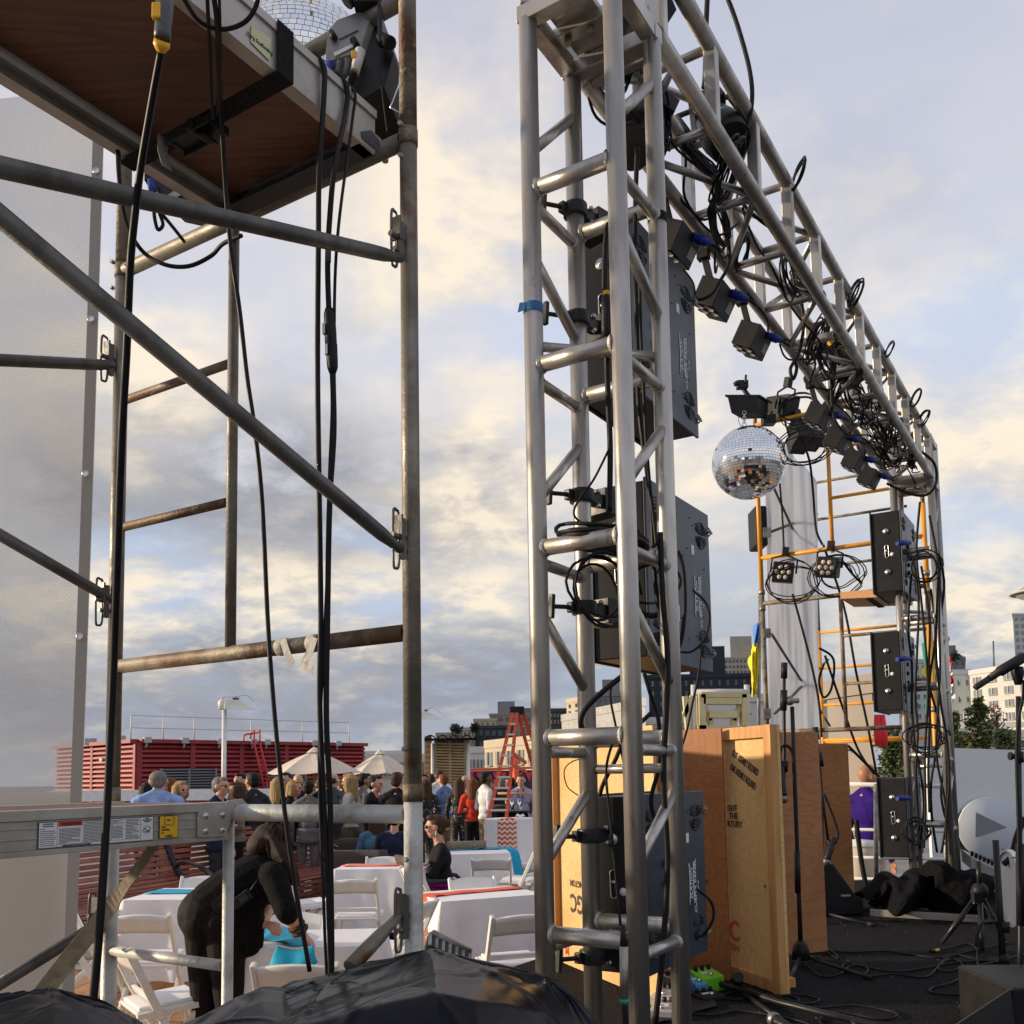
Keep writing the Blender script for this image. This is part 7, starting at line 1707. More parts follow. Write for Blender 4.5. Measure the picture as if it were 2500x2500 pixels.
# ================================================================== red roof house, umbrellas, ladder, far buildings, trees, far scaffold
mat('siding_red', (.285, .024, .030), .55, 0, (.23, .02, .026), 2, bump=.05)
mat('steel_dark', (.10, .11, .12), .5, .3)
mat('louvre_grey', (.19, .20, .215), .5, .2); mat('louvre_dark', (.03, .03, .035), .7)
mat('ladder_red', (.52, .035, .045), .5); mat('concrete', (.42, .41, .40), .85, 0, (.35, .34, .33), 2, bump=.2)
rc = at(335, 1900, 40); re = at(889, 1900, 49.5); rl = at(140, 1900, 46)
for p in (rc, re, rl): p.z = 0
ztop = at(335, 1808, 40).z; zbot = -.6
rh = thing('red_building', 'dark red ribbed metal building with grey louvres and roof rails', 'building', rc)
def ribwall(A, B, n_panels, outw):
    L = (B-A).length; x = (B-A).normalized()
    for k in range(n_panels):
        a, b = A+x*(L*k/n_panels+.06), A+x*(L*(k+1)/n_panels-.06)
        mb = MB(); nr = 19; h = (ztop-.12-zbot)/nr
        for r in range(nr):
            z0 = zbot+h*r
            vs = []
            for q in (a, b): vs += [q+V((0, 0, z0)), q+outw*.16+V((0, 0, z0+h*.18)), q+outw*.13+V((0, 0, z0+h*.62)), q+V((0, 0, z0+h*.98))]
            mb.add(vs, [(0, 4, 5, 1), (1, 5, 6, 2), (2, 6, 7, 3)])
        part('ribbed_panel', mb, 'siding_red', rh)
        part('panel_joint', MB().beam(a-x*.06+outw*.10+V((0, 0, zbot)), a-x*.06+outw*.10+V((0, 0, ztop-.1)), .12, .22, x), 'siding_red', rh)
    part('wall_core', MB().hexa([A+V((0, 0, zbot))-outw*.01, B+V((0, 0, zbot))-outw*.01, B-outw*.3+V((0, 0, zbot)), A-outw*.3+V((0, 0, zbot))], [A+V((0, 0, ztop-.05))-outw*.01, B+V((0, 0, ztop-.05))-outw*.01, B-outw*.3+V((0, 0, ztop-.05)), A-outw*.3+V((0, 0, ztop-.05))]), 'siding_red', rh)
    part('roof_edge', MB().beam(A+outw*.10+V((0, 0, ztop-.02)), B+outw*.10+V((0, 0, ztop-.02)), .45, .16), 'siding_red', rh)
xr = (re-rc).normalized(); nr_ = V((xr.y, -xr.x, 0)); xl = (rl-rc).normalized(); nl_ = V((-xl.y, xl.x, 0))
ribwall(rc, re, 5, nr_); ribwall(rc, rl, 2, nl_)
part('roof', MB().prism([rc+V((0, 0, ztop-.1)), re+V((0, 0, ztop-.1)), re-nr_*9+V((0, 0, ztop-.1)), rl+V((0, 0, ztop-.1))], V((0, 0, .04))), 'siding_red', rh)
def onwall(px, py, o=.0):
    d = ray(px, py); P0 = rc+nr_*o; return CAM+d*((P0-CAM).dot(nr_)/d.dot(nr_))
for (x0, x1, y0, y1, lab) in ((389, 523, 1876, 1938, 'first'), (648, 742, 1880, 1938, 'second')):
    a, b = onwall(x0, y0, .25), onwall(x1, y0, .25); z1 = a.z; z0 = onwall(x0, y1, .25).z; a.z = b.z = 0
    lv = part('louvre_vent', MB().beam(a+V((0, 0, (z0+z1)/2)), b+V((0, 0, (z0+z1)/2)), .06, z1-z0), 'louvre_dark', rh)
    for k in range(9):
        z = z0+(z1-z0)*(k+.5)/9; part('louvre_blade', MB().beam(a+nr_*.09+V((0, 0, z)), b+nr_*.09+V((0, 0, z)), .10, (z1-z0)/22), 'louvre_grey', lv)
    for f in (0, .5, 1): p = a.lerp(b, f); part('louvre_post', MB().beam(p+nr_*.12+V((0, 0, z0)), p+nr_*.12+V((0, 0, z1)), .10, .08, xr), 'louvre_grey', lv)
for f in (.02, .16, .30, .44, .50, .72, .84): 
    p = rc.lerp(re, f)+nr_*.3+V((0, 0, ztop+.02)); part('flood_lamp', MB().box(p, (.32, .2, .24), rotm(xr, nr_, ZZ)).cyl(p-V((0, 0, .1)), p-V((0, 0, .32))-nr_*.1, .05, 6), 'concrete', rh)
for f in (.15, .5): p = rc.lerp(rl, f)+nl_*.2+V((0, 0, ztop+.1)); part('flood_lamp', MB().box(p, (.4, .3, .3)), 'concrete', rh)
rails = thing('roof_railing', 'thin two bar guard railing along the roof of the red building', 'railing', rc+V((0, 0, ztop)))
ra, rb_ = rc-nr_*.6+V((0, 0, ztop)), rc.lerp(re, .96)-nr_*.6+V((0, 0, ztop))
for h in (.62, 1.15): part('rail', MB().cyl(ra+V((0, 0, h-.05)), rb_+V((0, 0, h)), .025, 6), 'plug_white', rails)
for k in range(9): p = ra.lerp(rb_, k/8); part('post', MB().cyl(p, p+V((0, 0, 1.14)), .028, 6), 'plug_white', rails)
ld = thing('roof_ladder', 'red fixed ladder with hoop handrails against the red building', 'ladder', onwall(640, 1930, .6))
l0, l1, t0, t1 = onwall(647, 1935, .9), onwall(662, 1935, .9), onwall(620, 1812, .5), onwall(634, 1812, .5)
for a, b, tq in ((l0, t0, (612, 1790)), (l1, t1, (628, 1788))):
    part('stile', MB().cyl(a, b, .055, 6), 'ladder_red', ld); c = onwall(*tq, .1)
    part('hand_hoop', MB().tube(smooth_path([b, b+V((0, 0, .55)), c+V((0, .2, 0)), c-V((.3, 0, .1)), c-V((.3, 0, .5))], 4), .04, 6), 'ladder_red', ld)
for k in range(13): part('rung', MB().cyl(l0.lerp(t0, (k+.5)/13), l1.lerp(t1, (k+.5)/13), .03, 6), 'ladder_red', ld)
pw = thing('parapet', 'long white parapet wall in front of the red building', 'wall', at(420, 1940, 36))
a, b = at(120, 1944, 37), at(930, 1936, 37); 
part('coping', MB().beam(a, b, .35, .42), 'white_paint', pw); part('wall', MB().beam(a-V((0, 0, 1.2)), b-V((0, 0, 1.2)), .2, 1.9), 'siding_red', pw)

# lamp posts
def lamp(label, px, ytop, d, k=1.0, wpx=0):
    p = at(px, ytop, d); t = thing('lamp_post', label, 'street lamp', (p.x, p.y, 0), group='lamp posts on the terrace')
    part('post', MB().cyl((p.x, p.y, 0), (p.x, p.y, p.z-.05), .075*k, 12), 'white_paint', t)
    q = lambda x, y, o=0: at(px+(x-548)*k, ytop+(y-1730)*k, d+o)
    part('hood', MB().hexa([q(546, 1731, -.3), q(624, 1733, -.3), q(624, 1733, .6), q(546, 1731, .6)], [q(550, 1706, -.1), q(585, 1710, -.05), q(585, 1710, .35), q(550, 1706, .35)]), 'plug_white', t, bev=.02)
    part('hood_cap', MB().tube([q(546, 1732, .15), q(545, 1716, .15), q(550, 1705, .15)], [.16*k, .17*k, .12*k], 10), 'plug_white', t)
    part('sensor', MB().box(q(576, 1706, .1), (.18*k, .12*k, .06)).cyl(q(576, 1706, .1), q(576, 1700, .1), .02, 6), 'steel_dark', t)
    part('bird_wire', MB().tube(smooth_path([q(532, 1712), q(545, 1702), q(576, 1702), q(600, 1697), q(620, 1712)], 5), .008*k, 5), 'steel_dull', t)
lamp('tall white lamp post with slanted hood before the red building', 548, 1730, 30)
lamp('white lamp post half hidden behind the right scaffold pole', 1018, 1754, 38, .8)
# umbrellas
mat('canvas_cream', (.62, .54, .44), .8, 0, (.56, .48, .39), 3)
def umbrella(label, px, yap, yed, wpx, d):
    ap = at(px, yap, d); ed = at(px, yed, d); r = px2m(wpx, d)/2; t = thing('patio_umbrella', label, 'umbrella', (ap.x, ap.y, 0), .3, group='cream patio umbrellas')
    n = 8; z0, z1 = ap.z, ed.z
    for k in range(n):
        a0, a1 = 2*pi*k/n, 2*pi*(k+1)/n
        part('canopy_panel', MB().grid(lambda u, v: V(((r*v)*(cos(a0)*(1-u)+cos(a1)*u), (r*v)*(sin(a0)*(1-u)+sin(a1)*u), z0-(z0-z1)*(v**1.25)+.05*sin(u*pi)*v*-1)), 4, 6), 'canvas_cream', t, world=False)
        part('rib', MB().cyl((r*.05*cos(a0), r*.05*sin(a0), z0-.06), (r*cos(a0), r*sin(a0), z1-.02), .014, 5), 'deck_wood', t, world=False)
    part('vent_cap', MB().lathe([(r*.18, z0-.04), (r*.05, z0+.09), (0, z0+.12)], 8, None, False), 'canvas_cream', t, world=False)
    part('pole', MB().cyl((0, 0, 0), (0, 0, z0), .03, 8), 'deck_wood', t, world=False)
umbrella('cream patio umbrella in front of the red building', 768, 1834, 1886, 224, 26)
umbrella('cream patio umbrella right of the other, beside the scaffold pole', 928, 1838, 1887, 160, 30)

# orange step ladder
mat('fibre_orange', (.66, .085, .018), .5, 0, (.56, .07, .018), 8)
YL = 15.5; ql = lambda x, y, o=0: at(x, y, YL+o)
sl_ = thing('step_ladder', 'tall orange A-frame step ladder beside the near tower', 'ladder', ql(1250, 2010))
fa, fb = (ql(1252, 1738, -.15), ql(1192, 2000, -.8)), (ql(1262, 1738, -.15), ql(1236, 2000, -.8))
ga, gb_ = (ql(1263, 1738, .1), ql(1320, 1940, 1.0)), (ql(1275, 1738, .1), ql(1350, 1940, 1.0))
for a, b in (fa, fb): part('front_rail', MB().beam(a, b, .058, .045, V((0, 1, 0))), 'fibre_orange', sl_)
for a, b in (ga, gb_): part('rear_rail', MB().beam(a, b+(b-a)*.25, .058, .04, V((0, 1, 0))), 'fibre_orange', sl_)
part('top_cap', MB().box(ql(1262, 1735, 0), (.24, .36, .12)), 'black_plastic', sl_, bev=.02)
for k in range(9): f = (k+1.2)/10; part('step', MB().beam(fa[0].lerp(fa[1], f), fb[0].lerp(fb[1], f), .09, .03, ZZ), 'plug_white', sl_)
for k in range(5): f = (k+1)/6; part('rear_bar', MB().beam(ga[0].lerp(ga[1], f), gb_[0].lerp(gb_[1], f), .04, .02, ZZ), 'plug_white', sl_)
for y0, y1 in ((1840, 1862), (1868, 1884)): part('spreader', MB().beam(ql(1254, y0, -.4), ql(1284, y1, .4), .03, .05), 'fibre_orange', sl_).data
# pallet tower with scalloped black roof
mat('pallet_wood', (.40, .30, .16), .8, 0, (.30, .22, .11), 5, bump=.2); mat('pallet_pale', (.58, .49, .30), .8, 0, (.48, .40, .24), 5)
YP_ = 24; qp = lambda x, y, o=0: at(x, y, YP_+o)
pt = thing('pallet_screen', 'tall screen of wooden pallets with scalloped black roof edge', 'screen', qp(1095, 2000))
for k in range(15):
    y = 1815+k*7.0; part('slat', MB().beam(qp(1062, y), qp(1139, y+2), .03, .042), 'pallet_wood', pt)
for x in (1063, 1099, 1136): part('post', MB().beam(qp(x, 1808, .06), qp(x, 2060, .06), .06, .12, V((0, 1, 0))), 'pallet_wood', pt)
part('backing', MB().hexa([qp(1060, 1960, .14), qp(1142, 1960, .14), qp(1142, 1960, .2), qp(1060, 1960, .2)], [qp(1060, 1806, .14), qp(1142, 1806, .14), qp(1142, 1806, .2), qp(1060, 1806, .2)]), 'deck_wood', pt)
part('white_post', MB().cyl(qp(1143, 1815), qp(1143, 2050), .05, 8), 'white_paint', pt); part('white_post', MB().cyl(qp(1056, 1815), qp(1056, 2050), .04, 8), 'white_paint', pt)
part('lattice', MB().hexa([qp(1036, 1960, .5), qp(1054, 1960, .5), qp(1054, 1960, .6), qp(1036, 1960, .6)], [qp(1036, 1796, .5), qp(1054, 1796, .5), qp(1054, 1796, .6), qp(1036, 1796, .6)]), 'pallet_pale', pt)
for r in range(10):
    for c in (0, 1): part('lattice_gap', MB().box(qp(1041+c*7, 1810+r*13, .47), (.05, .02, .08)), 'deck_wood', pt)
part('roof_edge', MB().grid(lambda u, v: qp(1036+130*u, 1803, -.5+1.2*v)+V((0, 0, .10*abs(sin(u*pi*4.4))-.02)), 60, 2), 'black_plastic', pt, sol=.03)
part('roof_beam', MB().beam(qp(1036, 1806, -.2), qp(1165, 1804, -.2), .05, .06), 'black_metal', pt)
# bar table, bunting tent
bt = thing('bar_table', 'small black bar table with glasses beside the ladder', 'table', at(1248, 2000, 17)); 
p = at(1250, 1981, 16.6); part('top', MB().box(p, (.62, .5, .03)), 'black_plastic', bt); part('cloth', MB().box(p-V((0, 0, .1)), (.56, .46, .16)), 'cloth_black', bt, bev=.03); part('leg', MB().cyl(p, V((p.x, p.y, 0)), .04, 8), 'black_metal', bt)
def glass_mat():
    m = bpy.data.materials.new('drink_glass'); m.use_nodes = True; b = m.node_tree.nodes['Principled BSDF']; b.inputs['Transmission Weight'].default_value = .9; b.inputs['Roughness'].default_value = .05; b.inputs['Base Color'].default_value = (.9, .92, .92, 1); MAT['drink_glass'] = m
glass_mat()
for i, dx in enumerate((-.08, .0, .13)):
    q = p+V((dx, -.1+.03*i, .02)); single('wine_glass', MB().lathe([(.035, 0), (.006, .006), (.006, .08), (.035, .12), (.04, .17), (.034, .21)], 10, Matrix.Translation(q)), 'drink_glass', ('wine glass on the left of the black bar table', 'wine glass in the middle of the black bar table', 'wine glass on the right of the black bar table')[i], 'glass', 'glasses on the bar table')
mat('pink_flag', (.75, .03, .16), .7); mat('orange_red', (.75, .10, .03), .6)
tn = thing('tent', 'dark market tent hung with pink pennants', 'tent', at(1200, 2000, 40))
qt = lambda x, y, o=0: at(x, y, 40+o)
part('wall', MB().hexa([qt(1140, 1990), qt(1300, 1990), qt(1300, 1990, 2), qt(1140, 1990, 2)], [qt(1140, 1884), qt(1300, 1880), qt(1300, 1880, 2), qt(1140, 1884, 2)]), 'louvre_dark', tn)
part('roof_bar', MB().beam(qt(1138, 1880, -.2), qt(1310, 1874, -.2), .12, .1), 'orange_red', tn)
for k in range(8): x = 1142+k*20; part('pennant', MB().prism([qt(x, 1886, -.15), qt(x+15, 1885, -.15), qt(x+8+3*(k % 2), 1908, -.15)], V((0, .03, 0))), 'pink_flag', tn)
sd2 = single('safety_drum', MB().lathe([(.10, 0), (.09, .9), (.02, .95)], 10, Matrix.Translation(at(1259, 1912, 30))), 'orange_red', 'bright orange tall marker post beyond the ladder', 'marker post')
bl_ = thing('barrier_rail', 'horizontal pale bar across behind the orange ladder', 'barrier', at(1280, 1940, 16.5)); part('rail', MB().cyl(at(1215, 1937, 16.3), at(1310, 1938, 16.3), .02, 8), 'pine', bl_); part('post', MB().cyl(at(1306, 1860, 16.3), V((at(1306, 1860, 16.3).x, 16.3, 0)), .05, 8), 'white_paint', bl_)

# ------------------------------------------------------------------ far buildings
def bmat(n, c): mat(n, c, .8, 0, tuple(x*.88 for x in c), .3)
for n_, c_ in {'wall_cream': (.50, .43, .32), 'wall_white': (.58, .57, .54), 'wall_navy': (.020, .026, .042), 'wall_grey': (.22, .22, .23), 'wall_dark': (.055, .058, .065), 'wall_taupe': (.30, .26, .22), 'wall_beige': (.42, .37, .31), 'wall_paleblue': (.48, .52, .55), 'wall_teal': (.035, .05, .06)}.items(): bmat(n_, c_)
mat('pane', (.05, .065, .08), .12, .0, spec=.9); mat('pane_light', (.22, .25, .26), .12, spec=.9)
WIN = {}
def building(label, x0, x1, ytop, d, depth, wall, rows, cols, ybot=1900, ww=.55, wh=.55, pane='pane', frame=None, slant=0.0, extra=None, name='apartment_building', win_rows=None):
    """block whose near face spans x0..x1 at distance d, its far right end slant metres further; windows are set in as parts"""
    A, B = at(x0, ybot, d), at(x1, ybot, d+slant); zt = at((x0+x1)/2, ytop, d+slant/2).z; A.z = B.z = 0; x = (B-A); L = x.length; x.normalize(); n = V((x.y, -x.x, 0))
    zb = min(-14, zt-4); t = thing(name, label, 'building', (A.x, A.y, zb), group='city buildings beyond the terrace')
    bk = V((A.x+B.x, A.y+B.y, 0)).normalized(); P = lambda s, o, z: A+x*s+bk*o+V((0, 0, z))
    part('wall', MB().hexa([P(0, 0, zb), P(L, 0, zb), P(L, depth, zb), P(0, depth, zb)], [P(0, 0, zt), P(L, 0, zt), P(L, depth, zt), P(0, depth, zt)]), wall, t)
    part('roof_coping', MB().hexa([P(-.15, -.15, zt), P(L+.15, -.15, zt), P(L+.15, depth, zt), P(-.15, depth, zt)], [P(-.15, -.15, zt+.5), P(L+.15, -.15, zt+.5), P(L+.15, depth, zt+.5), P(-.15, depth, zt+.5)]), wall, t)
    cw = L/cols; zlo = at((x0+x1)/2, ybot, d).z; rh_ = (zt-zlo)/rows
    key = (round(cw*ww, 2), round(rh_*wh, 2), pane, frame); ang = atan2(x.y, x.x)
    if key not in WIN:
        w2, h2 = cw*ww/2, rh_*wh/2
        WIN[key] = (MB().hexa([V((-w2, -.06, -h2)), V((w2, -.06, -h2)), V((w2, .02, -h2)), V((-w2, .02, -h2))], [V((-w2, -.06, h2)), V((w2, -.06, h2)), V((w2, .02, h2)), V((-w2, .02, h2))]).mesh('window', pane),
                    MB().box((0, -.12, 0), (w2*.12, .1, h2*2)).box((0, -.12, -h2), (w2*2.1, .12, h2*.12)).mesh('window_frame', frame or wall))
    for r in range(rows):
        for c in range(cols):
            w = part('window', WIN[key][0], None, t, world=False); q = P((c+.5)*cw, 0, zlo+(r+.5)*rh_)-V((A.x, A.y, zb)); w.location = q; w.rotation_euler = (0, 0, ang)
            if cols*rows < 60: part('window_frame', WIN[key][1], None, w, world=False)
    if extra: extra(t, P, L, zt, depth)
    return t
def roofbox(f0, f1, h, m='wall_grey'):
    def fn(t, P, L, zt, depth): part('roof_plant', MB().hexa([P(L*f0, depth*.2, zt), P(L*f1, depth*.2, zt), P(L*f1, depth*.8, zt), P(L*f0, depth*.8, zt)], [P(L*f0, depth*.2, zt+h), P(L*f1, depth*.2, zt+h), P(L*f1, depth*.8, zt+h), P(L*f0, depth*.8, zt+h)]), m, t)
    return fn
building('small white gabled building beyond the pallet screen', 1144, 1190, 1838, 75, 10, 'wall_white', 1, 5, 1892, .4, .4)
building('long cream building with tall windows behind the orange ladder', 1184, 1315, 1822, 60, 10, 'wall_cream', 1, 5, 1880, .62, .62, 'pane_light', slant=-8)
building('dark glass apartment block on the hillside', 1152, 1262, 1778, 170, 30, 'wall_teal', 4, 7, 1880, .5, .5)
building('brown hillside block with flat roof above the glass block', 1196, 1320, 1746, 230, 40, 'wall_taupe', 3, 7, 1800, .6, .45, extra=roofbox(.15, .5, 4))
building('cream hillside house left of the brown block', 1157, 1212, 1760, 205, 20, 'wall_cream', 2, 4, 1790, .3, .4)
building('grey hillside tower behind the near tower', 1274, 1345, 1733, 240, 30, 'wall_grey', 4, 4, 1810, .5, .5)
building('tan hillside house above the pallet screen', 1122, 1160, 1783, 160, 18, 'wall_beige', 3, 4, 1840, .4, .5)
building('low grey hillside house at the left of the hill', 1066, 1125, 1796, 150, 18, 'wall_taupe', 2, 6, 1830, .5, .4)
building('white roof house behind the umbrella and the scaffold pole', 882, 1000, 1846, 90, 12, 'wall_white', 1, 6, 1890, .4, .5)
building('pale slatted building behind the left umbrella', 895, 1040, 1862, 55, 6, 'wall_white', 1, 14, 1900, .5, .8)
building('cream apartment house with many small windows left of the tower bars', 1384, 1450, 1712, 110, 14, 'wall_cream', 3, 4, 1765, .3, .5, frame='wall_white', slant=-6)
building('dark roofed apartment house with white windows between the tower legs', 1450, 1524, 1700, 106, 16, 'wall_grey', 3, 6, 1765, .35, .5, frame='wall_white', extra=roofbox(.3, .9, 2.2))
building('low dark office block at the left edge of the near tower', 1342, 1392, 1738, 130, 14, 'wall_dark', 2, 6, 1770, .6, .5, frame='wall_white')
building('plain grey wall building behind the near tower', 1374, 1580, 1745, 70, 8, 'concrete', 1, 1, 1900, .02, .02, slant=-15, name='plain_building')
building('pale green fronted shop building behind the flats', 1560, 1720, 1768, 66, 8, 'wall_white', 1, 5, 1800, .8, .5, 'pane_light')
building('navy blue apartment block below the middle light panel', 1585, 1850, 1655, 120, 18, 'wall_navy', 3, 13, 1730, .3, .5, frame='wall_grey', extra=roofbox(.38, .72, 4.5, 'wall_navy'))
building('beige high rise with stepped top left of the yellow and blue flag', 1762, 1845, 1608, 300, 30, 'wall_beige', 7, 9, 1700, .6, .5, extra=roofbox(.3, .95, 8, 'wall_beige'))
building('grey stucco building behind the plywood flats', 2030, 2142, 1700, 26, 6, 'wall_taupe', 1, 1, 1960, .02, .02, name='plain_building', slant=-2)
building('pale low building behind the cream trestle', 1690, 1835, 1742, 50, 6, 'wall_white', 1, 1, 1900, .02, .02, name='plain_building')
building('white apartment building behind the drape', 1820, 2045, 1712, 60, 8, 'wall_white', 1, 1, 1900, .02, .02, name='plain_building')
building('dark grey apartment tower beyond the truss tower', 2308, 2360, 1610, 170, 18, 'wall_grey', 4, 4, 1680, .3, .35, extra=roofbox(.1, .6, 3))
building('pale blue apartment building right of the striped flag', 2316, 2378, 1646, 100, 14, 'wall_paleblue', 3, 3, 1770, .25, .3)
building('sunlit white apartment building at the right edge', 2374, 2620, 1632, 96, 16, 'wall_white', 4, 6, 1770, .55, .55, 'pane_light', frame='wall_white', slant=-12)
building('pale apartment house seen through the far tower', 2196, 2312, 1618, 130, 14, 'wall_white', 6, 6, 1760, .5, .45)
building('slim white high rise at the right edge', 2484, 2580, 1502, 210, 24, 'wall_white', 11, 6, 1690, .6, .5, 'pane_light')
# observation tower: only its disc reaches into the picture
ot = thing('observation_tower', 'edge of a white saucer shaped observation tower at the right edge', 'tower', at(2535, 1900, 420)); oc = at(2535, 1448, 420); k = 420/FPX
Mo = Matrix.Translation(oc)
part('roof_disc', MB().lathe([(0, 24*k), (30*k, 18*k), (48*k, 8*k), (50*k, 5*k), (46*k, 4*k)], 32, Mo), 'wall_taupe', ot)
part('window_band', MB().lathe([(44*k, 4*k), (40*k, -4*k)], 32, Mo), 'wall_navy', ot)
part('halo_ring', MB().lathe([(62*k, 4*k), (68*k, 1*k), (62*k, -2*k), (48*k, -3*k)], 32, Mo), 'wall_white', ot)
part('saucer', MB().lathe([(52*k, -4*k), (38*k, -12*k), (14*k, -22*k), (6*k, -60*k), (8*k, -500*k)], 32, Mo), 'wall_white', ot)
# mast on the skyline
single('radio_mast', MB().cyl(at(2427, 1640, 150), at(2425, 1565, 150), .12, 6), 'steel_dark', 'thin radio mast on the roof of the white apartment building', 'mast')
# concrete parapet and rail at the right
cp = thing('parapet', 'grey concrete parapet with white rail behind the trees at the right', 'wall', at(2420, 1790, 45)); a, b = at(2320, 1795, 46), at(2620, 1790, 44)
part('wall', MB().beam(a-V((0, 0, .3)), b-V((0, 0, .3)), .3, 1.0), 'concrete', cp); part('coping', MB().beam(a+V((0, 0, .45)), b+V((0, 0, .45)), .4, .25), 'wall_white', cp)
for k in range(22): q = a.lerp(b, k/40)+V((0, 0, .6)); part('baluster', MB().beam(q, q+V((0, 0, .45)), .05, .05, V((0, 1, 0))), 'wall_white', cp)
part('lower_wall', MB().beam(a-V((0, -.3, 2.2)), b-V((0, -.3, 2.2)), .3, 2.6), 'wall_dark', cp)

# ------------------------------------------------------------------ trees
mat('leaf_green', (.075, .105, .028), .6, 0, (.115, .125, .036), 1.5, .35, .65); mat('leaf_dark', (.025, .035, .014), .6, 0, (.045, .055, .02), 1.5); mat('leaf_olive', (.10, .095, .030), .6, 0, (.06, .07, .02), 1.5); mat('leaf_red', (.20, .075, .035), .6); mat('bark', (.10, .075, .055), .9)
def tree(label, px, ytop, ybot, wpx, d, m, n, seed, tall=1.0, name='tree', leaf=.10):
    top, bot = at(px, ytop, d), at(px, ybot, d); h = top.z-bot.z; w = px2m(wpx, d)/2; rnd = random.Random(seed); base = V((bot.x, bot.y, bot.z))
    t = thing(name, label, 'tree' if name == 'tree' else 'hedge', base, group='trees and shrubs beyond the stage')
    tk = MB().tube([base-V((0, 0, 1.5)), base+V((.02, 0, h*.3)), base+V((.05, 0, h*.85))], [.09, .07, .02], 8)
    for k in range(7):
        a = rnd.uniform(0, 6.28); z = h*rnd.uniform(.2, .7); tk.tube([base+V((0, 0, z)), base+V((w*.7*cos(a), w*.7*sin(a), z+h*.18))], [.03, .008], 6)
    part('trunk', tk, 'bark', t)
    cl = [(V((rnd.gauss(0, .42)*w, rnd.gauss(0, .42)*w, h*(.10+.85*rnd.random()))), rnd.uniform(.25, .5)) for _ in range(26)]
    mb = MB()
    for i in range(n):
        c, r = rnd.choice(cl); hh = c.z/h; taper = max(.18, min(1, (1.08-hh)*1.9*tall)) 
        p = base+V((c.x*taper, c.y*taper, c.z))+V((rnd.gauss(0, 1), rnd.gauss(0, 1), rnd.gauss(0, 1)*1.2))*w*r*.5*taper
        a = V((rnd.gauss(0, 1), rnd.gauss(0, 1), rnd.gauss(0, .7))).normalized(); b = a.orthogonal().normalized(); s = leaf*rnd.uniform(.6, 1.3)
        mb.add([p, p+a*s*.5+b*s*.28, p+a*s, p+a*s*.5-b*s*.28], [(0, 1, 2, 3)])
    part('crown', mb, m, t, kind='stuff'); return t
tree('tall leafy young tree right of the truss tower', 2398, 1702, 1850, 62, 24, 'leaf_green', 2600, 1, leaf=.13)
tree('narrow leafy tree right beside the far truss tower', 2334, 1735, 1850, 34, 23, 'leaf_green', 1300, 2, leaf=.12)
tree('low olive shrub at the foot of the tall young tree', 2370, 1795, 1850, 60, 24, 'leaf_olive', 1200, 3, 2, leaf=.12)
tree('green bush near the right microphone stand', 2455, 1785, 1850, 70, 25, 'leaf_green', 1500, 4, 2, leaf=.13)
tree('sparse reddish shrub against the sunlit white building', 2436, 1718, 1850, 66, 27, 'leaf_red', 260, 5, 2, leaf=.12)
tree('dark green conifer hedge behind the lowest light panel', 2184, 1782, 1910, 66, 20, 'leaf_green', 2600, 6, 3, leaf=.11)
tree('second dark green hedge left of the far tower', 2220, 1800, 1910, 50, 20.5, 'leaf_dark', 1400, 7, 3, leaf=.11)
tree('round dark tree on the skyline above the pallet screen', 1114, 1772, 1788, 20, 150, 'leaf_dark', 420, 8, 3, leaf=.6)
tree('small dark tree on the skyline right of the round one', 1162, 1772, 1782, 9, 150, 'leaf_dark', 200, 9, 3, leaf=.8)
tree('dark roof garden tree on the grey apartment tower', 2330, 1590, 1612, 26, 165, 'leaf_dark', 200, 10, 3, leaf=.8)
hl = part('hill', MB().grid(lambda u, v: V((-60+220*u, 190+160*v, -14+26*sin(min(1, v*1.3)*pi/2)*max(0, 1-abs(u-.42)*1.9))), 16, 10), 'leaf_dark'); tag(hl, kind='structure')
# cream steel trestle behind the flats
mat('trestle_cream', (.66, .56, .30), .55, 0, (.58, .49, .26), 4)
YT = 17; qq = lambda x, y, o=0: at(x, y, YT+o)
tr = thing('steel_trestle', 'cream painted steel trestle frame with pipe rail behind the brown flat', 'trestle', qq(1755, 1900))
part('pipe_rail', MB().cyl(qq(1695, 1690), qq(1825, 1690), .06, 8), 'wall_white', tr)
for x in (1693, 1823): part('pipe_post', MB().cyl(qq(x, 1672), qq(x+3, 1900), .05, 8), 'wall_white', tr)
for a, b, w in (((1708, 1698), (1818, 1698), .10), ((1714, 1712), (1808, 1712), .12), ((1728, 1745), (1796, 1745), .12), ((1700, 1776), (1820, 1778), .07)): part('beam', MB().beam(qq(*a), qq(*b), .3, w), 'trestle_cream', tr)
for s in ((1711, 1714), (1815, 1818)): part('column', MB().beam(qq(s[0], 1696), qq(s[1], 1900), .12, .3, V((0, 1, 0))), 'trestle_cream', tr)
for a, b in (((1714, 1716), (1732, 1760)), ((1808, 1716), (1792, 1760)), ((1734, 1754), (1736, 1772)), ((1791, 1754), (1789, 1772)), ((1668, 1750), (1690, 1700)), ((1680, 1790), (1672, 1700))): part('strut', MB().beam(qq(*a), qq(*b), .08, .14, V((0, 1, 0))), 'trestle_cream', tr)

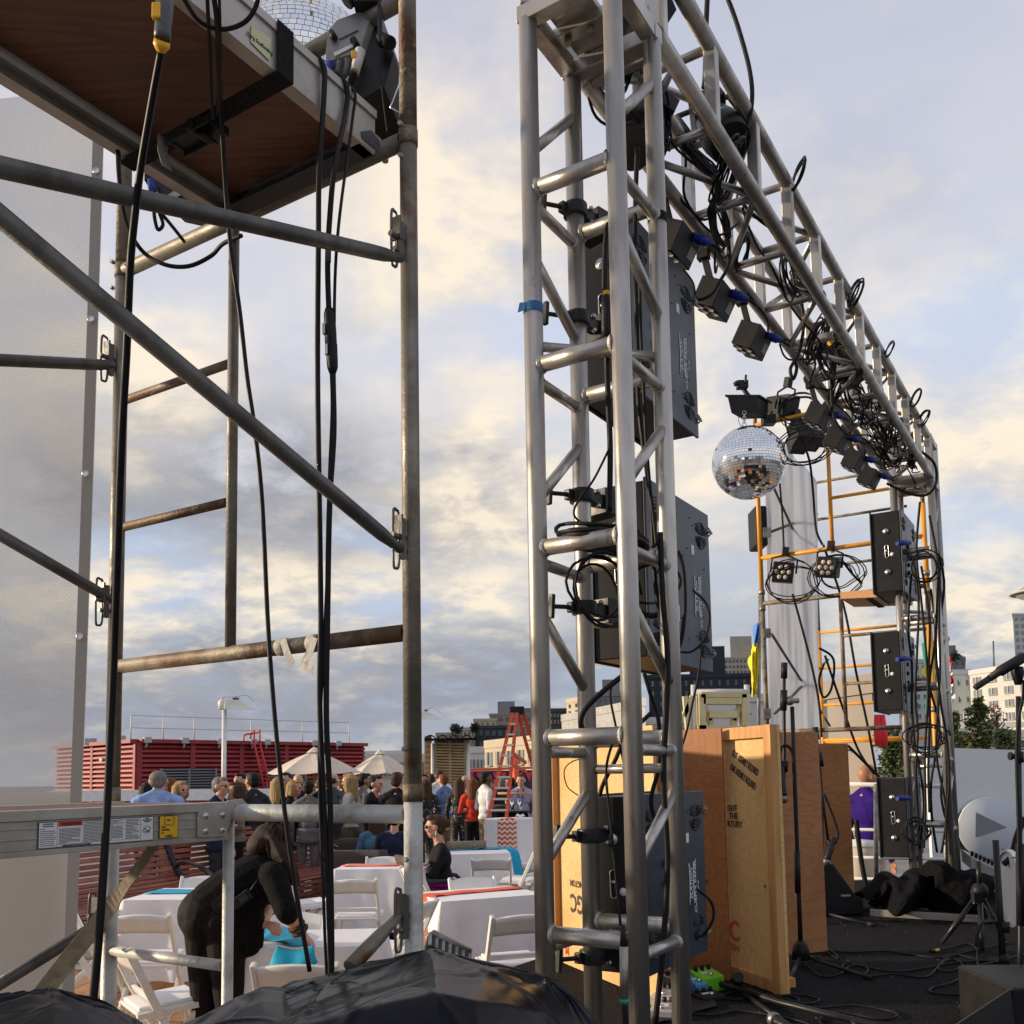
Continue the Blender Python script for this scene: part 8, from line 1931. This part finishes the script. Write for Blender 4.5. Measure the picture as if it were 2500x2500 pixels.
# ------------------------------------------------------------------ far yellow scaffold
zS = 8.9; SL2 = at(1858, 1400, zS); SL2.z = 0
w_sc = 1.45; SR2 = SL2-VV*w_sc; BL2 = SL2+UU*2.05
def fz(y, P=SL2): return at(1858, y, P.y).z
ys_ = thing('scaffold', 'yellow and rusty steel scaffold at the back of the stage, left of the far tower', 'scaffold', SL2-VV*.7)
U2 = lambda P, z: V((P.x, P.y, z))
for P, lo_, hi_ in ((SL2, 1440, 1040), (SR2, 1500, 1290)):
    part('pole', MB().cyl(U2(P, fz(lo_)), U2(P, fz(hi_)), .022, 12), 'yellow_paint', ys_, 'yellow upper pole'); part('pole', MB().cyl(U2(P, STG), U2(P, fz(lo_)), .023, 12), 'scaffold_rusty', ys_, 'rusty lower pole'); part('pole', MB().cyl(U2(P, fz(hi_)), U2(P, fz(hi_-37)), .018, 10), 'scaffold_rusty', ys_, 'rusty pin')
    for y in (1440, 1480, 1745): part('collar', MB().cyl(U2(P, fz(y)), U2(P, fz(y+12)), .03, 10), 'steel_dull', ys_)
part('pole', MB().cyl(U2(SR2, STG), U2(SR2, fz(1530)), .0245, 12), 'yellow_paint', ys_, 'yellow lower pole')
for P, ylo, yhi in ((BL2, 1540, 1170),):
    part('rear_pole', MB().cyl(U2(P, at(1990, ylo, BL2.y).z), U2(P, at(1990, yhi, BL2.y).z), .022, 10), 'scaffold_rusty', ys_); part('rear_pole', MB().cyl(U2(P, STG), U2(P, at(1990, ylo, BL2.y).z), .023, 10), 'yellow_paint', ys_)
ST2 = SL2+(SR2-SL2)*((onplane(2026, 1200, SL2, VV)-SL2).dot(-VV)/w_sc)
def hb(P, Q_, y, m, r=.021, name='cross_bar'): z = fz(y); part(name, MB().cyl(U2(P, z), U2(Q_, z), r, 10), m, ys_)
hb(SL2, ST2+(SR2-SL2)*.3, 1038, 'yellow_paint'); hb(SL2, SR2, 1363, 'yellow_paint'); hb(SL2, SR2, 1474, 'scaffold_rusty'); hb(SL2, SR2, 1788, 'scaffold_rusty')
part('ladder_stile', MB().cyl(U2(ST2, fz(1372)), U2(ST2, fz(1040)), .018, 10), 'yellow_paint', ys_)
ST3 = SL2-VV*(onplane(2058, 1600, SL2, VV)-SL2).dot(-VV)
part('ladder_stile', MB().cyl(U2(ST3, fz(1786)), U2(ST3, fz(1476)), .018, 10), 'scaffold_rusty', ys_)
for y in (1130, 1245): hb(ST2, SR2, y, 'yellow_paint', .015, 'rung')
for y in (1570, 1682): hb(ST3, SR2, y, 'scaffold_rusty', .015, 'rung')
RB2 = BL2-VV*w_sc
def hb2(y, m, r=.016): z = at(2000, y, BL2.y).z; part('rear_rung', MB().cyl(U2(BL2, z), U2(BL2-VV*1.0, z), r, 8), m, ys_)
for y in (1545, 1632, 1722, 1812): hb2(y, 'yellow_paint')
for y in (1180, 1270, 1385): hb2(y, 'scaffold_rusty')
z = at(2000, 1808, BL2.y).z; part('cross_bar', MB().cyl(U2(BL2, z), U2(BL2-VV*1.1, z), .022, 10), 'yellow_paint', ys_)
for (a, b) in (((1884, 1548), (2026, 1772)), ((1892, 1742), (2022, 1610)), ((1878, 1300), (1995, 1255)), ((1884, 1180), (1985, 1400))):
    A = onplane(*a, SL2, UU); B = onplane(*b, SL2, UU); part('cross_brace', MB().cyl(A, B, .014, 8), 'brace_steel', ys_)
for y in (1180, 1300, 1546, 1742): part('brace_latch', MB().box(at(1872, y, SL2.y-.02), (.07, .03, .09)), 'steel_dull', ys_)
# plank carrying the top far panel
pk = thing('walkboard', 'short dark plank under the top far light panel', 'walkboard', at(2140, 1480, 7.3)); a, b = at(2052, 1462, 8.0), at(2200, 1455, 7.0)
part('board', MB().hexa([a, b, b+VV*-.0+UU*.5, a+UU*.5], [a+ZZ*.06, b+ZZ*.06, b+UU*.5+ZZ*.06, a+UU*.5+ZZ*.06]), 'deck_wood', pk); part('strap', MB().beam(a.lerp(b, .5)-ZZ*.01, a.lerp(b, .5)+UU*.5-ZZ*.01, .05, .004), 'black_webbing', pk)
# hung white sheet
mat('sheet_white', (.80, .81, .83), .6, 0, (.74, .75, .77), 2)
_t = MAT['sheet_white'].node_tree; _o = [n for n in _t.nodes if n.type == 'OUTPUT_MATERIAL'][0]; _g = NG(_t)
_m = _g.n('ShaderNodeMixShader', {0: .5, 1: _t.nodes['Principled BSDF'].outputs[0], 2: _g.n('ShaderNodeBsdfTranslucent', {'Color': (.8, .81, .84, 1)}).outputs[0]}); _t.links.new(_m.outputs[0], _o.inputs[0])
sheet = thing('drape', 'tall translucent white sheet hanging inside the yellow scaffold', 'drape', at(1935, 1790, 9.9))
L0, L1, R0, R1 = at(1868, 1190, 9.7), at(1880, 1900, 9.7), at(1994, 1180, 10.1), at(2002, 1900, 10.1)
part('cloth', MB().grid(lambda u, v: (L0.lerp(R0, u)+V((0, 0, .5*max(0, 1-max(0, u-.35)*1.54)*min(1, u*6)))).lerp(L1.lerp(R1, u), v)+V((0, .05*mnoise.noise(V((u*5, v*3, 1)))+.02*mnoise.noise(V((u*14, v*5, 4))), .03*sin(u*9)*(1-v))), 40, 24), 'sheet_white', sheet, sol=.006)
# fixtures on it
def put_light(label, px, py, d, s=1.0, rot=(0, 0, 0), leds=True):
    p = at(px, py, d); t = thing('par_light', label, 'stage light', p, rot, group='stage lights on the yellow scaffold')
    part('housing', MB().box((0, 0, 0), (.19*s, .13*s, .19*s)), 'black_metal', t, world=False, bev=.01)
    part('back_box', MB().box((0, .11*s, 0), (.13*s, .10*s, .13*s)), 'black_plastic', t, world=False, bev=.006)
    part('yoke', MB().tube([(-.115*s, .02, -.0), (-.115*s, .02, .13*s), (0, .02, .17*s), (.115*s, .02, .13*s), (.115*s, .02, 0)], .010, 6), 'black_metal', t, world=False)
    part('clamp', MB().box((0, .02, .20*s), (.06*s, .05*s, .08*s)), 'black_metal', t, world=False, bev=.004)
    if leds:
        for x, z in [(0, 0)]+[(.055*cos(k*pi/3), .055*sin(k*pi/3)) for k in range(6)]:
            part('led_lens', MB().lathe([(0, .012), (.014*s, .010), (.019*s, .004), (.021*s, .0), (.021*s, -.008)], 10, Matrix.Translation((x*s, -.066*s, z*s)) @ Matrix.Rotation(pi/2, 4, 'X')), 'canvas_cream', t, world=False)
    return t
put_light('seven lens stage light hanging from the yellow bar, left of two', 1912, 1398, 8.75, 1.0, (.1, .15, -.3)); put_light('seven lens stage light hanging from the yellow bar, right of two', 2022, 1385, 8.55, 1.0, (.2, .2, -.6))
put_light('black stage light standing above the yellow top bar', 1918, 995, 8.8, 1.15, (.5, -.3, .6), False); put_light('black wash light slung under the yellow top bar', 1962, 1058, 8.7, 1.25, (-.4, 0, .2), False); put_light('black stage light beside the wash light, at the right', 1995, 1062, 8.7, 1.0, (-.4, 0, .3), False)
bs = single('speaker', MB().box(at(1850, 1292, 9.3), (.12, .3, .40)), 'black_plastic', 'black speaker half hidden behind the left yellow pole', 'speaker', bev=.02)
for lab, c, r, n, sd3 in (('cable bundle by the left seven lens light', (1935, 1420), .18, 4, 1), ('cable bundle by the right seven lens light', (2045, 1405), .20, 5, 2), ('cable tangle beside the black light on the yellow top bar', (1950, 1000), .16, 5, 3), ('cable tangle under the wash light', (1965, 1090), .2, 5, 4)):
    single('cable_coil', coil(at(*c, 8.5), r, V((1, -.4, 0)), ZZ, n, .0055, 60+sd3, .35), 'cable_rubber', 'black '+lab, 'cable coil')
cy = 8.6
for lab, pts, w in (('black cable hanging down the white sheet', [(1904, 1180), (1910, 1260), (1914, 1340)], 5), ('black cable slanting down the white sheet to the rear pole', [(1935, 1450), (1960, 1540), (1985, 1640), (2000, 1720), (2006, 1800)], 6), ('black cable along the edge of the white sheet', [(1950, 1060), (1975, 1120), (1985, 1200), (1992, 1290), (2008, 1330)], 6), ('long black cable slanting past the rungs to the far panels', [(2010, 1330), (2060, 1480), (2090, 1640), (2120, 1780), (2140, 1890)], 6), ('black cable from the sheet to the lower rungs', [(2014, 1600), (2055, 1720), (2095, 1830), (2135, 1890)], 6), ('black cable loop beside the rear yellow pole', [(2000, 1582), (2035, 1610), (2030, 1680), (2010, 1702), (2000, 1660), (2012, 1620)], 6), ('black cable from the lights to the top far panel', [(2050, 1360), (2080, 1400), (2105, 1425)], 6)):
    cab(lab, pts, cy, w)
# cables down the far tower
rnd = random.Random(21)
for i in range(8):
    x0 = 2215+rnd.random()*70; pts = []; y = 1200+rnd.random()*250; Ye = 2090+rnd.random()*40
    while y < Ye: pts.append((x0+rnd.uniform(-14, 14)+(y-1200)*.03, y)); y += 85+rnd.random()*50
    cab('black cable down inside the far tower, %s of the bundle' % ORD[i], pts, 6.55+rnd.random()*.2, 6, group='cables down the far tower')
for i, (x, y, r) in enumerate(((2255, 1385, .11), (2262, 1800, .12), (2235, 2030, .09))):
    single('cable_coil', coil(at(x, y, 6.5), r, V((1, -.3, 0)), ZZ, 4, .005, 90+i, .3), 'cable_rubber', 'black cable loops on the far tower, %s from the top' % ORD[i], 'cable coil', 'cable loops on the far tower')
for i, y in enumerate((1325, 1608, 1948)):
    c = at(2178, y, 6.2); single('blue_connector', MB().tube([at(2190, y+2, 6.3), at(2206, y, 6.35), at(2222, y, 6.4)], [.014, .019, .013], 10), 'plug_blue', 'blue power plug in the back of the %s far light panel' % ('top', 'middle', 'lowest')[i], 'plug', 'blue plugs in the far light panels')
# flags
mat('flag_blue', (.06, .24, .62), .7); mat('flag_yellow', (.80, .66, .02), .7); mat('flag_green', (.0, .24, .13), .7); mat('flag_red', (.55, .02, .03), .7); mat('flag_white', (.7, .68, .66), .7)
def flag(label, pole, quads, d, seed):
    t = thing('flag', label, 'flag', at(*pole[1], d), group='flags behind the stage')
    part('pole', MB().cyl(at(*pole[0], d), at(*pole[1], d), .022, 8), 'steel_dull', t); part('finial', MB().ball(at(*pole[0], d), .035, 8, 6), 'steel_dull', t)
    for nm, m, q in quads:
        a, b, c, e = [at(*p, d-.05) for p in q]
        part(nm, MB().grid(lambda u, v: a.lerp(b, u).lerp(e.lerp(c, u), v)+V((0, .07*sin(u*8+v*4+seed), 0)), 10, 10), m, t, sol=.004)
flag('blue and yellow flag drooping on its pole left of the yellow scaffold', ((1856, 1455), (1850, 1900)), (('blue_half', 'flag_blue', ((1843, 1525), (1852, 1520), (1850, 1570), (1838, 1580))), ('yellow_half', 'flag_yellow', ((1838, 1574), (1851, 1566), (1846, 1690), (1834, 1704))), ('yellow_fold', 'flag_yellow', ((1828, 1610), (1842, 1578), (1842, 1700), (1836, 1660)))), 12, 1)
gf = flag('green flag with a round seal drooping inside the far tower', ((2262, 1530), (2276, 1900)), (('field', 'flag_green', ((2256, 1570), (2272, 1550), (2292, 1738), (2258, 1750))),), 11, 2)
sp2 = single('flag_seal', MB().lathe([(0, .002), (.07, .002), (.08, 0)], 16, Matrix.Translation(at(2268, 1640, 10.85)) @ Matrix.Rotation(pi/2, 4, 'X')), 'flag_yellow', 'yellow and blue seal on the green flag', 'emblem')
flag('red and white striped flag hanging right of the far tower', ((2312, 1560), (2316, 1900)), tuple(('stripe', 'flag_red' if k % 2 == 0 else 'flag_white', ((2313+k*1.0, 1600+k*26), (2316+k*1.5, 1604+k*22), (2320+k*5, 1645+k*22), (2314+k*2, 1626+k*26))) for k in range(4)), 11.5, 3)
rc_ = thing('red_cloth', 'bright red cloth tubes hanging on the lower yellow bar', 'cloth', at(2150, 1830, 10)); mat('cloth_red', (.72, .02, .03), .6)
for x in (2144, 2156): part('tube', MB().tube([at(x-3, 1745, 10), at(x, 1790, 10), at(x+2, 1822, 10)], [.03, .045, .04], 10), 'cloth_red', rc_)
pj = thing('water_cooler', 'cream barrel shaped cooler behind the guard rail', 'cooler', at(2100, 2175, 8.6)); pb = at(2104, 2175, 8.6); part('barrel', MB().lathe([(.0, 0), (.13, 0), (.16, .12), (.15, .30), (.17, .40), (.0, .41)], 16, Matrix.Translation(pb)), 'canvas_cream', pj); part('lid', MB().lathe([(.175, .40), (.175, .44), (0, .46)], 16, Matrix.Translation(pb)), 'white_paint', pj)
